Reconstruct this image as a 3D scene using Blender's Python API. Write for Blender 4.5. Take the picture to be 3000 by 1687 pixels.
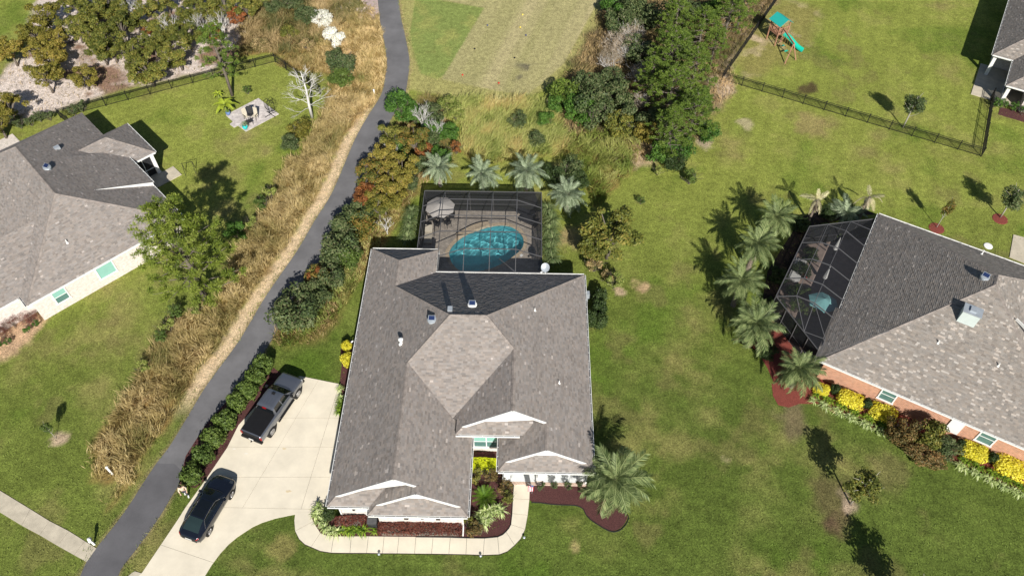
import bpy, bmesh, math, random
import numpy as np
from mathutils import Vector, Matrix
from mathutils.geometry import tessellate_polygon

for _o in list(bpy.data.objects):
    bpy.data.objects.remove(_o)
SC = bpy.context.scene
COL = SC.collection
rng = np.random.default_rng(7)
random.seed(7)
PI = math.pi

# ------------------------------------------------------------------ camera, sky, sun, exposure
CAM_H, CAM_F, CAM_P = 55.0, 2300.0, math.radians(51.3)      # drone height, focal length in photo pixels, tilt below level
cam_d = bpy.data.cameras.new('camera')
cam_d.sensor_width = 36.0
cam_d.lens = 36.0 * CAM_F / 3000.0
cam_d.clip_end = 3000.0
cam = bpy.data.objects.new('camera', cam_d)
COL.objects.link(cam)
cam.location = (0, 0, CAM_H)
cam.rotation_euler = (math.radians(90) - CAM_P, 0, 0)
SC.camera = cam

SUN_EL = math.radians(34.5)
SUN_H = Vector((0.2, -0.98, 0)).normalized()                # horizontal direction towards the sun
world = bpy.data.worlds.new('World')
SC.world = world
world.use_nodes = True
_wn = world.node_tree.nodes
_sky = _wn.new('ShaderNodeTexSky')
_sky.sky_type = 'NISHITA'
_sky.sun_disc = False
_sky.sun_elevation = SUN_EL
_sky.sun_rotation = math.atan2(SUN_H.x, SUN_H.y)
_sky.air_density = 1.0
_sky.dust_density = 0.6
world.node_tree.links.new(_sky.outputs[0], _wn['Background'].inputs[0])
_wn['Background'].inputs[1].default_value = 0.05
sun_d = bpy.data.lights.new('sun', 'SUN')
sun_d.energy = 5.0
sun_d.angle = math.radians(0.5)
sun_d.color = (1.0, 0.955, 0.88)
sun = bpy.data.objects.new('sun', sun_d)
COL.objects.link(sun)
_sd = Vector((SUN_H.x * math.cos(SUN_EL), SUN_H.y * math.cos(SUN_EL), math.sin(SUN_EL)))
sun.rotation_euler = _sd.to_track_quat('Z', 'Y').to_euler()
sun.location = (20, -60, 80)
vs = SC.view_settings
vs.view_transform = 'Standard'
vs.look = 'None'
vs.exposure = 0.38
vs.gamma = 1.0
vs.use_curve_mapping = False
SC.cycles.max_bounces = 8
SC.cycles.transparent_max_bounces = 16

# ------------------------------------------------------------------ helpers
def W(u, v, z=0.0):
    """Where the sight line of photo pixel (u, v) of the 3000 px photo meets height z."""
    x = (u - 1500.0) / CAM_F
    y = -(v - 843.5) / CAM_F
    d = (x, y * math.sin(CAM_P) + math.cos(CAM_P), y * math.cos(CAM_P) - math.sin(CAM_P))
    t = (z - CAM_H) / d[2]
    return (d[0] * t, d[1] * t, z)
def Wd(u, v, z=0.0):
    return W(u * 3000 / 2576, v * 3000 / 2576, z)
def zoom(ox, oy, s):
    return lambda pts, z=0.0: [W(ox + a / s, oy + b / s, z)[:2] for a, b in pts]

def S(c):
    """sRGB 0-255 to linear"""
    out = []
    for q in c:
        q /= 255.0
        out.append(q / 12.92 if q <= 0.04045 else ((q + 0.055) / 1.055) ** 2.4)
    return tuple(out)

MATS = {}
def mat(name, col, rough=0.8, var=0.0, vscale=3.0, col2=None, bump=0.0, bscale=40.0, metal=0.0, spec=0.3, attr=False, coat=0.0, detail=4.0):
    if name in MATS:
        return MATS[name]
    m = bpy.data.materials.new(name)
    m.use_nodes = True
    nt = m.node_tree
    N, L = nt.nodes, nt.links
    b = N['Principled BSDF']
    b.inputs['Roughness'].default_value = rough
    b.inputs['Metallic'].default_value = metal
    b.inputs['Specular IOR Level'].default_value = spec
    b.inputs['Coat Weight'].default_value = coat
    tc = N.new('ShaderNodeTexCoord')
    geo = N.new('ShaderNodeNewGeometry')
    pos = geo.outputs['Position']
    if col2 is None:
        col2 = tuple(c * (1 - var) for c in col)
        col = tuple(min(1, c * (1 + var)) for c in col)
    nz = N.new('ShaderNodeTexNoise')
    nz.inputs['Scale'].default_value = vscale
    nz.inputs['Detail'].default_value = detail
    nz.inputs['Roughness'].default_value = 0.65
    L.new(pos, nz.inputs['Vector'])
    rp = N.new('ShaderNodeValToRGB')
    rp.color_ramp.elements[0].position = 0.32
    rp.color_ramp.elements[1].position = 0.68
    rp.color_ramp.elements[0].color = (*col2, 1)
    rp.color_ramp.elements[1].color = (*col, 1)
    L.new(nz.outputs['Fac'], rp.inputs['Fac'])
    out = rp.outputs['Color']
    if attr:
        at = N.new('ShaderNodeAttribute')
        at.attribute_name = 'Col'
        mx = N.new('ShaderNodeMix')
        mx.data_type = 'RGBA'
        mx.blend_type = 'MULTIPLY'
        mx.inputs['Factor'].default_value = 1.0
        L.new(out, mx.inputs['A'])
        L.new(at.outputs['Color'], mx.inputs['B'])
        out = mx.outputs['Result']
    L.new(out, b.inputs['Base Color'])
    if bump > 0:
        n2 = N.new('ShaderNodeTexNoise')
        n2.inputs['Scale'].default_value = bscale
        n2.inputs['Detail'].default_value = 3
        L.new(pos, n2.inputs['Vector'])
        bp = N.new('ShaderNodeBump')
        bp.inputs['Strength'].default_value = min(1, bump)
        bp.inputs['Distance'].default_value = 0.05 * max(1, bump)
        L.new(n2.outputs['Fac'], bp.inputs['Height'])
        L.new(bp.outputs['Normal'], b.inputs['Normal'])
    MATS[name] = m
    return m

def leafmat(name, cols, trans=0.3, rough=0.55, objvar=0.12, gain=1.4):
    """Foliage: each leaf carries a random value (attribute Col.r) that picks its colour from cols."""
    if name in MATS:
        return MATS[name]
    m = bpy.data.materials.new(name)
    m.use_nodes = True
    nt = m.node_tree
    N, L = nt.nodes, nt.links
    b = N['Principled BSDF']
    b.inputs['Roughness'].default_value = rough
    b.inputs['Specular IOR Level'].default_value = 0.25
    at = N.new('ShaderNodeAttribute')
    at.attribute_name = 'Col'
    sp = N.new('ShaderNodeSeparateColor')
    L.new(at.outputs['Color'], sp.inputs['Color'])
    rp = N.new('ShaderNodeValToRGB')
    cr = rp.color_ramp
    while len(cr.elements) < len(cols):
        cr.elements.new(0.5)
    for i, c in enumerate(cols):
        cr.elements[i].position = i / max(1, len(cols) - 1)
        cr.elements[i].color = (*[min(0.88, q * gain) for q in c], 1)
    L.new(sp.outputs['Red'], rp.inputs['Fac'])
    oi = N.new('ShaderNodeObjectInfo')
    hs = N.new('ShaderNodeHueSaturation')
    mr = N.new('ShaderNodeMapRange')
    mr.inputs['To Min'].default_value = 1 - objvar
    mr.inputs['To Max'].default_value = 1 + objvar
    L.new(oi.outputs['Random'], mr.inputs['Value'])
    L.new(mr.outputs['Result'], hs.inputs['Value'])
    mr2 = N.new('ShaderNodeMapRange')
    mr2.inputs['To Min'].default_value = 0.5 + objvar * 0.07
    mr2.inputs['To Max'].default_value = 0.5 - objvar * 0.025
    L.new(oi.outputs['Random'], mr2.inputs['Value'])
    L.new(mr2.outputs['Result'], hs.inputs['Hue'])
    L.new(rp.outputs['Color'], hs.inputs['Color'])
    L.new(hs.outputs['Color'], b.inputs['Base Color'])
    tr = N.new('ShaderNodeBsdfTranslucent')
    L.new(hs.outputs['Color'], tr.inputs['Color'])
    mx = N.new('ShaderNodeMixShader')
    mx.inputs['Fac'].default_value = trans
    L.new(b.outputs[0], mx.inputs[1])
    L.new(tr.outputs[0], mx.inputs[2])
    L.new(mx.outputs[0], N['Material Output'].inputs['Surface'])
    MATS[name] = m
    return m

class MB:
    """Collects polygons of one mesh."""
    def __init__(s):
        s.v, s.f, s.c = [], [], []
        s.col = (1, 1, 1)
    def add(s, vs, fs):
        o = len(s.v)
        s.v += [tuple(p) for p in vs]
        for f in fs:
            s.f.append([o + i for i in f])
            s.c.append(s.col)
        return s
    def box(s, c, d, rz=0.0):
        x, y, z = d[0] / 2, d[1] / 2, d[2] / 2
        cs, sn = math.cos(rz), math.sin(rz)
        vs = []
        for dz in (-z, z):
            for dx, dy in ((-x, -y), (x, -y), (x, y), (-x, y)):
                vs.append((c[0] + dx * cs - dy * sn, c[1] + dx * sn + dy * cs, c[2] + dz))
        return s.add(vs, [(3, 2, 1, 0), (4, 5, 6, 7), (0, 1, 5, 4), (1, 2, 6, 5), (2, 3, 7, 6), (3, 0, 4, 7)])
    def bar(s, a, b, w, h=None, up=(0, 0, 1)):
        h = h or w
        a, b = Vector(a), Vector(b)
        d = (b - a).normalized()
        u = Vector(up)
        if abs(d.dot(u)) > 0.99:
            u = Vector((0, 1, 0))
        r = d.cross(u).normalized()
        u = r.cross(d).normalized()
        vs = []
        for p in (a, b):
            for i, j in ((-1, -1), (1, -1), (1, 1), (-1, 1)):
                vs.append(p + r * (i * w / 2) + u * (j * h / 2))
        return s.add(vs, [(0, 1, 2, 3), (7, 6, 5, 4), (4, 5, 1, 0), (5, 6, 2, 1), (6, 7, 3, 2), (7, 4, 0, 3)])
    def tube(s, pts, rs, n=7, cap=True):
        pts = [Vector(p) for p in pts]
        if not hasattr(rs, '__len__'):
            rs = [rs] * len(pts)
        vs, fs = [], []
        ref = None
        for i, p in enumerate(pts):
            d = (pts[min(i + 1, len(pts) - 1)] - pts[max(i - 1, 0)]).normalized()
            if ref is None:
                ref = Vector((1, 0, 0)) if abs(d.x) < 0.9 else Vector((0, 1, 0))
            r = (ref - d * ref.dot(d)).normalized()
            ref = r
            q = d.cross(r)
            for k in range(n):
                a = 2 * PI * k / n
                vs.append(p + (r * math.cos(a) + q * math.sin(a)) * rs[i])
        for i in range(len(pts) - 1):
            for k in range(n):
                k2 = (k + 1) % n
                fs.append((i * n + k, i * n + k2, (i + 1) * n + k2, (i + 1) * n + k))
        if cap:
            fs.append(tuple(range(n))[::-1])
            fs.append(tuple((len(pts) - 1) * n + k for k in range(n)))
        return s.add(vs, fs)
    def lathe(s, prof, c=(0, 0, 0), n=16, sx=1.0, sy=1.0):
        vs, fs = [], []
        for r, z in prof:
            for k in range(n):
                a = 2 * PI * k / n
                vs.append((c[0] + r * math.cos(a) * sx, c[1] + r * math.sin(a) * sy, c[2] + z))
        for i in range(len(prof) - 1):
            for k in range(n):
                k2 = (k + 1) % n
                fs.append((i * n + k, i * n + k2, (i + 1) * n + k2, (i + 1) * n + k))
        fs.append(tuple(range(n))[::-1])
        fs.append(tuple((len(prof) - 1) * n + k for k in range(n)))
        return s.add(vs, fs)
    def prism(s, poly, z0, z1, holes=()):
        """Closed slab of a plan polygon between two heights."""
        poly = [tuple(p[:2]) for p in poly]
        if area2(poly) < 0:
            poly = poly[::-1]
        loops = [poly] + [list(h)[::-1] if area2(h) > 0 else list(h) for h in holes]
        flat = [p for l in loops for p in l]
        tris = tessellate_polygon([[Vector((p[0], p[1], 0)) for p in l] for l in loops])
        n = len(flat)
        vs = [(p[0], p[1], z1) for p in flat] + [(p[0], p[1], z0) for p in flat]
        fs = []
        for t in tris:
            a, b, c = t
            cr = (flat[b][0] - flat[a][0]) * (flat[c][1] - flat[a][1]) - (flat[b][1] - flat[a][1]) * (flat[c][0] - flat[a][0])
            if cr < 0:
                t = (a, c, b)
            fs.append(tuple(t))
            fs.append(tuple(n + i for i in t[::-1]))
        o = 0
        for l in loops:
            k = len(l)
            for i in range(k):
                j = (i + 1) % k
                fs.append((o + i, n + o + i, n + o + j, o + j))
            o += k
        return s.add(vs, fs)
    def extrude(s, pts, axis, d):
        """Planar 3-D polygon pushed along a vector."""
        n = len(pts)
        vs = [Vector(p) for p in pts] + [Vector(p) + Vector(axis) * d for p in pts]
        fs = [tuple(range(n)), tuple(range(2 * n - 1, n - 1, -1))]
        for i in range(n):
            j = (i + 1) % n
            fs.append((j, i, n + i, n + j))
        return s.add(vs, fs)
    def mesh(s, name, off=None, smooth=False):
        me = bpy.data.meshes.new(name)
        v = s.v
        if off is not None:
            v = [(p[0] - off[0], p[1] - off[1], p[2] - off[2]) for p in v]
        me.from_pydata(v, [], s.f)
        if any(c != (1, 1, 1) for c in s.c):
            at = me.color_attributes.new('Col', 'FLOAT_COLOR', 'CORNER')
            cc = []
            for f, c in zip(s.f, s.c):
                cc += [c[0], c[1], c[2], 1.0] * len(f)
            at.data.foreach_set('color', cc)
        bm = bmesh.new()
        bm.from_mesh(me)
        bmesh.ops.recalc_face_normals(bm, faces=bm.faces)
        bm.to_mesh(me)
        bm.free()
        if smooth:
            me.polygons.foreach_set('use_smooth', [True] * len(me.polygons))
        me.update()
        return me

def area2(p):
    return sum(p[i][0] * p[(i + 1) % len(p)][1] - p[(i + 1) % len(p)][0] * p[i][1] for i in range(len(p)))

def link(name, me, m=None, parent=None, loc=(0, 0, 0), rz=0.0):
    o = bpy.data.objects.new(name, me)
    COL.objects.link(o)
    if m is not None and me is not None:
        if not me.materials:
            me.materials.append(m)
        elif me.materials[0] != m:
            o.material_slots[0].link = 'OBJECT'
            o.material_slots[0].material = m
    o.location = loc
    o.rotation_euler = (0, 0, rz)
    if parent is not None:
        o.parent = parent
    return o
def tag(o, label=None, cat=None, group=None, kind=None):
    if label: o['label'] = label
    if cat: o['category'] = cat
    if group: o['group'] = group
    if kind: o['kind'] = kind
    return o
def thing(name, label, cat, loc=(0, 0, 0), rz=0.0, group=None):
    o = link(name, None, None, None, loc, rz)
    o.empty_display_size = 0.3
    return tag(o, label, cat, group)
def part(name, mb, m, parent, off=None, smooth=False, kind=None, label=None):
    o = link(name, mb.mesh(name, off, smooth), m, parent)
    if kind: o['kind'] = kind
    if label: o['label'] = label
    return o
def struct(name, mb, m, label=None):
    o = link(name, mb.mesh(name), m)
    return tag(o, label, None, None, 'structure')
def copy_tree(o, parent=None):
    c = o.copy()
    COL.objects.link(c)
    c.parent = parent
    for ch in list(o.children):
        copy_tree(ch, c)
    return c

def np_mesh(name, verts, faces_n, nv, col=None, smooth=False):
    """verts (N,3); faces are consecutive runs of faces_n vertices (3 or 4); col (N,3)."""
    me = bpy.data.meshes.new(name)
    n = len(verts)
    nf = n // faces_n
    me.vertices.add(n)
    me.vertices.foreach_set('co', np.ascontiguousarray(verts, dtype=np.float32).ravel())
    me.loops.add(n)
    me.loops.foreach_set('vertex_index', np.arange(n, dtype=np.int32))
    me.polygons.add(nf)
    me.polygons.foreach_set('loop_start', np.arange(0, n, faces_n, dtype=np.int32))
    me.polygons.foreach_set('loop_total', np.full(nf, faces_n, dtype=np.int32))
    if col is not None:
        at = me.color_attributes.new('Col', 'FLOAT_COLOR', 'POINT')
        c4 = np.ones((n, 4), dtype=np.float32)
        c4[:, :3] = col
        at.data.foreach_set('color', c4.ravel())
    me.update()
    me.validate()
    return me

def vnoise(x, y, seed):
    """Smooth value noise on a unit lattice, 0..1."""
    r = np.random.default_rng(seed).random((257, 257))
    xi = np.floor(x).astype(int)
    yi = np.floor(y).astype(int)
    fx, fy = x - xi, y - yi
    fx = fx * fx * (3 - 2 * fx)
    fy = fy * fy * (3 - 2 * fy)
    a = r[xi % 257, yi % 257]; b = r[(xi + 1) % 257, yi % 257]
    c = r[xi % 257, (yi + 1) % 257]; d = r[(xi + 1) % 257, (yi + 1) % 257]
    return (a * (1 - fx) + b * fx) * (1 - fy) + (c * (1 - fx) + d * fx) * fy
def fbm(x, y, seed, oct=4):
    s, a, t = 0, 1.0, 0
    for i in range(oct):
        s = s + a * vnoise(x * 2 ** i + 13.7 * i, y * 2 ** i + 5.1 * i, seed + i)
        t += a
        a *= 0.55
    return s / t
def pdist(px, py, poly):
    """Signed distance to a polygon, positive inside."""
    d = np.full(px.shape, 1e9)
    ins = np.zeros(px.shape, dtype=bool)
    n = len(poly)
    for i in range(n):
        x0, y0 = poly[i][:2]
        x1, y1 = poly[(i + 1) % n][:2]
        ex, ey = x1 - x0, y1 - y0
        t = np.clip(((px - x0) * ex + (py - y0) * ey) / (ex * ex + ey * ey + 1e-12), 0, 1)
        d = np.minimum(d, np.hypot(px - x0 - t * ex, py - y0 - t * ey))
        cond = ((y0 > py) != (y1 > py))
        with np.errstate(divide='ignore', invalid='ignore'):
            ins ^= cond & (px < (x1 - x0) * (py - y0) / (y1 - y0 + 1e-15) + x0)
    return np.where(ins, d, -d)
def sample_poly(poly, n, r=rng):
    xs = [p[0] for p in poly]; ys = [p[1] for p in poly]
    out = np.zeros((0, 2))
    while len(out) < n:
        c = np.stack([r.uniform(min(xs), max(xs), n * 2), r.uniform(min(ys), max(ys), n * 2)], 1)
        out = np.concatenate([out, c[pdist(c[:, 0], c[:, 1], poly) > 0]])
    return out[:n]
def poly_area(p):
    return abs(area2(p)) / 2
def smooth_line(pts, k=6):
    """Catmull-Rom through the points."""
    P = [Vector((p[0], p[1], p[2] if len(p) > 2 else 0)) for p in pts]
    P = [2 * P[0] - P[1]] + P + [2 * P[-1] - P[-2]]
    out = []
    for i in range(1, len(P) - 2):
        for j in range(k):
            t = j / k
            a, b, c, d = P[i - 1], P[i], P[i + 1], P[i + 2]
            out.append(0.5 * ((2 * b) + (c - a) * t + (2 * a - 5 * b + 4 * c - d) * t * t + (3 * b - a - 3 * c + d) * t ** 3))
    out.append(P[-2])
    return out
# ------------------------------------------------------------------ layout of the ground (plan polygons)
K = 1.15
def alb(c):
    return tuple(min(0.9, q / K) for q in S(c))
zA = zoom(0, 0, 2.576); zB = zoom(1000, 0, 2.576); zC = zoom(2000, 0, 2.576)
zD = zoom(0, 562, 2.576); zE = zoom(1000, 562, 2.576); zF = zoom(2000, 562, 2.576)
zG = zoom(0, 1124, 2.574); zH = zoom(1000, 1124, 2.574); zI = zoom(2000, 1124, 2.574)
zL = zoom(520, 1050, 2.456); zM = zoom(900, 1350, 3.903); zN = zoom(1300, 1180, 3.814)
dd = zoom(0, 0, 2576 / 3000)

HA = math.radians(1.2)                       # the main house stands a little askew
def hw(x, y, z=0.0):
    """main-house plan coordinates to world"""
    return (x * math.cos(HA) + y * math.sin(HA), -x * math.sin(HA) + y * math.cos(HA), z)

# golf-cart path: left edge from the street up to the golf course, and its width
path_left = zG([(560, 1540), (605, 1449), (655, 1340), (725, 1240), (870, 1060), (985, 900), (1060, 780), (1180, 600), (1280, 470), (1420, 240), (1560, 10)]) \
    + zD([(1780, 1160), (1880, 1000), (1980, 830), (2100, 650), (2240, 450), (2380, 210), (2510, 0)]) \
    + zB([(100, 1060), (200, 880), (270, 770), (310, 690), (335, 560), (345, 480), (330, 360), (310, 250), (290, 150), (275, 0), (262, -200)])
pl = smooth_line(path_left, 4)
def offset_line(line, w):
    out = []
    for i, p in enumerate(line):
        a, b = line[max(0, i - 1)], line[min(len(line) - 1, i + 1)]
        d = (Vector(b[:2]) - Vector(a[:2])).normalized()
        ww = w(i) if callable(w) else w
        out.append((p[0] + d.y * ww, p[1] - d.x * ww))
    return out
PATH_W = 2.62
path_r = offset_line(pl, PATH_W)
path_poly = [tuple(p[:2]) for p in pl] + path_r[::-1]
pool_deck_poly = [hw(*p)[:2] for p in ((-9.42, 45.6), (-9.42, 53.75), (1.7, 53.75), (1.7, 43.0), (-7.3, 43.0), (-7.3, 45.6))]

# where tall dry grass grows
verge_l = [tuple(p[:2]) for p in pl][8:]
grass_strip = [p for p in offset_line(pl, -1.45)][18:82]
_strip_in = zG([(700, 560), (770, 420), (880, 240), (1010, 30)]) + zD([(1080, 1320), (1190, 1150), (1260, 1060), (1340, 940), (1520, 890), (1640, 860), (1690, 760), (1720, 640), (1850, 330), (1980, 150), (2060, 20)]) + zA([(2100, 1340), (2180, 1220), (2280, 1150), (2420, 880), (2480, 760)])
grass_strip_poly = [tuple(p) for p in grass_strip] + [tuple(p) for p in _strip_in[::-1]] + zG([(720, 690), (900, 740), (1040, 690)])
grass_mid = zB([(800, 760), (1000, 770), (1150, 800), (1420, 760), (1560, 800), (1640, 960), (1700, 1100), (1620, 1180), (1420, 1180), (1180, 1230), (980, 1210), (900, 1120), (930, 1000), (870, 900)])
grass_mid_r = zB([(1640, 1040), (1900, 1020), (2150, 1000), (2250, 1050), (2200, 1200), (2160, 1330), (2030, 1420), (1930, 1600), (1850, 1420), (1760, 1240), (1700, 1130)])
grass_top = zA([(2100, 500), (2300, 250), (2576, 150), (2700, 20), (2900, 120), (2930, 480), (2920, 640), (2830, 800), (2700, 900), (2576, 1000), (2480, 760), (2500, 560)])
brush_top = zA([(1780, 430), (1830, 150), (1950, 60), (2300, -60), (2640, -40), (2740, 60), (2600, 180), (2400, 330), (2130, 430), (2060, 400)])
path_side_grass = zD([(2080, 1110), (2300, 960), (2500, 800), (2650, 620), (2680, 640), (2560, 900), (2300, 1120), (2140, 1190)])
path_side_grass2 = zE([(-20, 640), (180, 360), (330, 150), (480, 20), (540, 10), (450, 160), (330, 330), (180, 600), (20, 830)])

fine_x = np.arange(-78, 78.01, 0.26)
fine_y = np.arange(8, 108.01, 0.26)
far = [80, 86, 95, 110, 130, 160, 200, 270, 380, 600, 1000]
gx = np.concatenate([-np.array(far[::-1]), fine_x, far])
gy = np.concatenate([-np.array([1000, 600, 300, 150, 80, 40, 15, 0.0]), fine_y, np.array([110, 116, 125, 140, 165, 200, 260, 360, 600, 1000])])
GX, GY = np.meshgrid(gx, gy, indexing='ij')
wx = GX + (fbm(GX / 1.7, GY / 1.7, 3, 3) - 0.5) * 1.6
wy = GY + (fbm(GX / 1.7, GY / 1.7, 9, 3) - 0.5) * 1.6
big = fbm(GX / 9 + 40, GY / 9 + 40, 20, 4)
med = fbm(GX / 2.6 + 90, GY / 2.6, 31, 4)
fin = fbm(GX / 0.7 + 9, GY / 0.7, 44, 3)
def ss(a, b, x):
    t = np.clip((x - a) / (b - a), 0, 1)
    return t * t * (3 - 2 * t)
C = np.zeros(GX.shape + (3,))
def lay(col, m):
    global C
    col = np.array(col)
    C = C * (1 - m[..., None]) + col * m[..., None]
def lerp(a, b, t):
    return np.array(a) * (1 - t[..., None]) + np.array(b) * t[..., None]
# lawns: fresh green near the houses, straw-tinged further out
far_t = np.clip(ss(30, 62, GY + 6 * (big - 0.5)) * 0.85 + 0.25 * ss(-18, -34, GX) * ss(75, 40, GY) + 0.12, 0, 1)
C = lerp(alb((87, 105, 45)), alb((141, 149, 70)), far_t)
C *= (0.80 + 0.40 * med)[..., None]
lay(alb((150, 140, 88)), 0.55 * ss(0.50, 0.72, big) * ss(0.35, 0.7, med) + 0.35 * ss(0.6, 0.8, med) * far_t)
lay(alb((84, 114, 34)), 0.50 * ss(0.56, 0.74, fbm(GX / 6 + 7, GY / 6 + 70, 52, 4)))
lay(alb((128, 118, 76)), 0.45 * ss(0.60, 0.76, fbm(GX / 3.1 + 27, GY / 3.1 + 3, 58, 4)))
def region(poly, col, edge=0.5, k=1.0, warp=1.0):
    d = pdist(GX + (wx - GX) * warp, GY + (wy - GY) * warp, poly)
    m = ss(-edge, edge, d) * k
    lay(col, m)
    return m
# golf course
fair = zB([(440, -300), (450, 100), (505, 350), (515, 520), (505, 670), (640, 700), (850, 740), (1080, 765), (1250, 765), (1420, 740), (1560, 660), (1660, 545), (1900, 330), (2000, 120), (2100, -300)])
region(fair, alb((168, 163, 102)), 0.3, 1.0, 0.3)
tee = zB([(560, -60), (740, 5), (1085, 60), (780, 570), (720, 600), (600, 560), (545, 400), (520, 250)])
m = region(tee, alb((130, 148, 78)), 0.15, 0.85, 0.1)
lay(alb((165, 165, 95)), m * ss(0.5, 0.7, med) * 0.8)
strip = zB([(1080, 62), (775, 570), (765, 600), (950, 640), (1200, 690), (1400, 715), (1500, 640), (1680, 480), (2000, -100), (2080, -300), (700, -300), (760, 0)])
m = region(strip, alb((186, 175, 130)), 0.12, 0.97, 0.05)
_d = (Vector(zB([(780, 560)])[0]) - Vector(zB([(1080, 60)])[0])).normalized()
_q = (GX * _d.y - GY * _d.x)
lay(alb((168, 162, 112)), m * 0.45 * ss(-0.2, 0.2, np.sin(_q * 1.45)) * (0.5 + med))
lay(alb((158, 156, 100)), m * 0.45 * ss(0.55, 0.35, vnoise(_q / 3.0, GX * 0 + 3, 77)))
_b = zB([(1395, 500)])[0]
lay(alb((95, 90, 80)), 0.8 * ss(1.6, 0.3, np.hypot(wx - _b[0], wy - _b[1])) * ss(0.45, 0.6, fin))
_b = zB([(1340, 590)])[0]
lay(alb((95, 90, 80)), 0.7 * ss(1.2, 0.2, np.hypot(wx - _b[0], wy - _b[1])) * ss(0.45, 0.6, fin))
# sandy verge beside the path
dl = -pdist(GX, GY, [tuple(p[:2]) for p in pl] + path_r[::-1])
left_side = pdist(GX, GY, [tuple(p) for p in offset_line(pl, -3.0)] + [tuple(p[:2]) for p in pl][::-1])
lay(alb((221, 196, 160)), ss(1.9, 0.9, dl + (fin - 0.5) * 1.0) * ss(-0.2, 0.1, left_side) * ss(30, 34, GY) * ss(74, 68, GY))
lay(alb((186, 170, 118)), ss(0.6, 0.1, dl + (fin - 0.5) * 0.6) * 0.85 * ss(68, 72, GY))
lay(alb((150, 135, 100)), ss(0.35, 0.05, dl + (fin - 0.5) * 0.3) * 0.7)
# dry-grass ground, woodland floor, bare sand
for p in (grass_strip_poly, grass_mid, grass_mid_r, grass_top, brush_top, path_side_grass2):
    region(p, alb((150, 124, 78)), 0.5, 0.92)
region(path_side_grass, alb((120, 122, 58)), 0.5, 0.9)
wood_l = zA([(-400, 640), (0, 600), (100, 470), (200, 380), (260, 60), (340, -160), (2000, -260), (1900, 60), (1790, 430), (1600, 535), (1200, 600), (900, 690), (430, 830), (200, 880), (0, 950), (-400, 1000)])
m = region(wood_l, alb((150, 122, 104)), 0.8, 1.0)
lay(alb((226, 212, 202)), m * ss(0.36, 0.52, fbm(GX / 3.6 + 3, GY / 3.6 + 11, 91, 4)) * 0.95)
wood_r = dd([(1380, 250), (1420, 190), (1520, 20), (1560, -60), (1990, -60), (1900, 70), (1810, 180), (1790, 270), (1760, 350), (1650, 400), (1590, 420), (1520, 400), (1430, 340)])
m = region(wood_r, alb((112, 96, 72)), 0.8, 0.95)
edge_r = dd([(1800, 190), (1850, 120), (1950, -30), (2010, -60), (1900, 60), (1840, 160), (1850, 230), (1800, 290), (1780, 250)])
m = region(edge_r, alb((160, 138, 112)), 0.7, 0.9)
lay(alb((206, 184, 158)), m * ss(0.5, 0.62, med))
play_dirt = dd([(1850, 150), (1960, 0), (2060, 20), (2040, 110), (1960, 170), (1890, 200)])
m = region(play_dirt, alb((150, 140, 84)), 1.2, 0.75)
lay(alb((190, 172, 136)), m * ss(0.52, 0.68, fbm(GX / 1.6, GY / 1.6, 17, 3)) * 0.8)
oak_bed = dd([(880, 560), (905, 440), (980, 340), (1060, 240), (1120, 250), (1140, 400), (1100, 440), (1060, 470), (1000, 540), (930, 620), (900, 700), (820, 850), (690, 870), (660, 800), (720, 700), (800, 640)])
m = region(oak_bed, alb((132, 112, 70)), 0.8, 0.9)
def blob(pt, r, col, k=0.9, sh=0.5):
    x, y = pt[0], pt[1]
    d = np.hypot(wx - x, (wy - y) * 0.85)
    lay(alb(col), k * ss(r * 1.2, r * sh, d + (fin - 0.5) * r * 0.7))
for (u, v, r, c, k) in [(2040, 310, 1.9, (158, 140, 96), .7), (2035, 222, .9, (84, 66, 52), .85), (2000, 235, .4, (84, 66, 52), .6), (1990, 1050, 1.5, (128, 112, 88), .75), (2095, 1255, 1.7, (100, 82, 64), .6),
                        (2120, 1310, 1.2, (110, 92, 70), .7), (2135, 1268, .8, (190, 168, 145), .9), (700, 1375, 1.0, (150, 140, 86), .7), (1612, 715, .6, (196, 165, 130), .8), (1570, 735, .5, (205, 178, 150), .8),
                        (1435, 600, 1.5, (168, 148, 108), .8), (1815, 215, 1.6, (212, 190, 165), .85), (1870, 310, .9, (200, 184, 150), .7), (1610, 385, 1.9, (204, 180, 146), .9), (1773, 358, .8, (190, 170, 150), .8),
                        (1005, 235, .8, (200, 186, 150), .6), (145, 1098, .55, (200, 176, 150), .9), (1820, 1155, .35, (160, 150, 110), .8), (1458, 1373, .35, (176, 160, 110), .8),
                        (930, 28, 1.8, (214, 194, 176), .9), (890, 5, 2.5, (222, 206, 190), .9), (1900, 98, .7, (214, 190, 160), .8), (2110, 1330, .8, (95, 75, 60), .6), (1690, 915, 1.0, (140, 132, 80), .5),
                        (15, 850, 2.0, (206, 172, 140), .9), (60, 830, 1.3, (206, 172, 140), .85), (90, 812, .8, (206, 172, 140), .8), (2240, 1180, 1.5, (130, 118, 80), .5), (950, 560, 1.2, (176, 156, 112), .6)]:
    blob(Wd(u, v), r, c, k)
_mow = np.sin((GX * 0.94 - GY * 0.34) * 2 * PI / 1.9 + 1.3 * big)
C *= (1 + 0.045 * _mow * ss(10, 16, GX) * ss(40, 48, GY))[..., None]
_mow2 = np.sin((GX * 0.55 + GY * 0.83 + 3.0 * big) * 2 * PI / 1.7)
C *= (1 + 0.06 * _mow2 * ss(44, 36, GY))[..., None]
C *= (0.86 + 0.28 * fin)[..., None]
verts = np.stack([GX.ravel(), GY.ravel(), np.zeros(GX.size)], 1)
nx, ny = GX.shape
idx = np.arange(nx * ny).reshape(nx, ny)
q = np.stack([idx[:-1, :-1], idx[1:, :-1], idx[1:, 1:], idx[:-1, 1:]], -1).reshape(-1, 4)
cxy = (verts[q][:, :, :2]).mean(1)
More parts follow.
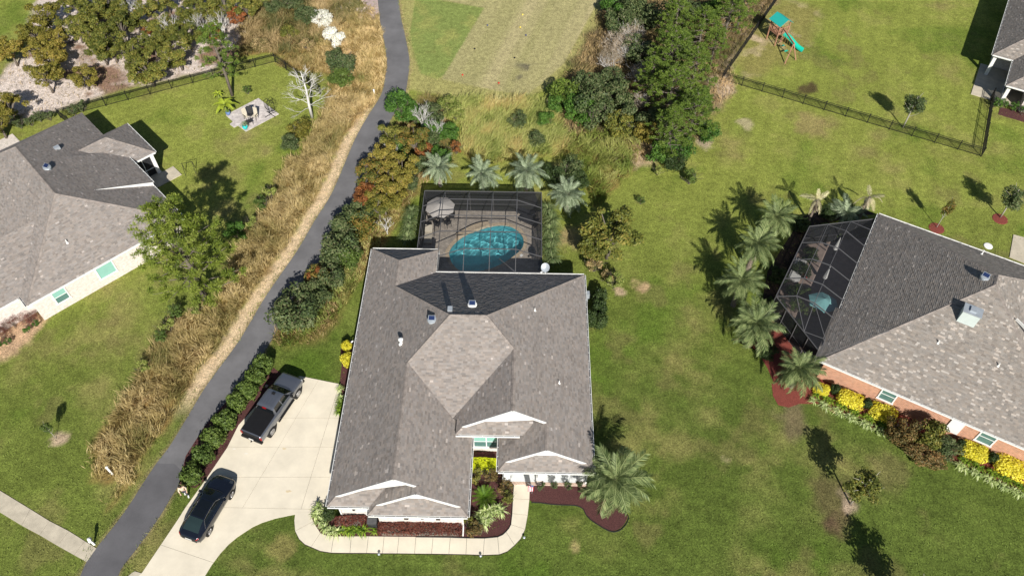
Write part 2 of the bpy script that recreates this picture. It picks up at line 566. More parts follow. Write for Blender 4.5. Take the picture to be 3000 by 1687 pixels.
_hole = [hw(*p)[:2] for p in ((-8.6, 46.2), (-8.6, 53.2), (1.2, 53.2), (1.2, 43.8), (-6.8, 43.8), (-6.8, 46.2))]
q = q[pdist(cxy[:, 0], cxy[:, 1], _hole) < 0.4]                    # the pool shell goes below the ground here
me = bpy.data.meshes.new('lawn')
me.vertices.add(len(verts)); me.vertices.foreach_set('co', verts.astype(np.float32).ravel())
me.loops.add(q.size); me.loops.foreach_set('vertex_index', q.astype(np.int32).ravel())
me.polygons.add(len(q)); me.polygons.foreach_set('loop_start', np.arange(0, q.size, 4, dtype=np.int32)); me.polygons.foreach_set('loop_total', np.full(len(q), 4, dtype=np.int32))
at = me.color_attributes.new('Col', 'FLOAT_COLOR', 'POINT')
c4 = np.ones((len(verts), 4), dtype=np.float32); c4[:, :3] = C.reshape(-1, 3)
at.data.foreach_set('color', c4.ravel())
me.update()

def lawn_material():
    m = bpy.data.materials.new('lawn')
    m.use_nodes = True
    N, L = m.node_tree.nodes, m.node_tree.links
    b = N['Principled BSDF']
    b.inputs['Roughness'].default_value = 0.9
    b.inputs['Specular IOR Level'].default_value = 0.1
    at = N.new('ShaderNodeAttribute'); at.attribute_name = 'Col'
    geo = N.new('ShaderNodeNewGeometry')
    out = at.outputs['Color']
    for sc_, lo, hi in ((2.2, 0.78, 1.22), (7.0, 0.62, 1.38), (21.0, 0.55, 1.45)):
        nz = N.new('ShaderNodeTexNoise')
        nz.inputs['Scale'].default_value = sc_
        nz.inputs['Detail'].default_value = 3
        L.new(geo.outputs['Position'], nz.inputs['Vector'])
        mr = N.new('ShaderNodeMapRange')
        mr.inputs['From Min'].default_value = 0.3; mr.inputs['From Max'].default_value = 0.7
        mr.inputs['To Min'].default_value = lo; mr.inputs['To Max'].default_value = hi
        L.new(nz.outputs['Fac'], mr.inputs['Value'])
        mx = N.new('ShaderNodeVectorMath'); mx.operation = 'SCALE'
        L.new(out, mx.inputs[0]); L.new(mr.outputs['Result'], mx.inputs['Scale'])
        out = mx.outputs['Vector']
    L.new(out, b.inputs['Base Color'])
    bz = N.new('ShaderNodeTexNoise'); bz.inputs['Scale'].default_value = 16; bz.inputs['Detail'].default_value = 4
    L.new(geo.outputs['Position'], bz.inputs['Vector'])
    bp = N.new('ShaderNodeBump'); bp.inputs['Strength'].default_value = 0.8; bp.inputs['Distance'].default_value = 0.06
    L.new(bz.outputs['Fac'], bp.inputs['Height']); L.new(bp.outputs['Normal'], b.inputs['Normal'])
    return m
tag(link('lawn', me, lawn_material()), None, None, None, 'structure')

# ------------------------------------------------------------------ path, drive, walks, beds
M_asph = mat('asphalt', alb((118, 117, 119)), 0.9, 0.18, 0.4, bump=0.3, bscale=60)
M_conc = mat('concrete', alb((236, 226, 205)), 0.85, 0.09, 0.55, bump=0.1, bscale=50)
M_conc2 = mat('old_concrete', alb((202, 192, 172)), 0.9, 0.14, 1.6, bump=0.2, bscale=50)
M_soil = mat('soil', (0.03, 0.022, 0.018), 0.95, 0.3, 8)
M_mulch = mat('brown_mulch', (0.105, 0.042, 0.040), 0.95, 0.55, 22, bump=1.0, bscale=45, detail=6)
M_mulch_red = mat('red_mulch', (0.24, 0.060, 0.045), 0.95, 0.5, 22, bump=1.0, bscale=45, detail=6)
mb = MB(); mb.prism(path_poly, -0.15, 0.022)
struct('asphalt_path', mb, M_asph)
_i = min(range(len(pl)), key=lambda i: (pl[i].x - zG([(1180, 600)])[0][0]) ** 2 + (pl[i].y - zG([(1180, 600)])[0][1]) ** 2)
_c = (Vector(pl[_i][:2]) + Vector(path_r[_i])) / 2
_up = (Vector(pl[_i + 1][:2]) - Vector(pl[_i][:2])).normalized()
mb = MB(); mb.prism([tuple(p[:2]) for p in pl][:_i + 1] + [tuple(_c + _up * 0.45)] + path_r[:_i + 1][::-1], 0.0, 0.026)
struct('newer_asphalt', mb, mat('newer_asphalt', alb((104, 103, 106)), 0.85, 0.14, 0.5, bump=0.25, bscale=70))

def clip_half(poly, a, b):
    """Part of poly on the left of the line a-b."""
    out = []
    n = len(poly)
    sd = lambda p: (b[0] - a[0]) * (p[1] - a[1]) - (b[1] - a[1]) * (p[0] - a[0])
    for i in range(n):
        p, r = poly[i], poly[(i + 1) % n]
        s0, s1 = sd(p), sd(r)
        if s0 >= 0:
            out.append(p)
        if (s0 > 0 and s1 < 0) or (s0 < 0 and s1 > 0):
            t = s0 / (s0 - s1)
            out.append((p[0] + t * (r[0] - p[0]), p[1] + t * (r[1] - p[1])))
    return out
def shift_line(a, b, d):
    v = (Vector(b) - Vector(a)).normalized()
    n = Vector((-v.y, v.x)) * d
    return (a[0] + n.x, a[1] + n.y), (b[0] + n.x, b[1] + n.y)
def cut_cells(poly, lines, gap=0.02):
    cells = [poly]
    for a, b in lines:
        nxt = []
        la = shift_line(a, b, gap / 2)
        lb = shift_line(b, a, gap / 2)
        for c in cells:
            for l in (la, lb):
                k = clip_half(c, *l)
                if len(k) >= 3 and poly_area(k) > 0.05:
                    nxt.append(k)
        cells = nxt
    return cells
drive_poly = zL([(885, 128), (1163, 184), (1180, 260), (1120, 860), (1086, 1075), (1000, 1098), (880, 1115), (800, 1130), (705, 1150), (610, 1180), (545, 1210), (490, 1245), (430, 1285), (370, 1335), (310, 1400), (250, 1480), (150, 1640), (100, 1760), (-420, 1760), (-330, 1610), (-253, 1540), (0, 1165), (60, 1070), (205, 870), (360, 640), (440, 480), (640, 260), (800, 150)])
dl_ = zL([(720, 428), (1165, 428), (360, 637), (1140, 637), (205, 855), (1110, 853), (60, 1066), (635, 1077), (0, 1380), (205, 1449), (1018, 150), (470, 1072), (1090, 430), (880, 1115), (-220, 1600), (100, 1680)])
lines = [(dl_[i], dl_[i + 1]) for i in range(0, len(dl_), 2)]
drv = link('driveway', None); tag(drv, None, None, None, 'structure')
drv.location = (*dl_[11], 0)
mb = MB(); mb.prism(drive_poly, -0.1, 0.012); part('joint_bed', mb, M_soil, drv, drv.location)
# straight joints only run part of the way: lower slabs are split by the cross joints, upper ones by the long ones too
for c in cut_cells(drive_poly, lines[:5] + [lines[7]]):
    cy = sum(p[1] for p in c) / len(c)
    sub = cut_cells(c, lines[5:7]) if cy > dl_[6][1] - 0.4 else [c]
    for k in sub:
        mb = MB(); mb.prism(k, 0.0, 0.045); part('concrete_slab', mb, M_conc, drv, drv.location)

for (x, y, w_, h_, c_) in ((800, 955, 30, 10, (222, 203, 168)), (770, 650, 18, 8, (222, 206, 172)), (495, 685, 16, 5, (244, 238, 226)), (410, 650, 14, 5, (244, 238, 226))):
    rs = random.Random(x)
    q = zL([(x + math.cos(a) * w_ * rs.uniform(.55, 1.1), y + math.sin(a) * h_ * rs.uniform(.55, 1.1)) for a in np.linspace(0, 2 * PI, 15)[:-1]])
    mb = MB(); mb.prism(q, 0.040, 0.0475); part('stain', mb, mat('stain_%d' % x, alb(c_), .9, .06, 2.5), drv, drv.location)
# front walk: pairs of (outer, inner) edge points; True starts a new slab
wp = [((-133, 585), (40, 585), 1), ((-145, 680), (50, 640), 0), ((-135, 800), (70, 690), 1), ((-90, 890), (100, 745), 0), ((-25, 950), (130, 790), 0), ((45, 980), (150, 825), 1), ((150, 1025), (215, 850), 0), ((275, 1045), (303, 862), 1), ((490, 1048), (505, 862), 1), ((680, 1048), (700, 862), 1), ((862, 1052), (880, 864), 1), ((1030, 1053), (1050, 866), 1),
      ((1228, 1055), (1243, 868), 1), ((1422, 1057), (1440, 870), 1), ((1620, 1060), (1637, 873), 1), ((1815, 1064), (1825, 880), 1), ((2012, 1070), (2027, 882), 1), ((2195, 1064), (2178, 868), 1), ((2290, 1028), (2235, 842), 0), ((2370, 960), (2272, 808), 1), ((2440, 885), (2305, 770), 0), ((2490, 780), (2328, 725), 1), ((2520, 620), (2341, 600), 1), ((2540, 440), (2350, 430), 1), ((2546, 268), (2360, 266), 1)]
wo = zM([p[0] for p in wp]); wi = zM([p[1] for p in wp])
walk = link('front_walk', None, loc=(*wo[8], 0)); tag(walk, None, None, None, 'structure')
mb = MB(); mb.prism([(p[0], p[1] - 0.06) for p in wo] + wi[::-1], -0.1, 0.016); part('joint_bed', mb, M_soil, walk, walk.location)
starts = [i for i, p in enumerate(wp) if p[2]]
for a, b in zip(starts[:-1], starts[1:]):
    poly = [Vector(p) for p in wo[a:b + 1]] + [Vector(p) for p in wi[a:b + 1][::-1]]
    for (i, j, s) in ((0, 1, 1), (len(poly) - 1, len(poly) - 2, 1), (b - a, b - a - 1, 1), (b - a + 1, b - a + 2, 1)):
        poly[i] = poly[i] + (poly[j] - poly[i]).normalized() * 0.011
    mb = MB(); mb.prism([tuple(p) for p in poly], 0.0, 0.05); part('concrete_slab', mb, M_conc, walk, walk.location)

# public sidewalk at the street side of the left lawn
so = zG([(-200, 690), (0, 805), (230, 945), (375, 1035), (520, 1110), (640, 1185), (728, 1240)])
si = zG([(-200, 850), (0, 968), (165, 1068), (300, 1140), (435, 1220), (560, 1290), (655, 1342)])
sw = link('sidewalk', None, loc=(*so[3], 0)); tag(sw, None, None, None, 'structure')
mb = MB(); mb.prism(so + si[::-1], -0.1, 0.014); part('joint_bed', mb, M_soil, sw, sw.location)
for i in range(len(so) - 1):
    q = [Vector(so[i]), Vector(so[i + 1]), Vector(si[i + 1]), Vector(si[i])]
    for a, b in ((0, 1), (1, 0), (2, 3), (3, 2)):
        q[a] = q[a] + (q[b] - q[a]).normalized() * 0.012
    mb = MB(); mb.prism([tuple(p) for p in q], 0.0, 0.04); part('concrete_slab', mb, M_conc2, sw, sw.location)
mb = MB(); mb.prism(dd([(338, 1436), (362, 1443), (330, 1475), (290, 1475)]), 0, 0.04); struct('drive_apron', mb, M_conc2)
mb = MB(); mb.prism(zF([(2495, 325), (2700, 380), (2700, 590), (2465, 495)]), 0, 0.06); struct('side_slab', mb, M_conc2)
mb = MB(); mb.prism(zA([(-60, 1090), (95, 1012), (180, 1100), (60, 1240), (-100, 1260)]), 0, 0.05); struct('left_patio_slab', mb, mat('pale_paving', alb((220, 210, 200)), 0.9, 0.2, 4))
mb = MB(); mb.prism(zB([(165, 0), (272, -20), (285, 118), (205, 118), (180, 60)]), 0, 0.03); struct('paver_pad', mb, mat('pink_pavers', alb((190, 170, 165)), 0.9, 0.2, 6))

def bed(name, poly, m, edge=True, z=0.03):
    mb = MB(); mb.prism(poly, -0.05, z)
    o = struct(name, mb, m)
    return o
bed('front_mulch_bed', wi[1:] + [hw(*p)[:2] for p in ((-1.0, 26.0), (-1.0, 27.9), (-3.9, 27.9), (-3.9, 22.3), (-10, 22.3), (-10, 22.9), (-12.6, 22.9), (-12.9, 22.4))], M_mulch)
mbr = zN([(962, 908), (962, 1085), (1100, 1110), (1250, 1130), (1400, 1135), (1500, 1145), (1560, 1180), (1590, 1240), (1650, 1300), (1740, 1360), (1820, 1405), (1890, 1425), (1960, 1405), (2010, 1360), (2045, 1300), (2045, 1250), (1960, 1150), (1800, 1010), (1650, 960), (1640, 906)])
mbr = [tuple(p[:2]) for p in smooth_line(mbr + [mbr[0]], 3)][:-1]
bed('porch_mulch_bed', mbr, M_mulch)
_cy = np.mean(np.array(mbr), 0)
edging = [(p[0] + (p[0] - _cy[0]) * 0.03, p[1] - 0.05 + (p[1] - _cy[1]) * 0.03) for p in mbr[4:52]]
e_mb = MB(); e_mb.tube([(p[0], p[1], 0.03) for p in edging], 0.035, 5)
tag(link('bed_edging', e_mb.mesh('bed_edging'), mat('black_edging', (0.02, 0.02, 0.02), 0.6)), 'black plastic edging curved around the mulch bed under the palm', 'edging')
e_mb = MB(); e_mb.tube([(p[0], p[1], 0.05) for p in [wi[i] for i in range(12, 25)]], 0.04, 5)
tag(link('bed_edging', e_mb.mesh('bed_edging'), mat('black_edging', (0.02, 0.02, 0.02), 0.6)), 'black plastic edging between the front walk and the mulch bed', 'edging')
side_bed = [W(980 + a / 4.83, 960 + b / 4.83)[:2] for a, b in [(340, 200), (130, 180), (90, 300), (80, 420), (105, 520), (90, 640), (75, 780), (65, 980), (60, 1200), (20, 1480), (240, 1480), (340, 700)]]
bed('side_mulch_bed', side_bed, M_mulch)
bed('hedge_mulch_bed', zL([(680, 60), (560, 150), (380, 280), (200, 480), (60, 700), (10, 900), (130, 930), (205, 868), (360, 636), (440, 478), (640, 256), (800, 146)]), M_mulch, z=0.026)
rb = zF([(380, 1120), (440, 1100), (560, 1200), (640, 1330), (690, 1448)]) + zI([(670, 0), (680, 90), (720, 160), (800, 178), (880, 150), (1020, 150), (1150, 225), (1280, 230), (1450, 350), (1560, 380), (1700, 520), (1900, 560), (2060, 590), (2300, 700), (2500, 800), (2700, 900), (2900, 800), (2500, 520), (2000, 260), (1500, 60), (1200, -60)]) + zF([(1000, 1330), (860, 1200), (780, 1080), (700, 950), (560, 1080)])
bed('painted_shade_bed', zF([(700, 950), (740, 780), (820, 640), (930, 400), (980, 280), (1250, 190), (1450, 170), (1330, 110), (1100, 120), (900, 190), (780, 380), (640, 600), (600, 830), (640, 1000)]), mat('painted_shade', (0.045, 0.030, 0.024), 0.95, 0.4, 14, bump=0.8, bscale=40), z=0.024)  # dark ground sheet by the screen; its colour paints in the black shade under bushes
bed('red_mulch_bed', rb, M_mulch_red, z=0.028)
# ------------------------------------------------------------------ materials for buildings
M_shingle = mat('weathered_grey_shingle', (0.280, 0.249, 0.228), 0.92, 0.06, 0.7, bump=0.25, bscale=70, attr=True)
M_shingle2 = mat('speckled_taupe_shingle', (0.276, 0.246, 0.218), 0.92, 0.06, 0.7, bump=0.25, bscale=70, attr=True)
M_cap = mat('ridge_cap_shingle', (0.255, 0.222, 0.200), 0.92, 0.28, 2.5)
M_white = mat('white_paint', (0.80, 0.80, 0.78), 0.5, 0.03, 2)
M_trough = mat('gutter_trough', (0.10, 0.10, 0.105), 0.6, 0.2, 3)
M_metal = mat('grey_metal', (0.42, 0.46, 0.50), 0.4, 0.08, 3, metal=0.3)
M_dark = mat('dark_paint', (0.02, 0.02, 0.022), 0.5, 0.2, 3)
M_bronze = mat('bronze_aluminium', (0.125, 0.123, 0.128), 0.45, 0.05, 3, metal=0.2)
M_solar = mat('solar_cell', (0.02, 0.035, 0.10), 0.25, 0.2, 20)
M_floor = mat('porch_floor', (0.72, 0.75, 0.76), 0.7, 0.04, 2)
def brick_mat(name, c1, c2, mortar, sc=1.0):
    m = bpy.data.materials.new(name); m.use_nodes = True
    N, L = m.node_tree.nodes, m.node_tree.links
    b = N['Principled BSDF']; b.inputs['Roughness'].default_value = 0.9
    tc = N.new('ShaderNodeTexCoord')
    sx = N.new('ShaderNodeSeparateXYZ'); L.new(tc.outputs['Object'], sx.inputs[0])
    ad = N.new('ShaderNodeMath'); ad.operation = 'ADD'; L.new(sx.outputs['X'], ad.inputs[0]); L.new(sx.outputs['Y'], ad.inputs[1])
    cx = N.new('ShaderNodeCombineXYZ'); L.new(ad.outputs[0], cx.inputs['X']); L.new(sx.outputs['Z'], cx.inputs['Y'])
    br = N.new('ShaderNodeTexBrick'); L.new(cx.outputs[0], br.inputs['Vector'])
    br.inputs['Scale'].default_value = sc
    br.inputs['Brick Width'].default_value = 0.23; br.inputs['Row Height'].default_value = 0.085; br.inputs['Mortar Size'].default_value = 0.012
    br.inputs['Color1'].default_value = (*c1, 1); br.inputs['Color2'].default_value = (*c2, 1); br.inputs['Mortar'].default_value = (*mortar, 1)
    nz = N.new('ShaderNodeTexNoise'); nz.inputs['Scale'].default_value = 5; L.new(tc.outputs['Object'], nz.inputs['Vector'])
    mx = N.new('ShaderNodeMix'); mx.data_type = 'RGBA'; mx.blend_type = 'MULTIPLY'; mx.inputs['Factor'].default_value = 0.5
    L.new(br.outputs['Color'], mx.inputs['A']); L.new(nz.outputs['Fac'], mx.inputs['B'])
    sc_ = N.new('ShaderNodeVectorMath'); sc_.operation = 'SCALE'; sc_.inputs['Scale'].default_value = 1.25
    L.new(mx.outputs['Result'], sc_.inputs[0]); L.new(sc_.outputs[0], b.inputs['Base Color'])
    bp = N.new('ShaderNodeBump'); bp.inputs['Strength'].default_value = 0.4; bp.inputs['Distance'].default_value = 0.01; bp.invert = True
    L.new(br.outputs['Fac'], bp.inputs['Height']); L.new(bp.outputs['Normal'], b.inputs['Normal'])
    return m
M_brickw = brick_mat('whitewashed_brick', (0.78, 0.70, 0.65), (0.62, 0.53, 0.48), (0.72, 0.68, 0.64))
M_bricko = brick_mat('orange_brick', (0.62, 0.27, 0.15), (0.46, 0.19, 0.10), (0.60, 0.48, 0.38))
def glass_mat():
    m = mat('window_glass', (0.10, 0.20, 0.185), 0.08, 0.1, 1.0, spec=0.6)
    return m
M_glass = glass_mat()
M_blind = mat('pale_green_blind', (0.26, 0.50, 0.44), 0.25, 0.05, 2, spec=0.5)
def screen_mat(name, t, col):
    m = bpy.data.materials.new(name); m.use_nodes = True
    N, L = m.node_tree.nodes, m.node_tree.links
    b = N['Principled BSDF']; b.inputs['Base Color'].default_value = (*col, 1); b.inputs['Roughness'].default_value = 0.7; b.inputs['Specular IOR Level'].default_value = 0.1
    tr = N.new('ShaderNodeBsdfTransparent')
    mx = N.new('ShaderNodeMixShader'); mx.inputs['Fac'].default_value = t
    L.new(b.outputs[0], mx.inputs[1]); L.new(tr.outputs[0], mx.inputs[2])
    L.new(mx.outputs[0], N['Material Output'].inputs['Surface'])
    return m
M_screen = screen_mat('insect_screen', 0.70, (0.034, 0.035, 0.038))
M_screen2 = screen_mat('dense_insect_screen', 0.16, (0.03, 0.031, 0.034))
M_screen3 = screen_mat('charcoal_insect_screen', 0.58, (0.035, 0.036, 0.040))

def clip_rect(poly, a0, a1, b0, b1):
    for ax, val, sg in ((0, a0, 1), (0, a1, -1), (1, b0, 1), (1, b1, -1)):
        out = []
        n = len(poly)
        for i in range(n):
            p, r = poly[i], poly[(i + 1) % n]
            s0, s1 = (p[ax] - val) * sg, (r[ax] - val) * sg
            if s0 >= 0: out.append(p)
            if (s0 > 0 and s1 < 0) or (s0 < 0 and s1 > 0):
                t = s0 / (s0 - s1)
                out.append((p[0] + t * (r[0] - p[0]), p[1] + t * (r[1] - p[1])))
        poly = out
        if len(poly) < 3: return []
    return poly

class House:
    def __init__(s, name, label, origin, rz, centre, shingle, cat='house'):
        s.rz, s.org = rz, origin
        s.c = (centre[0], centre[1], 0.0)
        wl = s.world(centre[0], centre[1], 0)
        s.t = thing(name, label, cat, wl, rz)
        s.sh = shingle
        s.capme = None
        s.roof_o = None
    def world(s, x, y, z=0.0):
        c, n = math.cos(s.rz), math.sin(s.rz)
        return (s.org[0] + x * c - y * n, s.org[1] + x * n + y * c, z)
    def local(s, u, v, z):
        p = W(u, v, z)
        x, y = p[0] - s.org[0], p[1] - s.org[1]
        c, n = math.cos(s.rz), math.sin(s.rz)
        return (x * c + y * n, -x * n + y * c, z)
    def hit(s, u, v, plane):
        """Point of the sight line on the roof plane z = f(x, y)."""
        lo, hi = 0.0, 14.0
        for _ in range(40):
            z = (lo + hi) / 2
            p = s.local(u, v, z)
            if z < plane(p[0], p[1]): lo = z
            else: hi = z
        return s.local(u, v, (lo + hi) / 2)
    def part(s, name, mb, m, smooth=False, kind=None, label=None, parent=None):
        o = part(name, mb, m, parent or s.t, s.c, smooth, kind, label)
        return o
    def roof(s, poly, light=0.01, thick=0.10, row=0.145, seed=1):
        """One roof slope: a deck with courses of shingle tabs lying on it."""
        r = random.Random(seed)
        P = [Vector(p) for p in poly]
        n = Vector((0, 0, 0))
        for i in range(len(P)):
            a, b = P[i], P[(i + 1) % len(P)]
            n += Vector(((a.y - b.y) * (a.z + b.z), (a.z - b.z) * (a.x + b.x), (a.x - b.x) * (a.y + b.y)))
        n.normalize()
        if n.z < 0:
            n = -n; P = P[::-1]
        e = Vector((0, 0, 1)).cross(n).normalized()
        up = n.cross(e).normalized()
        o = P[0]
        P2 = [((p - o).dot(e), (p - o).dot(up)) for p in P]
        mb = MB()
        mb.extrude([p - n * 0.012 for p in P], -n, thick)
        deck = s.part('roof_slope', mb, M_trough)
        a0 = min(p[0] for p in P2); a1 = max(p[0] for p in P2)
        b0 = min(p[1] for p in P2); b1 = max(p[1] for p in P2)
        px, py, cells = [], [], []
        b = b0; k = 0
        while b < b1:
            a = a0 - r.random() * 0.3
            while a < a1:
                w = r.choice((0.17, 0.22, 0.26, 0.33))
                cells.append((a, a + w, b, b + row, k))
                a += w
            b += row; k += 1
        A = np.array([(c[0], c[1], c[2], c[3]) for c in cells])
        dmin = pdist((A[:, 0] + A[:, 1]) / 2, (A[:, 2] + A[:, 3]) / 2, P2)
        V, F, COLS = [], [], []
        for i, c in enumerate(cells):
            if dmin[i] < -0.25: continue
            q = [(c[0], c[2]), (c[1], c[2]), (c[1], c[3]), (c[0], c[3])] if dmin[i] > 0.3 else clip_rect(P2, *c[:4])
            if len(q) < 3: continue
            x = r.random()
            g = 0.84 + 0.24 * r.random()
            if x < light: g = 1.55
            elif x < 0.24: g *= 0.82
            t = r.uniform(-0.03, 0.03)
            col = (g * (1 + t), g, g * (1 - t))
            base = r.choice((0.010, 0.010, 0.022))
            i0 = len(V)
            for (aa, bb) in q:
                h = base * (1 - (bb - c[2]) / row) + 0.004
                V.append(o + e * aa + up * bb + n * h)
            F.append(tuple(range(i0, i0 + len(q)))); COLS.append(col)
            if dmin[i] > 0.3:
                i1 = len(V)
                V.append(o + e * c[0] + up * c[2] - n * 0.008); V.append(o + e * c[1] + up * c[2] - n * 0.008)
                F.append((i1, i1 + 1, i0 + 1, i0)); COLS.append((0.25, 0.25, 0.25))
        m2 = MB(); m2.v = V; m2.f = F; m2.c = COLS
        me = bpy.data.meshes.new('shingles')
        me.from_pydata([(p.x - s.c[0], p.y - s.c[1], p.z) for p in V], [], F)
        at = me.color_attributes.new('Col', 'FLOAT_COLOR', 'CORNER')
        cc = []
        for f, c in zip(F, COLS): cc += [c[0], c[1], c[2], 1.0] * len(f)
        at.data.foreach_set('color', cc)
        o2 = link('shingles', me, s.sh, deck); o2['kind'] = 'stuff'
        return deck
    def caps(s, a, b, parent=None, step=0.42):
        """Cap shingles along a ridge or hip; every cap is one piece."""
        if s.capme is None:
            mb = MB()
            l, w = 0.44, 0.15
            mb.add([(0, -w, -0.055), (0, 0, 0.028), (0, w, -0.055), (l, -w, -0.07), (l, 0, 0.012), (l, w, -0.07), (0, -w, -0.075), (0, w, -0.075)],
                   [(0, 3, 4, 1), (1, 4, 5, 2), (6, 0, 1), (7, 1, 2)])
            s.capme = mb.mesh('ridge_cap'); s.capme.materials.append(M_cap)
        a, b = Vector(a), Vector(b)
        L = (b - a).length
        d = (b - a).normalized()
        k = max(1, int(L / step))
        y = Vector((0, 0, 1)).cross(d).normalized()
        z = d.cross(y)
        R = Matrix((d, y, z)).transposed().to_4x4()
        for i in range(k):
            p = a + d * (i * L / k)
            o = bpy.data.objects.new('ridge_cap', s.capme); COL.objects.link(o); o.parent = parent or s.t
            o.matrix_local = Matrix.Translation(Vector((p.x - s.c[0], p.y - s.c[1], p.z + 0.015))) @ R
    def gutter(s, a, b, out, step=0.75):
        """White gutter along an eave from a to b; out is the outward plan direction."""
        a, b, o = Vector(a), Vector(b), Vector((out[0], out[1], 0)).normalized()
        mb = MB()
        m1, m2 = a + o * 0.01, b + o * 0.01
        mb.bar(m1 - Vector((0, 0, 0.10)), m2 - Vector((0, 0, 0.10)), 0.03, 0.17)
        mb.bar(a + o * 0.125 - Vector((0, 0, 0.05)), b + o * 0.125 - Vector((0, 0, 0.05)), 0.035, 0.13)
        mb.bar(a + o * 0.07 - Vector((0, 0, 0.10)), b + o * 0.07 - Vector((0, 0, 0.10)), 0.10, 0.03)
        g = s.part('gutter', mb, M_white)
        mb = MB(); mb.bar(a + o * 0.067 - Vector((0, 0, 0.075)), b + o * 0.067 - Vector((0, 0, 0.075)), 0.078, 0.012)
        s.part('trough', mb, M_trough, parent=g)
        mb = MB()
        L = (b - a).length; k = int(L / step)
        for i in range(k):
            p = a + (b - a) * ((i + 0.5) / k)
            mb.bar(p + o * 0.02 + Vector((0, 0, 0.012)), p + o * 0.14 + Vector((0, 0, 0.012)), 0.03, 0.012)
        if k: s.part('gutter_brackets', mb, M_white, parent=g, kind='stuff')
        return g
    def wall(s, poly, z0, z1, m, name='wall', label=None):
        mb = MB(); mb.prism(poly, z0, z1)
        return s.part(name, mb, m, label=label)
    def window(s, c, w, h, facing, panes=2, blind=True, rows=2):
        """Sash window in a wall: c is the bottom centre, facing is 'x-','x+','y-','y+' outward."""
        sg = -1 if facing[1] == '-' else 1
        ax = facing[0]
        def pt(a, d, z):
            return (c[0] + sg * d, c[1] + a, c[2] + z) if ax == 'x' else (c[0] + a, c[1] + sg * d, c[2] + z)
        f = MB(); fr = 0.07
        def bx(mb, a0, a1, z0, z1, d0, d1):
            p, q = pt(a0, d0, z0), pt(a1, d1, z1)
            mb.box([(p[i] + q[i]) / 2 for i in range(3)], [abs(p[i] - q[i]) for i in range(3)])
        bx(f, -w / 2 - fr, w / 2 + fr, h, h + fr, -0.05, 0.07); bx(f, -w / 2 - fr - 0.04, w / 2 + fr + 0.04, -fr, 0, -0.05, 0.10)
        pw = w / panes
        for i in range(panes + 1):
            x = -w / 2 + i * pw
            bx(f, x - fr / 2 - (fr / 2 if i == 0 else 0), x + fr / 2 + (fr / 2 if i == panes else 0), 0, h, -0.05, 0.06)
        win = s.part('window', f, M_white)
        for i in range(panes):
            for j in range(rows):
                g = MB()
                a0 = -w / 2 + i * pw + fr / 2; z0 = j * h / rows
                bx(g, a0, a0 + pw - fr, z0 + 0.03, z0 + h / rows - 0.03, -0.045, 0.02 + 0.012 * j)
                s.part('pane', g, M_blind if (blind and (j == rows - 1 or blind == 2)) else M_glass, parent=win)
            if rows > 1:
                r_ = MB(); bx(r_, -w / 2 + i * pw, -w / 2 + (i + 1) * pw, h / 2 - 0.03, h / 2 + 0.03, -0.04, 0.05); s.part('meeting_rail', r_, M_white, parent=win)
        return win
    def pipe_vent(s, p, h=0.35, r=0.045, m=None, cap=False):
        mb = MB(); mb.tube([(p[0], p[1], p[2] - 0.1), (p[0], p[1], p[2] + h)], r, 8)
        mb.lathe([(r * 2.6, -0.06), (r * 1.8, 0.05), (r, 0.10)], (p[0], p[1], p[2]), 10)
        if cap: mb.lathe([(r * 2.0, 0), (r * 2.2, 0.12), (r * 0.6, 0.22)], (p[0], p[1], p[2] + h), 10)
        return s.part('vent_pipe', mb, m or M_white)
    def solar_fan(s, p, face=(0, -1), m=None):
        mb = MB(); mb.lathe([(0.30, -0.15), (0.30, 0.08), (0.25, 0.14)], p, 16); mb.lathe([(0.37, 0.15), (0.34, 0.23), (0.12, 0.28)], p, 16)
        f = s.part('attic_fan', mb, m or M_metal, smooth=False)
        d = Vector((face[0], face[1], 0)).normalized(); sd = Vector((-d.y, d.x, 0))
        c = Vector(p) + Vector((0, 0, 0.38)); up = Vector((0, 0, 1))
        t = (d * 0.8 - up * 0.35).normalized()
        pb = MB(); pb.extrude([c + sd * a * 0.26 + t * b * 0.20 for a, b in ((-1, -1), (1, -1), (1, 1), (-1, 1))], t.cross(sd), 0.03); s.part('panel_frame', pb, M_metal, parent=f)
        nrm = sd.cross(t); nrm = nrm if nrm.z > 0 else -nrm
        pb = MB(); pb.extrude([c + nrm * 0.012 + sd * a * 0.225 + t * b * 0.165 for a, b in ((-1, -1), (1, -1), (1, 1), (-1, 1))], nrm, 0.03); s.part('solar_panel', pb, M_solar, parent=f)
        pb = MB(); pb.bar(Vector(p) + Vector((0, 0, 0.2)), c, 0.05); s.part('panel_post', pb, M_metal, parent=f)
        return f

# ------------------------------------------------------------------ the main house (plan x across, y away from the street)
MH = House('main_house', 'large grey-roofed house with white gables beside the driveway and screened pool', (0, 0), -HA, (-4.0, 33.0), M_shingle)
E0 = 2.8
def pl_right(x, y): return E0 + 0.663 * (5.32 - x)
def pl_left(x, y): return E0 + 0.66 * (x + 13.33)
def pl_rear(x, y): return E0 + 0.625 * (43.36 - y)
def pl_front(x, y): return 8.06 - 0.685 * (34.94 - y)
def pl_lw(x, y): return E0 + 0.66 * (-3.52 - x)
RZ = pl_right(-0.53, 0)
def pl_rl(x, y): return RZ - 0.66 * (-0.53 - x)
UE = pl_rl(-4.65, 0)                              # the raised eave over the entry recess
LZ = pl_left(-8.425, 0)
apL, apR = (-5.36, 34.94, 8.06), (-2.62, 34.94, 8.06)
yLr = 34.94 - (8.06 - LZ) / 0.685; yRr = 34.94 - (8.06 - RZ) / 0.685
Lr0, Lr1 = (-8.425, yLr, LZ), (-8.425, 22.67, LZ)
Rr0, Rr1 = (-0.53, yRr, RZ), (-0.53, 27.7, RZ)
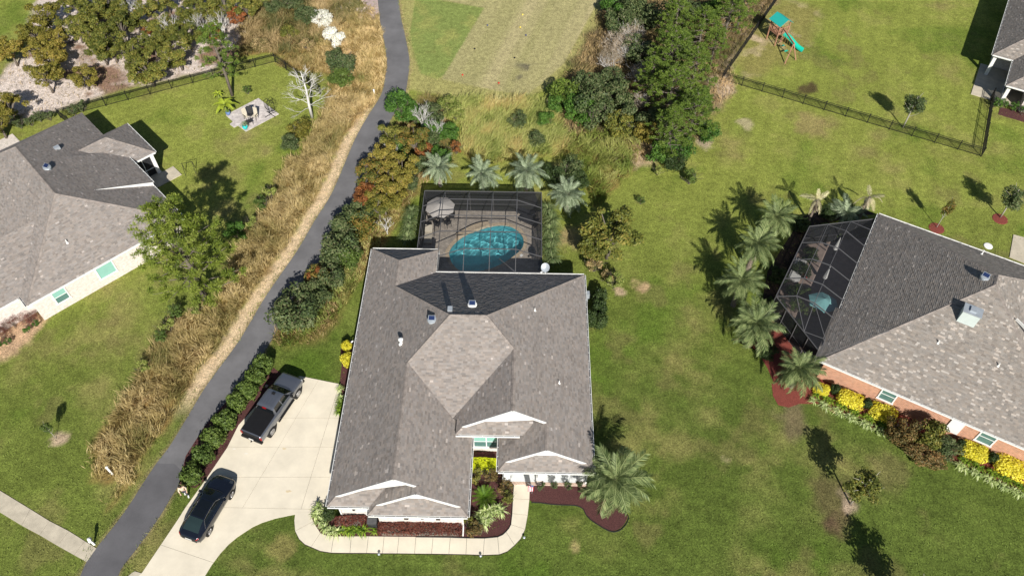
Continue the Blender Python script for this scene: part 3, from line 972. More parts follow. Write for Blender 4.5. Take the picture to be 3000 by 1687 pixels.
vx = (E0 + 0.66 * -3.52 - RZ - 0.66 * 0.53) / 1.32          # plan x where the two valleys meet
vz = pl_lw(vx, 0); vy = 34.94 - (8.06 - vz) / 0.685
WZ = pl_left(-10.415, 0)
wing1 = (-10.415, 43.36 - (WZ - E0) / 0.625, WZ)
wing0 = (-10.415, 45.97 - 2.915, WZ)
LOWX, PORX = -6.96, 1.9
LOWZ, PORZ = pl_lw(LOWX, 0), pl_right(PORX, 0)
f = lambda fn, x, y: (x, y, fn(x, y))
s_ = 40
# left slope: from the street gable to the rear wing
MH.roof([(-13.33, 22.1, E0), (-13.33, 45.97, E0), wing0, wing1, apL, Lr0, Lr1, f(pl_left, -12.77, 22.67)], seed=1)
# rear slopes
MH.roof([apL, wing1, (-7.5, 43.36, E0), (5.32, 43.36, E0), apR], seed=2)
MH.roof([wing0, (-13.33, 45.97, E0), (-7.5, 45.97, E0)], seed=3)
MH.roof([wing0, wing1, (-7.5, 43.36, E0), (-7.5, 45.97, E0)], seed=4)
# front slope of the peak, running down between two valleys
MH.roof([apL, apR, Rr0, (vx, vy, vz), Lr0], seed=5)
# garage wing, slope facing the entry
MH.roof([Lr0, (vx, vy, vz), (vx, 28.6, vz), (-3.52, 28.6, E0), (-3.52, 21.53, E0), f(pl_lw, -4.08, 22.09), (LOWX, 22.09, LOWZ), (LOWX, 22.67, LOWZ), Lr1], seed=6)
# right slopes: the big one facing the side lawn and the small one above the recess
MH.roof([apR, (5.32, 43.36, E0), (5.32, 24.97, E0), f(pl_right, 4.76, 25.53), (PORX, 25.53, PORZ), (PORX, 27.7, PORZ), Rr1, Rr0], seed=7)
MH.roof([Rr0, (vx, vy, vz), (-4.65, vy - 0.2, UE), (-4.65, 27.22, UE), f(pl_rl, -4.17, 27.7), Rr1], seed=8)
# porch slope facing the recess and low garage slope facing the drive
MH.roof([(-1.52, 24.97, E0), (-0.96, 25.53, E0 + 0.66 * 0.56), (PORX, 25.53, PORZ), (PORX, 28.6, PORZ), (-1.52, 28.6, E0)], seed=9)
MH.roof([(-10.4, 21.53, E0), (-9.84, 22.09, E0 + 0.66 * 0.56), (LOWX, 22.09, LOWZ), (LOWX, 23.25, LOWZ), (-10.4, 23.25, E0)], seed=10)
# skirts under the four street gables (each runs back under its gable)
MH.roof([(-13.33, 22.1, E0), (-10.2, 22.1, E0), (-6.9, 23.25, E0 + 0.66 * 1.15), (-12.18, 23.25, E0 + 0.66 * 1.15)], seed=11)
MH.roof([(-10.4, 21.53, E0), (-3.52, 21.53, E0), (-4.52, 22.53, E0 + 0.66), (-9.4, 22.53, E0 + 0.66)], seed=12)
MH.roof([(-1.52, 24.97, E0), (5.32, 24.97, E0), (4.32, 25.97, E0 + 0.66), (-0.52, 25.97, E0 + 0.66)], seed=13)
MH.roof([(-4.65, 27.22, UE), (0.95, 27.22, UE), (0.95, 28.32, UE + 0.726), (-3.55, 28.32, UE + 0.726)], seed=14)
# ridge and hip caps
for a, b in ((apL, apR), (Lr0, Lr1), (Rr0, Rr1), (apL, Lr0), (apR, Rr0), (wing1, apL), ((5.32, 43.36, E0), apR), (wing0, wing1), ((-13.33, 45.97, E0), wing0), ((-7.5, 45.97, E0), wing0),
             ((PORX, 27.7, PORZ), (PORX, 25.53, PORZ)), ((LOWX, 22.7, LOWZ), (LOWX, 22.09, LOWZ)), ((-13.33, 22.1, E0), f(pl_left, -12.77, 22.67)), ((-3.52, 21.53, E0), f(pl_lw, -4.08, 22.09)),
             ((-10.4, 21.53, E0), (-9.84, 22.09, E0 + .37)), ((-1.52, 24.97, E0), (-0.96, 25.53, E0 + .37)), ((5.32, 24.97, E0), f(pl_right, 4.76, 25.53)), ((-4.65, 27.22, UE), f(pl_rl, -4.17, 27.7))):
    MH.caps(a, b)
# white gables: a triangle of siding set back under a pair of rake boards
def gable(xl, xr, xa, y_rake, y_wall, fnl, fnr, za):
    mb = MB()
    pts = [(xl, y_wall, fnl(xl, 0) - 0.1), (xr, y_wall, fnr(xr, 0) - 0.1), (xa, y_wall, za - 0.12)]
    mb.extrude(pts, (0, 1, 0), 0.08)
    g = MH.part('gable', mb, M_white)
    for (x0, fn) in ((xl, fnl), (xr, fnr)):
        rb = MB()
        rb.bar((x0, y_rake - 0.02, fn(x0, 0) - 0.09), (xa, y_rake - 0.02, za - 0.09), 0.05, 0.21)
        MH.part('rake_board', rb, M_white, parent=g)
        sb = MB(); sb.bar((x0, (y_rake + y_wall) / 2 + 0.02, fn(x0, 0) - 0.13), (xa, (y_rake + y_wall) / 2 + 0.02, za - 0.13), y_wall - y_rake, 0.02)
        MH.part('rake_soffit', sb, M_white, parent=g)
    return g
gable(-12.77, LOWX, -8.425, 22.67, 22.90, pl_left, pl_lw, LZ)
gable(-9.84, -4.08, LOWX, 22.09, 22.50, lambda x, y: E0 + .66 * (x + 10.4), pl_lw, LOWZ)
gable(-0.96, 4.76, PORX, 25.53, 25.94, lambda x, y: E0 + .66 * (x + 1.52), pl_right, PORZ)
gable(-4.17, PORX, -0.53, 27.7, 28.02, pl_rl, pl_right, RZ)
# walls
MH.wall([(-12.9, 22.6), (-10.0, 22.6), (-10.0, 22.03), (-4.0, 22.03), (-4.0, 27.95), (-1.05, 27.95), (-1.05, 27.6), (4.85, 27.6), (4.85, 42.9), (-7.95, 42.9), (-7.95, 45.5), (-12.9, 45.5)], 0, 2.74, M_brickw)
MH.wall([(-4.3, 27.96), (-0.6, 27.96), (-0.6, 29.2), (-4.3, 29.2)], 2.7, 3.88, M_brickw, 'upper_wall')
MH.wall([(-4.62, 27.3), (0.8, 27.3), (0.8, 28.0), (-4.62, 28.0)], UE - 0.2, UE - 0.16, M_white, 'soffit')
for q in ([(-13.2, 22.2), (-10.3, 22.2), (-10.3, 22.7), (-13.2, 22.7)], [(-10.3, 21.65), (-3.65, 21.65), (-3.65, 22.1), (-10.3, 22.1)], [(-1.4, 25.1), (5.2, 25.1), (5.2, 27.6), (-1.4, 27.6)]):
    MH.wall(q, 2.62, 2.66, M_white, 'soffit')
MH.wall([(-1.25, 25.42), (5.05, 25.42), (5.05, 27.6), (-1.25, 27.6)], 0, 0.14, M_floor, 'porch_floor')
MH.wall([(-1.25, 25.20), (5.05, 25.20), (5.05, 25.415), (-1.25, 25.415)], 0, 0.15, brick_mat('tan_brick_edge', (0.62, 0.46, 0.36), (0.52, 0.36, 0.28), (0.66, 0.6, 0.54)), 'brick_edge')
for x in (-0.95, 1.55, 4.65):
    mb = MB(); mb.box((x, 25.50, 0.5), (0.50, 0.50, 0.72)); pd = MH.part('pedestal', mb, M_brickw)
    mb = MB(); mb.box((x, 25.50, 0.90), (0.58, 0.58, 0.08)); MH.part('pedestal_cap', mb, M_white, parent=pd)
    mb = MB(); mb.add([(x + sx * r_, 25.5 + sy * r_, z_) for z_, r_ in ((0.94, 0.20), (2.6, 0.15)) for sx, sy in ((-1, -1), (1, -1), (1, 1), (-1, 1))], [(0, 1, 5, 4), (1, 2, 6, 5), (2, 3, 7, 6), (3, 0, 4, 7), (4, 5, 6, 7)])
    MH.part('column', mb, M_white)
MH.window((-2.52, 27.95, 0.75), 1.9, 1.75, 'y-', 2, True)
for u in (1215, 1252): MH.window((MH.local(u, 1515, 1.9)[0], 22.03, 1.15), 0.85, 1.25, 'y-', 1, True)
MH.window((MH.local(1058, 1489, 1.9)[0], 22.6, 1.15), 0.95, 1.25, 'y-', 1, True)
for u, y in ((1186, 22.0), (1279, 22.0), (1029, 22.57)):
    x = MH.local(u, 1516, 1.9)[0]
    mb = MB(); mb.box((x, y, 1.63), (0.36, 0.05, 1.35))
    for k in range(9): mb.box((x, y - 0.03, 1.08 + k * 0.135), (0.28, 0.02, 0.07))
    MH.part('shutter', mb, M_dark)
# gutters and downspouts
for a, b, o in (((-13.33, 22.1, E0), (-13.33, 45.97, E0), (-1, 0)), ((5.32, 24.97, E0), (5.32, 43.36, E0), (1, 0)), ((-3.52, 21.53, E0), (-3.52, 28.0, E0), (1, 0)), ((-1.52, 24.97, E0), (-1.52, 28.0, E0), (-1, 0)),
                ((-13.33, 22.1, E0), (-10.4, 22.1, E0), (0, -1)), ((-10.4, 21.53, E0), (-3.52, 21.53, E0), (0, -1)), ((-10.4, 21.53, E0), (-10.4, 22.0, E0), (-1, 0)), ((-1.52, 24.97, E0), (5.32, 24.97, E0), (0, -1)), ((-4.65, 27.22, UE), (0.0, 27.22, UE), (0, -1)),
                ((-7.5, 43.36, E0), (5.32, 43.36, E0), (0, 1)), ((-13.33, 45.97, E0), (-7.5, 45.97, E0), (0, 1)), ((-7.5, 43.36, E0), (-7.5, 45.97, E0), (1, 0))):
    MH.gutter(a, b, o)
for pts in ([(-3.75, 21.46, 2.66), (-3.95, 21.9, 2.35), (-3.95, 21.9, 0.25), (-3.95, 21.2, 0.08)], [(-12.95, 22.05, 2.66), (-12.8, 22.5, 2.3), (-12.8, 22.5, 0.1)], [(5.2, 25.0, 2.66), (4.95, 25.3, 2.3), (4.95, 25.3, 0.1)]):
    mb = MB()
    for p, q in zip(pts[:-1], pts[1:]): mb.bar(p, q, 0.09, 0.07)
    MH.part('downspout', mb, M_white)
# things on the roof
p = MH.hit(1266, 940, pl_left); MH.solar_fan(p)
p = MH.hit(1384, 896, pl_rear); MH.solar_fan(p, (0, -1), M_white)
p = MH.hit(1319, 910, pl_rear); mb = MB(); mb.box((p[0], p[1], p[2] + 0.12), (0.36, 0.40, 0.42)); MH.part('box_vent', mb, M_metal)
p = MH.hit(1176, 1006, pl_left); MH.pipe_vent(p, 0.45, 0.09, M_white, True)
p = MH.hit(1567, 910, pl_right); MH.pipe_vent(p, 0.3)
p = MH.hit(1638, 1122, pl_right); MH.pipe_vent(p, 0.3)
# satellite dish bracketed to the rear eave
dp = MH.local(1598, 803, 2.9)
dw = MH.world(dp[0], 43.5, 2.72)
dish = thing('satellite_dish', 'small pale satellite dish bracketed to the rear eave beside the pool screen', 'satellite dish', dw, 0)
mb = MB(); mb.tube([(0, -0.1, 0), (0, 0.12, 0.05), (0, 0.12, 0.62)], 0.035, 7); part('mast', mb, M_white, dish)
mb = MB(); n_ = Vector((-0.1, -0.62, 0.75)).normalized(); r_ = n_.cross(Vector((0, 0, 1))).normalized(); q_ = n_.cross(r_)
vs_ = []; fs_ = []
for i, rr in enumerate((0.0, 0.15, 0.27, 0.37)):
    for k in range(16):
        a = 2 * PI * k / 16
        vs_.append(Vector((-0.02, 0.1, 0.72)) + (r_ * math.cos(a) * rr + q_ * math.sin(a) * rr * 1.1) + n_ * (rr * rr * 0.7))
for i in range(3):
    for k in range(16): fs_.append((i * 16 + k, i * 16 + (k + 1) % 16, (i + 1) * 16 + (k + 1) % 16, (i + 1) * 16 + k))
mb.add(vs_, fs_); part('reflector', mb, M_metal, dish, smooth=True)
mb = MB(); mb.tube([(-0.02, 0.0, 0.45), (-0.35, -0.35, 0.62)], 0.02, 6); mb.box((-0.38, -0.38, 0.66), (0.16, 0.1, 0.1), 0.7); part('feed_arm', mb, M_white, dish)
# ------------------------------------------------------------------ pool and pool screen of the main house
def paver_mat(name, c1, c2, mortar, w, h, rot=0.0):
    m = bpy.data.materials.new(name); m.use_nodes = True
    N, L = m.node_tree.nodes, m.node_tree.links
    b = N['Principled BSDF']; b.inputs['Roughness'].default_value = 0.9
    geo = N.new('ShaderNodeNewGeometry')
    br = N.new('ShaderNodeTexBrick'); L.new(geo.outputs['Position'], br.inputs['Vector'])
    br.inputs['Scale'].default_value = 1.0
    br.inputs['Brick Width'].default_value = w; br.inputs['Row Height'].default_value = h; br.inputs['Mortar Size'].default_value = 0.012
    br.inputs['Color1'].default_value = (*c1, 1); br.inputs['Color2'].default_value = (*c2, 1); br.inputs['Mortar'].default_value = (*mortar, 1)
    nz = N.new('ShaderNodeTexNoise'); nz.inputs['Scale'].default_value = 2.2; nz.inputs['Detail'].default_value = 5; L.new(geo.outputs['Position'], nz.inputs['Vector'])
    mr = N.new('ShaderNodeMapRange'); mr.inputs['From Min'].default_value = .3; mr.inputs['From Max'].default_value = .7; mr.inputs['To Min'].default_value = .75; mr.inputs['To Max'].default_value = 1.2
    L.new(nz.outputs['Fac'], mr.inputs['Value'])
    sc_ = N.new('ShaderNodeVectorMath'); sc_.operation = 'SCALE'; L.new(br.outputs['Color'], sc_.inputs[0]); L.new(mr.outputs['Result'], sc_.inputs['Scale'])
    L.new(sc_.outputs[0], b.inputs['Base Color'])
    return m
M_paver = paver_mat('deck_pavers', (0.50, 0.44, 0.37), (0.38, 0.33, 0.28), (0.22, 0.2, 0.18), 0.34, 0.17)
M_stone = mat('tan_stone', (0.52, 0.42, 0.30), 0.9, 0.25, 4, bump=0.3, bscale=20)
zP = zoom(1200, 520, 4.831)
pool_px = [(556, 1060), (600, 985), (690, 890), (850, 795), (1000, 742), (1120, 705), (1250, 684), (1360, 684), (1460, 712), (1545, 770), (1600, 850), (1614, 930), (1595, 1000), (1540, 1065), (1450, 1135), (1370, 1190), (1270, 1245), (1130, 1300), (980, 1330), (820, 1335), (690, 1310), (620, 1240), (575, 1160)]
_pp = zP(pool_px, -0.03)
_ring = smooth_line(_pp + [_pp[0]], 4)[:-1]
# close the loop smoothly at the seam
pool_out = [tuple(p[:2]) for p in _ring]
pc = np.mean(np.array(pool_out), 0)
def ring_offset(line, d):
    out = []
    n = len(line)
    for i in range(n):
        a, b = Vector(line[i - 1]), Vector(line[(i + 1) % n])
        t = (b - a).normalized()
        nn = Vector((t.y, -t.x))
        if (Vector(line[i]) - Vector(pc)).dot(nn) < 0: nn = -nn
        out.append((line[i][0] + nn.x * d, line[i][1] + nn.y * d))
    return out
cop_out = ring_offset(pool_out, 0.34)
mb = MB(); mb.prism(pool_deck_poly, -0.02, 0.045, [cop_out[::1]])
deck = struct('pool_deck', mb, M_paver)
pool = thing('swimming_pool', 'egg-shaped blue swimming pool with stone coping inside the pool screen', 'swimming pool', (pc[0], pc[1], 0))
off = (pc[0], pc[1], 0)
nst = len(pool_out) // 2
for i in range(nst):
    a, b_ = i * 2, (i * 2 + 2)
    ids = [k % len(pool_out) for k in (a, a + 1, a + 2)]
    q = [Vector(pool_out[k]) for k in ids] + [Vector(cop_out[k]) for k in ids[::-1]]
    c = sum(q, Vector((0, 0))) / 6
    q = [c + (p - c) * 0.975 for p in q]
    mb = MB(); mb.prism([tuple(p) for p in q], -0.25, 0.052 + 0.004 * (i % 3)); part('coping_stone', mb, M_stone, pool, off)
M_plaster = mat('pool_plaster', (0.20, 0.66, 0.72), 0.8, 0.16, 1.6, bump=0.1, bscale=30)
wall_in = ring_offset(pool_out, 0.02); floor_in = ring_offset(pool_out, -0.25)
mb = MB(); n = len(wall_in)
vs_ = [(p[0], p[1], 0.0) for p in wall_in] + [(p[0], p[1], -1.15) for p in floor_in]
mb.add(vs_, [(i, (i + 1) % n, n + (i + 1) % n, n + i) for i in range(n)])
tri = tessellate_polygon([[Vector((p[0], p[1], 0)) for p in floor_in]])
mb.add([(p[0], p[1], -1.15) for p in floor_in], [tuple(t) for t in tri])
shell = part('pool_shell', mb, M_plaster, pool, off)
# rippled water
xs = np.arange(pool_out_min := min(p[0] for p in pool_out) - 0.12, max(p[0] for p in pool_out) + 0.2, 0.045)
ys = np.arange(min(p[1] for p in pool_out) - 0.12, max(p[1] for p in pool_out) + 0.2, 0.045)
X, Y = np.meshgrid(xs, ys, indexing='ij')
Z = np.zeros_like(X)
for k in range(14):
    a = rng.uniform(0, 2 * PI); wl = rng.uniform(0.35, 1.3)
    Z += 0.0062 * wl * np.sin(2 * PI / wl * (X * math.cos(a) + Y * math.sin(a)) + rng.uniform(0, 6) + 1.5 * (fbm(X / 1.2, Y / 1.2, 60 + k, 2)))
wv = np.stack([X.ravel() - pc[0], Y.ravel() - pc[1], Z.ravel() - 0.045], 1)
ix = np.arange(X.size).reshape(X.shape)
wq = np.stack([ix[:-1, :-1], ix[1:, :-1], ix[1:, 1:], ix[:-1, 1:]], -1).reshape(-1, 4)
wc = np.stack([X.ravel(), Y.ravel()], 1)[wq].mean(1)
wq = wq[pdist(wc[:, 0], wc[:, 1], pool_out) > -0.14]
wme = bpy.data.meshes.new('water'); wme.from_pydata(wv.tolist(), [], wq.tolist()); wme.polygons.foreach_set('use_smooth', [True] * len(wme.polygons))
wm = bpy.data.materials.new('pool_water'); wm.use_nodes = True
wb = wm.node_tree.nodes['Principled BSDF']; wb.inputs['Base Color'].default_value = (0.80, 0.97, 1.0, 1); wb.inputs['Roughness'].default_value = 0.0; wb.inputs['IOR'].default_value = 1.33; wb.inputs['Transmission Weight'].default_value = 1.0
water = link('water', wme, wm, pool)
water.cycles.is_caustics_caster = True
shell.cycles.is_caustics_receiver = True
sun_d.cycles.is_caustics_light = True
# raised stone ledge on the far side of the pool
lo = [Vector(p).to_3d() for p in zP([(668, 820), (668, 790), (760, 735), (880, 675), (1010, 632), (1120, 622)], 0.35)]
li = [Vector(p).to_3d() for p in zP([(690, 835), (700, 832), (790, 790), (900, 748), (1020, 705), (1120, 668)], 0.35)]
lo = smooth_line(lo, 3); li = smooth_line(li, 3)
led = MB(); led.prism([tuple(p[:2]) for p in lo] + [tuple(p[:2]) for p in li][::-1], 0.03, 0.35)
tag(link('stone_ledge', led.mesh('stone_ledge'), M_stone), 'curved raised tan stone ledge along the far rim of the pool', 'ledge')
# small skimmer lid in the deck
sk = zP([(1555, 1100), (1580, 1075), (1610, 1100), (1580, 1125)], 0.05)
mb = MB(); mb.prism(sk, 0.04, 0.056); tag(link('skimmer_lid', mb.mesh('skimmer_lid'), M_white), 'white diamond-laid skimmer lid in the pavers beside the pool', 'lid')

class Enclosure:
    """Screen room: aluminium beams and screen panes, plan coordinates of its house."""
    def __init__(s, house, name, label, c):
        s.h = house
        s.c = (c[0], c[1], 0)
        s.t = thing(name, label, 'pool screen', house.world(c[0], c[1], 0), house.rz)
    def beam(s, a, b, w=0.06, h=0.08, name='beam'):
        mb = MB(); mb.bar(a, b, w, h); part(name, mb, M_bronze, s.t, s.c)
    def pane(s, pts, m=None):
        mb = MB(); mb.add(pts, [tuple(range(len(pts)))]); part('screen_pane', mb, m or M_screen, s.t, s.c)
EN = Enclosure(MH, 'pool_enclosure', 'dark mesh pool screen on grey beams behind the main house, over the blue pool', (-3.9, 49.5))
PZ, TZ = 2.65, 3.55
xl, xr, yb, yf = -9.40, 1.68, 53.55, 51.6
bx = [-7.45, -5.15, -2.9, -0.62]
ry = [51.6, 49.55, 47.58, 45.55]
end_z = 2.84; end_y = 43.52
top = lambda x, y: (x, y, TZ)
EN.beam((xl, yb, PZ), (xr, yb, PZ)); EN.beam((xl, yb, PZ), (xl, 45.98, PZ)); EN.beam((xr, yb, PZ), (xr, 43.5, PZ))
sy = [51.5, 49.5, 47.5]
for i, x in enumerate(bx):
    EN.beam((x, yb, PZ), top(x, yf))
    e = 45.75 if i == 0 else 45.55
    EN.beam(top(x, yf), (x, e, TZ if i else 3.15))
    if i: EN.beam((x, 45.55, TZ), (x, end_y, end_z))
for j, y in enumerate(ry):
    EN.beam(top(bx[0] if j < 3 else bx[1], y), top(bx[3], y), 0.06, 0.06, 'purlin')
    yy = [51.5, 49.5, 47.5, 45.5][j]
    EN.beam(top(bx[3], y), (xr, yy, PZ), 0.06, 0.06, 'purlin')
    if j < 3: EN.beam(top(bx[0], y), (xl, yy, PZ), 0.06, 0.06, 'purlin')
EN.beam(top(bx[1], ry[3]), (-7.42, 45.2, 2.9), 0.06, 0.06, 'purlin')
EN.beam((bx[3], end_y, end_z), ((bx[2] + bx[3]) / 2 - 0.3, 44.75, 3.2), 0.05, 0.05, 'brace')
EN.beam((-7.4, 45.3, 2.9), (-7.4, 43.5, 2.84)); EN.beam((-7.4, end_y, end_z), (xr, end_y, end_z))
# panes of the roof
cx = [xl] + bx + [xr]
EN.pane([(xl, yb, PZ), (bx[0], yb, PZ), top(bx[0], yf)]); EN.pane([(xl, yb, PZ), top(bx[0], yf), (xl, 51.5, PZ)])
EN.pane([(bx[3], yb, PZ), (xr, yb, PZ), top(bx[3], yf)]); EN.pane([(xr, yb, PZ), (xr, 51.5, PZ), top(bx[3], yf)])
for i in range(3): EN.pane([(bx[i], yb, PZ), (bx[i + 1], yb, PZ), top(bx[i + 1], yf), top(bx[i], yf)])
for i in range(3):
    for j in range(3): EN.pane([top(bx[i], ry[j]), top(bx[i + 1], ry[j]), top(bx[i + 1], ry[j + 1]), top(bx[i], ry[j + 1])] if not (i == 0 and j == 2) else [top(bx[0], ry[2]), top(bx[1], ry[2]), top(bx[1], ry[3]), (-7.42, 45.3, 3.05)])
for i in (1, 2): EN.pane([top(bx[i], ry[3]), top(bx[i + 1], ry[3]), (bx[i + 1], end_y, end_z), (bx[i], end_y, end_z)])
EN.pane([top(bx[1], ry[3]), (bx[1], end_y, end_z), (-7.4, end_y, end_z), (-7.42, 45.2, 2.9)])
yv = [51.5, 49.5, 47.5, 45.5, end_y]
for j in range(4):
    a, b = (top(bx[3], ry[j]), top(bx[3], ry[j + 1])) if j < 3 else (top(bx[3], ry[3]), (bx[3], end_y, end_z))
    EN.pane([a, (xr, yv[j], PZ), (xr, yv[j + 1], PZ), b])
for j in range(2): EN.pane([top(bx[0], ry[j]), (xl, yv[j], PZ), (xl, yv[j + 1], PZ), top(bx[0], ry[j + 1])])
EN.pane([top(bx[0], ry[2]), (xl, 47.5, PZ), (xl, 45.98, PZ), (bx[0], 45.75, 3.15)])
# screen walls
for i in range(5):
    EN.pane([(cx[i], yb, 0.05), (cx[i + 1], yb, 0.05), (cx[i + 1], yb, PZ), (cx[i], yb, PZ)], M_screen2); EN.beam((cx[i], yb, 0), (cx[i], yb, PZ), 0.06, 0.06, 'post')
    EN.beam((cx[i], yb, 1.0), (cx[i + 1], yb, 1.0), 0.05, 0.05, 'rail')
EN.beam((xr, yb, 0), (xr, yb, PZ), 0.06, 0.06, 'post')
wy_ = [yb, 51.5, 49.5, 47.5, 45.5, 43.6]
for j in range(5):
    EN.pane([(xr, wy_[j], 0.05), (xr, wy_[j + 1], 0.05), (xr, wy_[j + 1], PZ), (xr, wy_[j], PZ)], M_screen2); EN.beam((xr, wy_[j + 1], 0), (xr, wy_[j + 1], PZ), 0.06, 0.06, 'post'); EN.beam((xr, wy_[j], 1.0), (xr, wy_[j + 1], 1.0), 0.05, 0.05, 'rail')
    if j < 3:
        y1 = wy_[j + 1] if j < 3 else 46
        EN.pane([(xl, wy_[j], 0.05), (xl, y1, 0.05), (xl, y1, PZ), (xl, wy_[j], PZ)], M_screen2); EN.beam((xl, y1, 0), (xl, y1, PZ), 0.06, 0.06, 'post'); EN.beam((xl, wy_[j], 1.0), (xl, y1, 1.0), 0.05, 0.05, 'rail')
EN.pane([(xl, 47.5, 0.05), (xl, 46.0, 0.05), (xl, 46.0, PZ), (xl, 47.5, PZ)], M_screen2)

# ------------------------------------------------------------------ brick house on the right
RH = House('brick_house', 'orange brick house with a large speckled hip roof behind the row of palms', (24.43, 34.48), math.radians(-30.3), (9.3, 9.3), M_shingle2)
rA, rB = (9.3, 9.5, 8.0), (9.3, 10.6, 8.0)
rl = lambda x, y: 2.8 + 0.559 * x
rf = lambda x, y: 2.8 + 0.547 * y
RH.roof([(0, 0, E0), (0, 18.6, E0), rB, rA], 0.02, seed=21)
RH.roof([(0, 0, E0), rA, (18.8, 0, E0)], 0.09, seed=22)
RH.roof([(0, 18.6, E0), (18.8, 18.6, E0), rB], 0.03, seed=23)
RH.roof([rA, rB, (18.8, 18.6, E0), (18.8, 0, E0)], 0.09, seed=24)
RH.roof([(-0.4, 0.0, 2.66), (-0.4, 6.0, 2.66), (3.7, 3.75, 4.98)], 0.02, seed=25)
for a, b in (((0, 0, E0), rA), ((0, 18.6, E0), rB), (rA, rB), ((18.8, 0, E0), rA), ((18.8, 18.6, E0), rB)): RH.caps(a, b)
RH.gutter((0, 0, E0), (18.8, 0, E0), (0, -1)); RH.gutter((0, 6.0, E0), (0, 18.6, E0), (-1, 0)); RH.gutter((0, 18.6, E0), (18.8, 18.6, E0), (0, 1)); 
RH.wall([(0.45, 0.45), (18.3, 0.45), (18.3, 18.1), (0.45, 18.1)], 0, 2.74, M_bricko)
for u, v, w, kind in ((2600, 1162, 1.1, 1), (2890, 1283, 1.1, 1)):
    p = RH.local(u, v, 1.5); RH.window((p[0], 0.45, 0.85), w, 1.45, 'y-', 1, False)
p = RH.local(2800, 1246, 1.5); mb = MB(); mb.box((p[0], 0.40, 1.35), (0.95, 0.10, 1.6)); RH.part('white_panel', mb, M_white)
p = RH.hit(2801.6, 940.5, rf)
mb = MB()
cx0, cy0, cz0 = p
mb.box((cx0 + 0.62, cy0 + 0.42, cz0 + 0.50), (1.25, 0.85, 1.5)); ch = RH.part('chimney', mb, mat('pale_green_siding', (0.55, 0.62, 0.60), 0.6, 0.04, 2))
mb = MB(); mb.box((cx0 + 0.62, cy0 + 0.42, cz0 + 1.28), (1.36, 0.96, 0.09)); mb.box((cx0 + 0.62, cy0 + 0.42, cz0 + 1.38), (0.45, 0.45, 0.14)); RH.part('chimney_cap', mb, M_metal, parent=ch)
p = RH.hit(2883, 815, rl); RH.solar_fan(p, (-0.2, -1))
for u, v, pl_ in ((2748, 1004, rf), (2924, 1071, rf), ): RH.pipe_vent(RH.hit(u, v, pl_), 0.3)
rbk = lambda x, y: 2.8 + 0.65 * (18.6 - y)
RH.pipe_vent(RH.hit(2875, 745, rbk), 0.5, 0.06)
# small gable front on the far slope of the brick house
g0 = RH.hit(2974, 938, lambda x, y: 2.8 + 0.547 * (18.8 - x))
mb = MB(); mb.bar((g0[0], g0[1], g0[2] + 0.15), (g0[0] + 2.2, g0[1] - 1.2, g0[2] - 0.2), 0.05, 0.25); RH.part('rake_board', mb, M_white)
zQ = lambda x, y, z: RH.local(2240 + x / 3.15, 600 + y / 3.15, z)[:2]
EQ = Enclosure(RH, 'pool_enclosure', 'dark mesh pool screen with angled corners against the brick house, by the palms', (-4.0, 10.0))
P0 = [(*zQ(a, b, 2.6), 2.6) for a, b in ((510, 1360), (105, 845), (415, 200), (1025, 130))]          # wall plate, from the street end round to the back
rib = []
for row_ in ([(585, 185), (750, 240), (925, 385)], [(345, 350), (515, 345), (680, 400), (860, 545)], [(265, 510), (440, 500), (605, 560), (795, 710)], [(190, 680), (365, 675), (535, 735), (725, 880)], [(105, 845), (295, 840), (460, 905), (640, 1050)]):
    k = len(row_)
    zs = [2.6, 3.25, 3.3, 2.95] if k == 4 else [2.6, 3.25, 2.95]
    rib.append([(*zQ(a, b, z), z) for (a, b), z in zip(row_, zs)])
for r_ in rib:
    for a, b in zip(r_[:-1], r_[1:]): EQ.beam(a, b, 0.07, 0.07)
for a, b in zip(P0[:-1], P0[1:]): EQ.beam(a, b)
full = rib[1:]
TL_, BLo = P0[2], P0[0]
c2 = [(*zQ(585, 185, 2.6), 2.6)]
for i in range(3):
    for k in range(3):
        EQ.pane([full[i][k], full[i][k + 1], full[i + 1][k + 1], full[i + 1][k]], M_screen3)
for k in (1, 2):
    for i in range(3): EQ.beam(full[i][k], full[i + 1][k], 0.05, 0.05, 'purlin')
tb = rib[0]
EQ.pane([TL_, tb[0], full[0][1], full[0][0]], M_screen3); EQ.pane([tb[0], tb[1], full[0][2], full[0][1]], M_screen3); EQ.pane([tb[1], tb[2], full[0][3], full[0][2]], M_screen3)
EQ.beam(tb[0], full[0][1], .05, .05, 'purlin'); EQ.beam(tb[1], full[0][2], .05, .05, 'purlin')
e1 = (*zQ(795, 155, 2.6), 2.6); e2 = (*zQ(980, 232, 2.95), 2.95); e3 = P0[3]
EQ.pane([tb[0], e1, tb[1]], M_screen3); EQ.pane([e1, e2, tb[2], tb[1]], M_screen3); EQ.pane([e1, e3, e2], M_screen3); EQ.beam(e1, e2, .06, .06); EQ.beam(e1, tb[1], .05, .05, 'purlin')
lb = full[3]
m1 = (*zQ(365, 1168, 2.6), 2.6); m2 = (*zQ(560, 1240, 2.9), 2.9)
EQ.pane([lb[0], lb[1], m1], M_screen3); EQ.pane([lb[1], lb[2], m1], M_screen3); EQ.pane([lb[2], m2, m1], M_screen3); EQ.pane([lb[2], lb[3], m2], M_screen3); EQ.pane([m1, m2, BLo], M_screen3)
for a, b in ((lb[1], m1), (lb[2], m1), (m1, m2), (lb[2], m2), (m2, BLo)): EQ.beam(a, b, .05, .05, 'purlin')
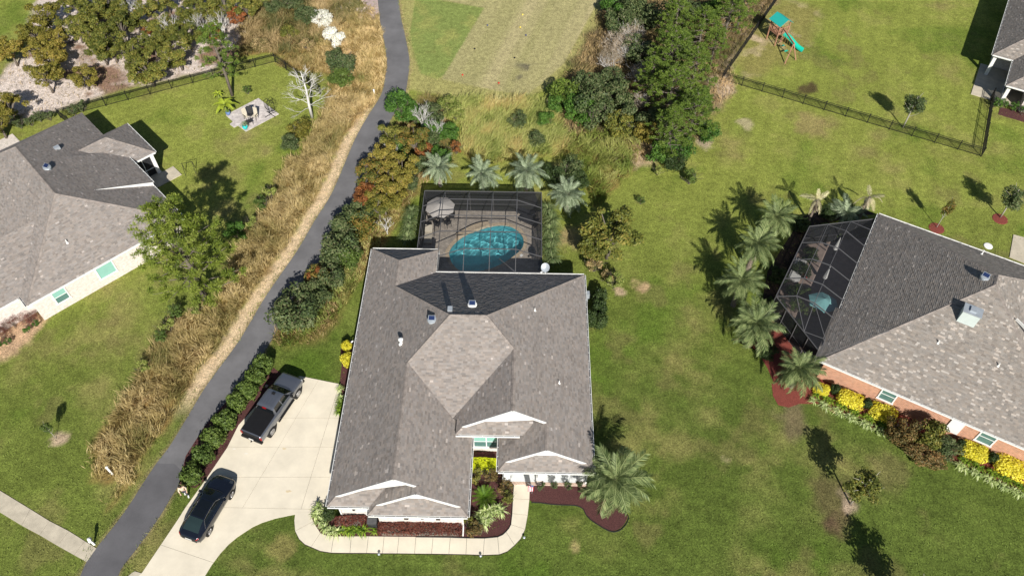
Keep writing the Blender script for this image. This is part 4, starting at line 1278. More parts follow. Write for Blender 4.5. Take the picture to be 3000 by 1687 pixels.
for a, b in zip(P0[:-1], P0[1:]):
    for k in range(4):
        q0 = Vector(a).lerp(Vector(b), k / 4); q1 = Vector(a).lerp(Vector(b), (k + 1) / 4)
        EQ.pane([(q0.x, q0.y, 0.05), (q1.x, q1.y, 0.05), (q1.x, q1.y, 2.6), (q0.x, q0.y, 2.6)], M_screen2)
        EQ.beam((q0.x, q0.y, 0), (q0.x, q0.y, 2.6), .06, .06, 'post'); EQ.beam((q0.x, q0.y, 1.0), (q1.x, q1.y, 1.0), .05, .05, 'rail')
dk = [RH.world(p[0], p[1])[:2] for p in P0] + [RH.world(0.6, 18.0)[:2], RH.world(0.6, 0.5)[:2]]
mb = MB(); mb.prism(dk, -0.02, 0.05); struct('brick_house_pool_deck', mb, mat('brown_deck', (0.36, 0.28, 0.24), 0.9, 0.15, 2))

# ------------------------------------------------------------------ white brick house on the left
LH = House('white_brick_house', 'whitewashed brick house with a taupe hip roof beside the big leaning pine', (-40.62, 39.91), math.radians(44), (7.0, 9.0), M_shingle)
RS = 14.6
la, lb_ = (7.0, 5.8, 7.0), (7.0, 14.2, 7.0)
lpl = lambda x, y: 2.8 + 0.6 * x
lpr = lambda x, y: 2.8 + 4.2 / 7.6 * (RS - x)
LH.roof([(0, 0, E0), la, lb_, (0, 20.9, E0)], seed=31)
LH.roof([(0, 0, E0), (RS, 0, E0), la], seed=32)
LH.roof([(RS, 0, E0), (RS, 20.9, E0), lb_, la], seed=33)
LH.roof([(0, 20.9, E0), (RS, 20.9, E0), lb_], seed=34)
rz_ = 0.40
rs_ = lambda x: 3.15 + 0.47 * (14.75 - x)
LH.roof([(14.75, 5.9, rs_(14.75)), (14.75, 12.0, rs_(14.75)), (9.6, 12.0, rs_(9.6)), (9.6, 5.9, rs_(9.6))], seed=35)
mb = MB(); mb.extrude([(14.75, 5.86, 2.62), (14.75, 5.86, rs_(14.75) - .02), (9.6, 5.86, rs_(9.6) - .02), (14.6, 5.86, 2.62)], (0, 1, 0), .06); LH.part('rake_board', mb, M_white)
LH.wall([(11.0, 6.3), (14.2, 6.3), (14.2, 11.6), (11.0, 11.6)], 2.6, 3.05, M_white, 'raised_wall')
pA, pB, pT = (17.1, 10.1, E0), (17.1, 16.05, E0), (14.15, 13.07, 4.57)
pI = (11.2, 13.07, 4.57)
LH.roof([pA, pB, pT], seed=36); LH.roof([pA, pT, pI, (14.4, 10.1, E0)], seed=37); LH.roof([pB, (14.4, 16.05, E0), pI, pT], seed=38)
LH.roof([(-9, 1.3, E0), (0.0, 1.3, E0), (4.5, 5.8, 5.5), (-9, 5.8, 5.5)], seed=39)
for a, b in (((0, 0, E0), la), ((RS, 0, E0), la), (la, lb_), ((0, 20.9, E0), lb_), ((RS, 20.9, E0), lb_), (pA, pT), (pB, pT), (pT, pI)): LH.caps(a, b)
LH.gutter((0, 0, E0), (RS, 0, E0), (0, -1)); LH.gutter((RS, 0, E0), (RS, 5.9, E0), (1, 0)); LH.gutter((17.1, 10.1, E0), (17.1, 16.05, E0), (1, 0)); LH.gutter((14.6, 10.1, E0), (17.1, 10.1, E0), (0, -1)); LH.gutter((14.75, 5.9, 2.75 + rz_), (14.75, 12.0, 2.75 + rz_), (1, 0)); LH.gutter((0, 0.02, E0), (0, 1.4, E0), (-1, 0)); LH.gutter((-9, 1.3, E0), (-0.2, 1.3, E0), (0, -1))
LH.wall([(0.4, 0.4), (14.1, 0.4), (14.1, 20.4), (0.4, 20.4)], 0, 2.74, M_brickw); LH.wall([(-9, 1.72), (0.38, 1.72), (0.38, 9), (-9, 9)], 0, 2.74, M_brickw, 'garage_wall')
for u, v, w, pn, bl in ((301, 779, 1.5, 1, 2), (174, 861, 1.1, 1, True)):
    p = LH.local(u, v, 1.6); LH.window((p[0], 0.4, 0.9), w, 1.4, 'y-', pn, bl, 1 if bl == 2 else 2)
p = LH.hit(140, 495, lpr); LH.solar_fan(p, (0.7, -0.7), M_metal)
p = LH.hit(168, 436, lpr); mb = MB(); mb.box((p[0], p[1], p[2] + 0.1), (0.5, 0.4, 0.3)); LH.part('box_vent', mb, M_metal)
lpf = lambda x, y: 2.8 + 4.2 / 5.8 * y
LH.pipe_vent(LH.hit(197, 711, lpf), 0.35, 0.05)
# screened back porch with white posts
for x, y in ((16.7, 10.5), (16.7, 15.6), (14.6, 10.5)):
    mb = MB(); mb.box((x, y, 1.35), (0.34, 0.34, 2.7)); LH.part('porch_post', mb, M_white)
mb = MB(); mb.box((15.6, 10.5, 2.5), (2.0, 0.2, 0.3)); mb.box((16.7, 13.05, 2.5), (0.2, 4.9, 0.3)); LH.part('porch_beam', mb, M_white)
for a, b in (((14.6, 10.5), (16.7, 10.5)), ((16.7, 10.5), (16.7, 15.6))):
    mb = MB(); mb.add([(a[0], a[1], 0.1), (b[0], b[1], 0.1), (b[0], b[1], 2.4), (a[0], a[1], 2.4)], [(0, 1, 2, 3)]); LH.part('porch_screen', mb, M_screen2)
    m_ = ((a[0] + b[0]) / 2, (a[1] + b[1]) / 2)
    mb = MB(); mb.bar((m_[0], m_[1], 0.1), (m_[0], m_[1], 2.4), 0.07); mb.bar((a[0], a[1], 0.9), (b[0], b[1], 0.9), 0.07); LH.part('screen_frame', mb, M_white)
mb = MB(); mb.prism([LH.world(x, y)[:2] for x, y in ((13.5, 8.6), (18.2, 8.6), (18.2, 10.3), (17.0, 10.3), (17.0, 16), (13.5, 16))], 0, 0.08); struct('back_porch_slab', mb, M_conc2)

# ------------------------------------------------------------------ house beyond the fence, top right
TH = House('corner_house', 'grey-roofed white brick house at the end of the fenced back lawn', (53.12, 69.7), math.radians(-29.5), (6, 9), M_shingle2)
TH.roof([(-2.15, 5.15, E0), (-2.15, 24, E0), (5, 17, 7.09), (5, 12.3, 7.09)], 0.04, seed=41)
TH.roof([(-2.15, 5.15, E0), (5, 12.3, 7.09), (9, 12.3, 7.09), (1.85, 5.15, E0)], 0.06, seed=42)
TH.roof([(0, 0, E0), (0, 5.15, E0), (6, 11.15, 6.4), (6, 6, 6.4)], 0.04, seed=43)
TH.roof([(0, 0, E0), (6, 6, 6.4), (16, 6, 6.4), (16, 0, E0)], 0.06, seed=44)
TH.roof([(5, 12.3, 7.09), (5, 17, 6.7), (16, 17, 6.7), (16, 12.3, 7.09)], 0.04, seed=45)
for a, b in (((-2.15, 5.15, E0), (5, 12.3, 7.09)), ((0, 0, E0), (6, 6, 6.4))): TH.caps(a, b)
TH.gutter((-2.15, 5.15, E0), (-2.15, 24, E0), (-1, 0)); TH.gutter((-2.15, 5.15, E0), (0, 5.15, E0), (0, -1)); TH.gutter((0, 0, E0), (0, 5.0, E0), (-1, 0)); TH.gutter((0, 0, E0), (16, 0, E0), (0, -1))
TH.wall([(2.4, 0.45), (15, 0.45), (15, 23), (-1.7, 23), (-1.7, 7.4), (2.4, 7.4)], 0, 2.74, M_brickw)
for x, y in ((-1.75, 5.55), (0.45, 0.5)):
    mb = MB(); mb.box((x, y, 1.35), (0.34, 0.34, 2.7)); TH.part('porch_post', mb, M_white)
mb = MB(); mb.box((-0.9, 5.55, 2.5), (2.0, 0.2, 0.3)); mb.box((0.45, 2.8, 2.5), (0.2, 4.9, 0.3)); TH.part('porch_beam', mb, M_white)
mb = MB()
for y in (1.2, 2.4, 3.6): mb.box((0.45, y, 1.2), (0.07, 0.07, 2.3))
for z in (0.12, 1.0, 2.3): mb.box((0.45, 2.9, z), (0.06, 4.6, 0.07))
TH.part('screen_frame', mb, M_white)
mb = MB(); mb.add([(0.45, 0.5, 0.1), (0.45, 5.5, 0.1), (0.45, 5.5, 2.4), (0.45, 0.5, 2.4)], [(0, 1, 2, 3)]); TH.part('porch_screen', mb, M_screen2)
mb = MB(); mb.prism([TH.world(x, y)[:2] for x, y in ((-2.6, 0.9), (2.4, 0.9), (2.4, 7.4), (-2.6, 7.4))], 0, 0.08); struct('corner_house_slab', mb, M_conc2)
mb = MB(); mb.prism([TH.world(x, y)[:2] for x, y in ((0.6, -1.3), (9, -1.3), (9, 0.4), (2.3, 0.4), (0.6, 0.1))], 0, 0.03); struct('corner_house_bed', mb, M_mulch)
# ------------------------------------------------------------------ vegetation
def unit(v):
    return v / (np.linalg.norm(v, axis=-1, keepdims=True) + 1e-9)
def leaf_quads(P, Nn, L, Wd_, r, fold=0.15):
    """Rhombic leaves at points P with normals Nn."""
    n = len(P)
    t = unit(np.cross(Nn, unit(r.normal(size=(n, 3)))))
    b = np.cross(Nn, t)
    L = (L * r.uniform(0.7, 1.3, n))[:, None]; Wd_ = (Wd_ * r.uniform(0.7, 1.3, n))[:, None]
    V = np.stack([P - t * L / 2, P - b * Wd_ / 2 + Nn * Wd_ * fold, P + t * L / 2, P + b * Wd_ / 2 + Nn * Wd_ * fold], 1)
    return V.reshape(-1, 3)
def crown_mesh(name, lobes, n, L, Wd_, seed, shell=0.55, out=0.8, up=0.5):
    """Leaf crown: lobes (x, y, z, rx, ry, rz)."""
    r = np.random.default_rng(seed)
    lobes = np.array(lobes, dtype=float)
    wgt = (lobes[:, 3] * lobes[:, 4]) ** 0.9
    k = r.choice(len(lobes), n, p=wgt / wgt.sum())
    d = unit(r.normal(size=(n, 3)))
    d[:, 2] = np.where(r.random(n) < 0.35, np.abs(d[:, 2]), d[:, 2])
    rad = shell + (1 - shell) * r.random(n) ** 0.6
    rad *= 1 + 0.18 * r.normal(size=n) * (r.random(n) < 0.25)
    P = lobes[k, :3] + d * lobes[k, 3:6] * rad[:, None]
    Nn = unit(d * out + np.array([0, 0, up]) + r.normal(size=(n, 3)) * 0.55)
    V = leaf_quads(P, Nn, L, Wd_, r)
    lobe_t = r.random(len(lobes))
    c = np.clip(0.74 * r.random(n) + 0.26 * lobe_t[k], 0, 1)
    col = np.repeat(np.stack([c, r.random(n), r.random(n)], 1), 4, 0)
    return np_mesh(name, V, 4, n, col)
def lobes_in(n, c, R, lr, seed, squash=0.8):
    r = np.random.default_rng(seed)
    out = []
    while len(out) < n:
        p = r.uniform(-1, 1, 3)
        if (p ** 2).sum() > 1: continue
        s = lr * r.uniform(0.65, 1.3)
        out.append((c[0] + p[0] * R[0], c[1] + p[1] * R[1], c[2] + p[2] * R[2], s, s, s * squash))
    return out
def branchy(mb, p, d, L, r, depth, rnd, spread=0.7, up=0.15):
    p, d = Vector(p), Vector(d).normalized()
    q1 = p + d * L * 0.5 + Vector((rnd.uniform(-1, 1), rnd.uniform(-1, 1), rnd.uniform(-1, 1))) * L * 0.06
    q2 = p + d * L + Vector((rnd.uniform(-1, 1), rnd.uniform(-1, 1), rnd.uniform(-.5, 1))) * L * 0.10
    mb.tube([p, q1, q2], [r, r * 0.8, r * 0.55], 5 if depth > 1 else 4, cap=False)
    if depth <= 0: return
    for k in range(rnd.choice((2, 3, 3))):
        dd_ = (d + Vector((rnd.uniform(-1, 1), rnd.uniform(-1, 1), rnd.uniform(-0.5, 0.8) + up)) * spread).normalized()
        branchy(mb, q1.lerp(q2, rnd.uniform(0.1, 1)), dd_, L * rnd.uniform(0.55, 0.8), r * 0.55, depth - 1, rnd, spread, up)

M_bark = mat('grey_bark', (0.16, 0.135, 0.11), 0.95, 0.35, 9, bump=0.5, bscale=30)
M_barkl = mat('pale_bark', (0.40, 0.37, 0.33), 0.95, 0.2, 9)
M_dead = mat('bleached_wood', (0.62, 0.60, 0.57), 0.9, 0.15, 9)
M_leaf = {
    'oak': leafmat('oak_leaf', [(0.045, 0.042, 0.010), (0.11, 0.103, 0.018), (0.175, 0.145, 0.028), (0.22, 0.155, 0.042)], 0.25, objvar=0.22, gain=1.65),
    'oakgreen': leafmat('green_oak_leaf', [(0.032, 0.042, 0.010), (0.08, 0.092, 0.018), (0.135, 0.135, 0.026), (0.20, 0.155, 0.04)], 0.25, objvar=0.22, gain=1.6),
    'autumn': leafmat('autumn_leaf', [(0.032, 0.045, 0.012), (0.07, 0.09, 0.018), (0.13, 0.125, 0.026), (0.20, 0.14, 0.032), (0.27, 0.115, 0.036)], 0.25),
    'rust': leafmat('rust_leaf', [(0.07, 0.03, 0.015), (0.22, 0.085, 0.03), (0.30, 0.11, 0.035)], 0.25),
    'pine': leafmat('pine_needle', [(0.042, 0.066, 0.012), (0.10, 0.14, 0.020), (0.155, 0.195, 0.030), (0.21, 0.24, 0.055)], 0.3),
    'pinewood': leafmat('wood_pine_needle', [(0.034, 0.058, 0.013), (0.078, 0.122, 0.020), (0.125, 0.180, 0.028), (0.17, 0.215, 0.045)], 0.3),
    'dark': leafmat('dark_evergreen_leaf', [(0.020, 0.034, 0.014), (0.050, 0.075, 0.026), (0.085, 0.11, 0.04), (0.14, 0.14, 0.07)], 0.2),
    'green': leafmat('fresh_green_leaf', [(0.022, 0.050, 0.012), (0.055, 0.12, 0.018), (0.10, 0.18, 0.03)], 0.25),
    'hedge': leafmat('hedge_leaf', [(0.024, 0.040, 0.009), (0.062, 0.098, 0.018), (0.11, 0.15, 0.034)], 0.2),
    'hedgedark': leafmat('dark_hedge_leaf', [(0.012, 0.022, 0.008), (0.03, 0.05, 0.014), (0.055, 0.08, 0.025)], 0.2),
    'yellow': leafmat('golden_leaf', [(0.34, 0.29, 0.012), (0.55, 0.49, 0.03), (0.63, 0.59, 0.10)], 0.25, objvar=0.05),
    'lime': leafmat('lime_leaf', [(0.34, 0.37, 0.006), (0.50, 0.53, 0.012), (0.58, 0.61, 0.05)], 0.25),
    'purple': leafmat('burgundy_leaf', [(0.055, 0.018, 0.018), (0.12, 0.035, 0.028), (0.20, 0.07, 0.045)], 0.2),
    'bronze': leafmat('bronze_leaf', [(0.04, 0.045, 0.014), (0.11, 0.085, 0.03), (0.24, 0.13, 0.05)], 0.2),
    'strap': leafmat('striped_strap_leaf', [(0.16, 0.22, 0.06), (0.36, 0.43, 0.16), (0.58, 0.60, 0.36)], 0.3),
    'strapgreen': leafmat('green_strap_leaf', [(0.05, 0.10, 0.015), (0.14, 0.22, 0.02), (0.32, 0.40, 0.05)], 0.3),
    'cycad': leafmat('cycad_leaf', [(0.035, 0.085, 0.010), (0.09, 0.17, 0.016), (0.15, 0.24, 0.025)], 0.25),
    'palm': leafmat('blue_green_palm_leaf', [(0.09, 0.125, 0.07), (0.21, 0.26, 0.155), (0.36, 0.41, 0.28)], 0.3),
    'palmgreen': leafmat('green_palm_leaf', [(0.05, 0.078, 0.026), (0.135, 0.175, 0.065), (0.28, 0.32, 0.14)], 0.3),
    'drygrass': leafmat('dry_grass', [(0.11, 0.125, 0.032), (0.225, 0.185, 0.070), (0.36, 0.272, 0.12), (0.49, 0.385, 0.20), (0.28, 0.165, 0.08)], 0.3),
    'strawgrass': leafmat('straw_grass', [(0.13, 0.17, 0.04), (0.29, 0.32, 0.085), (0.40, 0.39, 0.14), (0.39, 0.29, 0.11), (0.52, 0.47, 0.22)], 0.3),
    'greengrass': leafmat('long_green_grass', [(0.06, 0.09, 0.02), (0.13, 0.175, 0.03), (0.24, 0.26, 0.07), (0.34, 0.32, 0.12)], 0.3),
    'weed': leafmat('brush_weed', [(0.05, 0.07, 0.02), (0.16, 0.14, 0.05), (0.34, 0.24, 0.12), (0.44, 0.33, 0.18)], 0.3),
    'white': leafmat('white_seed_head', [(0.40, 0.42, 0.32), (0.62, 0.60, 0.52), (0.78, 0.76, 0.68)], 0.2),
    'twig': leafmat('dead_twig', [(0.17, 0.13, 0.09), (0.27, 0.22, 0.16), (0.38, 0.33, 0.26)], 0.1),
}
PROTO = {}
def proto_tree(kind, var):
    key = (kind, var)
    if key in PROTO: return PROTO[key]
    sd = sum(ord(ch) for ch in kind) * 7 + var * 101
    rnd = random.Random(sd)
    tb = MB()
    if kind == 'oak':            # wide, clumpy crown on a short crooked trunk; 5 m tall, 2.2 m radius
        tb.tube([(0, 0, -0.1), (0.1, 0.05, 0.9), (0.05, -0.08, 1.9)], [0.17, 0.13, 0.10], 7)
        lo = lobes_in(34, (0, 0, 3.1), (1.95, 1.95, 1.55), 0.46, sd)
        for l in lo[:14]:
            m_ = Vector((0, 0, 1.8)).lerp(Vector(l[:3]), 0.55) + Vector((0, 0, 0.2))
            tb.tube([(0.05, -0.05, 1.6), m_, l[:3]], [0.08, 0.05, 0.02], 5, cap=False)
        cm = crown_mesh('crown', lo, 4600, 0.21, 0.13, sd, 0.4)
    elif kind == 'bush':         # evergreen bush, leafy to the ground; 2.4 m tall, 1.5 m radius
        for k in range(6): branchy(tb, (0, 0, 0), (rnd.uniform(-.7, .7), rnd.uniform(-.7, .7), 1), 0.9, 0.04, 2, rnd)
        lo = lobes_in(26, (0, 0, 1.15), (1.15, 1.15, 0.95), 0.42, sd)
        cm = crown_mesh('crown', lo, 3400, 0.17, 0.09, sd, 0.5, 0.9, 0.25)
    elif kind in ('pine', 'lowpine'):         # long-needled pine; 10 m tall, 2.4 m radius, needles in round tufts
        tb.tube([(0, 0, -0.1), (0.08, 0.05, 3.5), (-0.05, 0.1, 7), (0, 0, 9.6)], [0.20, 0.16, 0.10, 0.03], 8)
        tp = []
        h0 = 3.0 if kind == 'pine' else 1.3
        nb = 44 if kind == 'pine' else 58
        for k in range(nb):
            f_ = (k / nb) ** 0.9
            h = h0 + (9.5 - h0) * f_
            a = k * 2.4 + rnd.uniform(-.4, .4)
            L = 2.5 * (1 - max(0, f_ - 0.1) ** 1.7) * (1.0 if f_ > 0.1 else 0.8) * rnd.uniform(0.7, 1.1) + 0.25
            e = Vector((math.cos(a) * L, math.sin(a) * L, h + 0.28 * L))
            s0 = Vector((0, 0, h)); md = s0.lerp(e, 0.55) - Vector((0, 0, 0.12))
            tb.tube([s0, md, e], [0.05, 0.035, 0.012], 4, cap=False)
            for t_ in ((0.50, 0.68, 0.84, 1.0) if kind == 'pine' else (0.45, 0.65, 0.84, 1.0)):
                c_ = s0.lerp(e, t_) + Vector((rnd.uniform(-1, 1), rnd.uniform(-1, 1), rnd.uniform(-.2, .5))) * 0.32
                for j in range(4):
                    tp.append(c_ + Vector((rnd.uniform(-1, 1), rnd.uniform(-1, 1), rnd.uniform(-.5, .6))) * 0.20)
        r = np.random.default_rng(sd)
        T = np.array([tuple(p) for p in tp]); m = 13 if kind == 'pine' else 22
        base = np.repeat(T, m, 0)
        d = unit(r.normal(size=base.shape) + np.array([0, 0, 0.45]))
        L = (r.uniform(0.16, 0.30, len(base)) if kind == 'pine' else r.uniform(0.18, 0.30, len(base)))[:, None]
        sdv = unit(np.cross(d, unit(r.normal(size=d.shape)))) * (0.030 if kind == 'pine' else 0.021)
        V = np.stack([base - sdv * 0.4, base + d * L * 0.6 - sdv, base + d * L, base + d * L * 0.6 + sdv], 1).reshape(-1, 3)
        tt = np.repeat(np.repeat(r.random(len(T) // 4), 4), m)
        c = np.clip(0.5 * r.random(len(base)) + 0.5 * tt, 0, 1)
        cm = np_mesh('crown', V, 4, len(base), np.repeat(np.stack([c, c, c], 1), 4, 0))
    elif kind == 'bare':         # leafless crown of pale branches; 5 m tall
        for k in range(3): branchy(tb, (0, 0, 0), (rnd.uniform(-.35, .35), rnd.uniform(-.35, .35), 1), 2.0, 0.085, 4, rnd, 0.75, 0.1)
        cm = None
    elif kind == 'dead':
        tb.tube([(0, 0, -.1), (.05, .03, 1.6), (-.03, .05, 3.2), (.02, 0, 5.2)], [.13, .10, .07, .02], 7)
        for k in range(20): h = 1.2 + k * .19; a = k * 2.4; branchy(tb, (0, 0, h), (math.cos(a), math.sin(a), .45), .85 * (1.25 - k / 26), .028, 4, rnd, .6, .05)
        cm = None
    elif kind == 'bareshrub':    # grey tangle of twigs; 2.2 m
        for k in range(9): branchy(tb, (rnd.uniform(-.3, .3), rnd.uniform(-.3, .3), 0), (rnd.uniform(-.9, .9), rnd.uniform(-.9, .9), 1), 1.0, 0.03, 3, rnd, 0.8, 0.15)
        lo = lobes_in(20, (0, 0, 1.3), (1.2, 1.2, 0.8), 0.5, sd)
        cm = crown_mesh('crown', lo, 1500, 0.26, 0.018, sd, 0.2)
    elif kind == 'young':        # slim staked tree with an oval crown; 4 m tall, 1.1 m radius
        tb.tube([(0, 0, -0.05), (0.02, 0.02, 1.2), (0, 0, 2.6), (0.02, 0, 3.6)], [0.06, 0.05, 0.035, 0.012], 6)
        for k in range(12): a = k * 2.4; tb.tube([(0, 0, 1.3 + k * 0.14), (math.cos(a) * .45, math.sin(a) * .45, 1.75 + k * .15), (math.cos(a) * .8, math.sin(a) * .8, 2.2 + k * .13)], [0.022, 0.015, 0.006], 4, cap=False)
        lo = lobes_in(26, (0, 0, 2.65), (0.75, 0.75, 1.05), 0.30, sd, 1.0)
        cm = crown_mesh('crown', lo, 2300, 0.15, 0.085, sd, 0.4)
    elif kind == 'round':        # clipped shrub; 1 m radius unit dome
        tb.tube([(0, 0, -0.03), (0, 0, 0.7)], [0.08, 0.05], 6)
        lo = [(0, 0, 0.55, 0.72, 0.72, 0.62)] + lobes_in(18, (0, 0, 0.62), (0.66, 0.66, 0.52), 0.27, sd)
        cm = crown_mesh('crown', lo, 2100, 0.15, 0.10, sd, 0.82, 1.0, 0.3)
    elif kind == 'clip':         # shrub clipped to a soft block
        tb.tube([(0, 0, -0.03), (0, 0, 0.5)], [0.08, 0.05], 6)
        lo = [(x * .42, y * .42, .52, .46, .46, .46) for x in (-1, 0, 1) for y in (-1, 0, 1)] + lobes_in(14, (0, 0, 0.6), (0.72, 0.72, 0.34), 0.22, sd)
        cm = crown_mesh('crown', lo, 3600, 0.11, 0.08, sd, 0.8, 1.0, 0.5)
    elif kind == 'loose':        # open multi-stem shrub, 1.6 m
        for k in range(7): branchy(tb, (0, 0, 0), (rnd.uniform(-.6, .6), rnd.uniform(-.6, .6), 1), 0.75, 0.02, 2, rnd, 0.6)
        lo = lobes_in(20, (0, 0, 0.95), (0.62, 0.62, 0.60), 0.2, sd)
        cm = crown_mesh('crown', lo, 900, 0.13, 0.075, sd, 0.3)
    trunk = tb.mesh('trunk', smooth=True)
    trunk.materials.append(M_bark)
    if cm is not None: cm.materials.append(M_leaf['oak'])
    PROTO[key] = (trunk, cm)
    return PROTO[key]
rnd_ = random.Random(5)
def plant(kind, leaf, loc, sc, name, label, cat, group=None, var=0, rz=None, bark=None, parts=('trunk', 'crown')):
    tr, cm = proto_tree(kind, var)
    t = thing(name, label, cat, (loc[0], loc[1], 0), rnd_.uniform(0, 6.28) if rz is None else rz, group)
    t.scale = sc if hasattr(sc, '__len__') else (sc, sc, sc)
    if parts[0]: link(parts[0], tr, bark or M_bark, t)
    if cm is not None: link(parts[1], cm, M_leaf[leaf], t)
    return t

# --- long grass: blades in one mesh for each stand
def blade_field(name, label, polys, leaf, dens, h, w, seed, lean=0.5, cat='tall grass', clump=1.0, flow=None):
    r = np.random.default_rng(seed)
    allV, allC = [], []
    for poly in polys:
        n = int(poly_area(poly) * dens)
        P = sample_poly(poly, n, r)
        P = P + r.normal(size=P.shape) * 0.28
        P = P[pdist(P[:, 0], P[:, 1], path_poly) < (0.12 if h < 0.2 else 0)]
        tuft = fbm(P[:, 0] / 0.45, P[:, 1] / 0.45, seed + 2, 3)
        P = P[tuft > r.uniform(0.22, 0.52, len(P))]
        n = len(P)
        pat = fbm(P[:, 0] / 2.4 + seed, P[:, 1] / 2.4, seed + 5, 3)
        hh = h * (0.45 + 1.1 * fbm(P[:, 0] / 1.1, P[:, 1] / 1.1, seed + 9, 3)) * r.uniform(0.6, 1.25, n)
        ang = 2 * PI * 2.2 * fbm(P[:, 0] / 1.6, P[:, 1] / 1.6, seed + 14, 2) + r.normal(size=n) * 0.8
        if flow is not None: ang = flow + r.normal(size=n) * 0.7 + 1.6 * (pat - 0.5)
        ln = lean * r.uniform(0.3, 1.5, n)
        tip = np.stack([P[:, 0] + np.cos(ang) * hh * ln, P[:, 1] + np.sin(ang) * hh * ln, hh], 1)
        mid = np.stack([P[:, 0] + np.cos(ang) * hh * ln * 0.35, P[:, 1] + np.sin(ang) * hh * ln * 0.35, hh * 0.6], 1)
        sa = r.uniform(0, 2 * PI, n)
        sv = np.stack([np.cos(sa), np.sin(sa), np.zeros(n)], 1) * (w * r.uniform(0.5, 1.4, n))[:, None] / 2
        b = np.stack([P[:, 0], P[:, 1], np.zeros(n)], 1)
        V = np.stack([b - sv * 0.6, mid - sv, tip, mid + sv], 1).reshape(-1, 3)
        c = np.clip(0.15 + 0.75 * (pat - 0.25) / 0.5 * 0.75 + 0.35 * (r.random(n) - 0.5) + 0.05, 0, 1)
        allV.append(V); allC.append(np.repeat(np.stack([c, c, c], 1), 4, 0))
    V = np.concatenate(allV); Cc = np.concatenate(allC)
    o = link(name, np_mesh(name, V, 4, len(V) // 4, Cc), M_leaf[leaf])
    return tag(o, label, cat, None, 'stuff')
blade_field('tall_dry_grass', 'tall dry brown grass between the left lawns and the asphalt path', [grass_strip_poly], 'drygrass', 250, 0.62, 0.048, 201, 0.8)
blade_field('tall_dry_grass', 'tan dry grass beside the asphalt path near the golf tee', [grass_top], 'drygrass', 150, 0.5, 0.048, 202, 0.8)
blade_field('tall_straw_grass', 'yellow-green fountain grass swept sideways between the pool palms and the golf tee', [grass_mid], 'strawgrass', 240, 0.9, 0.048, 203, 0.9, flow=0.6)
blade_field('tall_straw_grass', 'mixed green and straw grass along the edge of the pine thicket', [grass_mid_r], 'greengrass', 150, 0.8, 0.055, 204, 0.8)
blade_field('brush', 'tangled brown brush below the seed-headed shrubs', [brush_top], 'weed', 120, 0.9, 0.060, 205, 0.9, 'brush')
blade_field('long_green_grass', 'long bright grass under the dark bush by the asphalt path', [path_side_grass], 'greengrass', 170, 0.6, 0.05, 206, 0.9)
blade_field('long_green_grass', 'pale long grass along the sandy edge of the oak thicket', [path_side_grass2], 'strawgrass', 130, 0.5, 0.05, 207, 0.9)
blade_field('undergrowth', 'low scrubby undergrowth under the pines and evergreens', [wood_r], 'weed', 60, 0.5, 0.055, 208, 0.8, 'undergrowth')
blade_field('undergrowth', 'scrubby undergrowth under the autumn oaks by the path', [oak_bed], 'weed', 70, 0.45, 0.055, 209, 0.8, 'undergrowth')
blade_field('undergrowth', 'sparse dry weeds on the sandy floor of the oak wood', [wood_l], 'weed', 9, 0.35, 0.055, 210, 0.8, 'undergrowth')
blade_field('tall_dry_grass', 'thin dry weeds along the outside of the black fence', [edge_r], 'weed', 60, 0.45, 0.05, 211, 0.8)
blade_field('tee_edge_grass', 'fringe of long green grass at the foot of the golf tee', [zB([(800, 735), (1000, 765), (1250, 768), (1430, 735), (1440, 770), (1300, 800), (1100, 795), (900, 770)])], 'greengrass', 120, 0.5, 0.05, 212, 0.6)

for i, (x, y, s_c) in enumerate(((2040, 30, .9), (1985, 110, .9), (1900, 260, .8), (1340, 930, .9), (1270, 1040, .9), (1230, 1110, .8), (1090, 1330, .7), (1760, 640, .6), (1480, 900, .7))):
    plant('loose', 'hedge' if i % 2 else 'greengrass', W(x / 2.576, 562 + y / 2.576, .4), s_c * 1.2, 'weed_shrub', 'green weedy shrub at the lawn edge of the tall dry grass', 'shrub', 'weeds at the dry grass edge', var=i % 2)
edge_poly = [tuple(p[:2]) for p in offset_line(pl, PATH_W - 0.05)][6:] + [tuple(p[:2]) for p in offset_line(pl, PATH_W + 0.5)][6:][::-1]
edge_poly2 = [tuple(p[:2]) for p in offset_line(pl, 0.05)][4:] + [tuple(p[:2]) for p in offset_line(pl, -0.35)][4:][::-1]
blade_field('path_edge_grass', 'ragged grass creeping over the edges of the asphalt path', [edge_poly, edge_poly2], 'greengrass', 90, 0.14, 0.04, 213, 1.0)
# --- oak wood at top left: (zoom x, y, radius) in the crop of the photo's top-left ninth
def crown_at(zx, zy, zc, ox=0, oy=0, s=2.576):
    return W(ox + zx / s, oy + zy / s, zc)
def wood(items, ox, oy, leaf, name, label, group, kind='oak', ref=2.2, cz=0.62, hh=5.0, px=0.047):
    for i, (x, y, r_) in enumerate(items):
        R = r_ / 2.576 * px * 0.98
        sc = R / ref
        zc = hh * cz * sc * 0.8
        p = crown_at(x, y, zc, ox, oy)
        edge = y > 340 or (group.startswith('yellow') and y > 250)
        plant(kind, leaf, p, (sc, sc, sc * rnd_.uniform(0.72, 0.9)), name, label if not edge else label.replace(' in the sandy wood', ' at the bare sandy front of the wood').replace('at the lawn edge of the wood', 'standing before the wood'), 'tree', group, var=i % 3)
wood([(330, 120, 125), (250, 230, 115), (300, 350, 120), (420, 300, 105), (60, 370, 115), (330, 570, 115), (380, 440, 105), (620, 570, 95), (40, 780, 125), (-30, 920, 110)], 0, 0, 'oak', 'oak_tree', 'yellowing oak on the sandy ground at the lawn edge of the wood', 'yellowing oaks in the sandy wood')
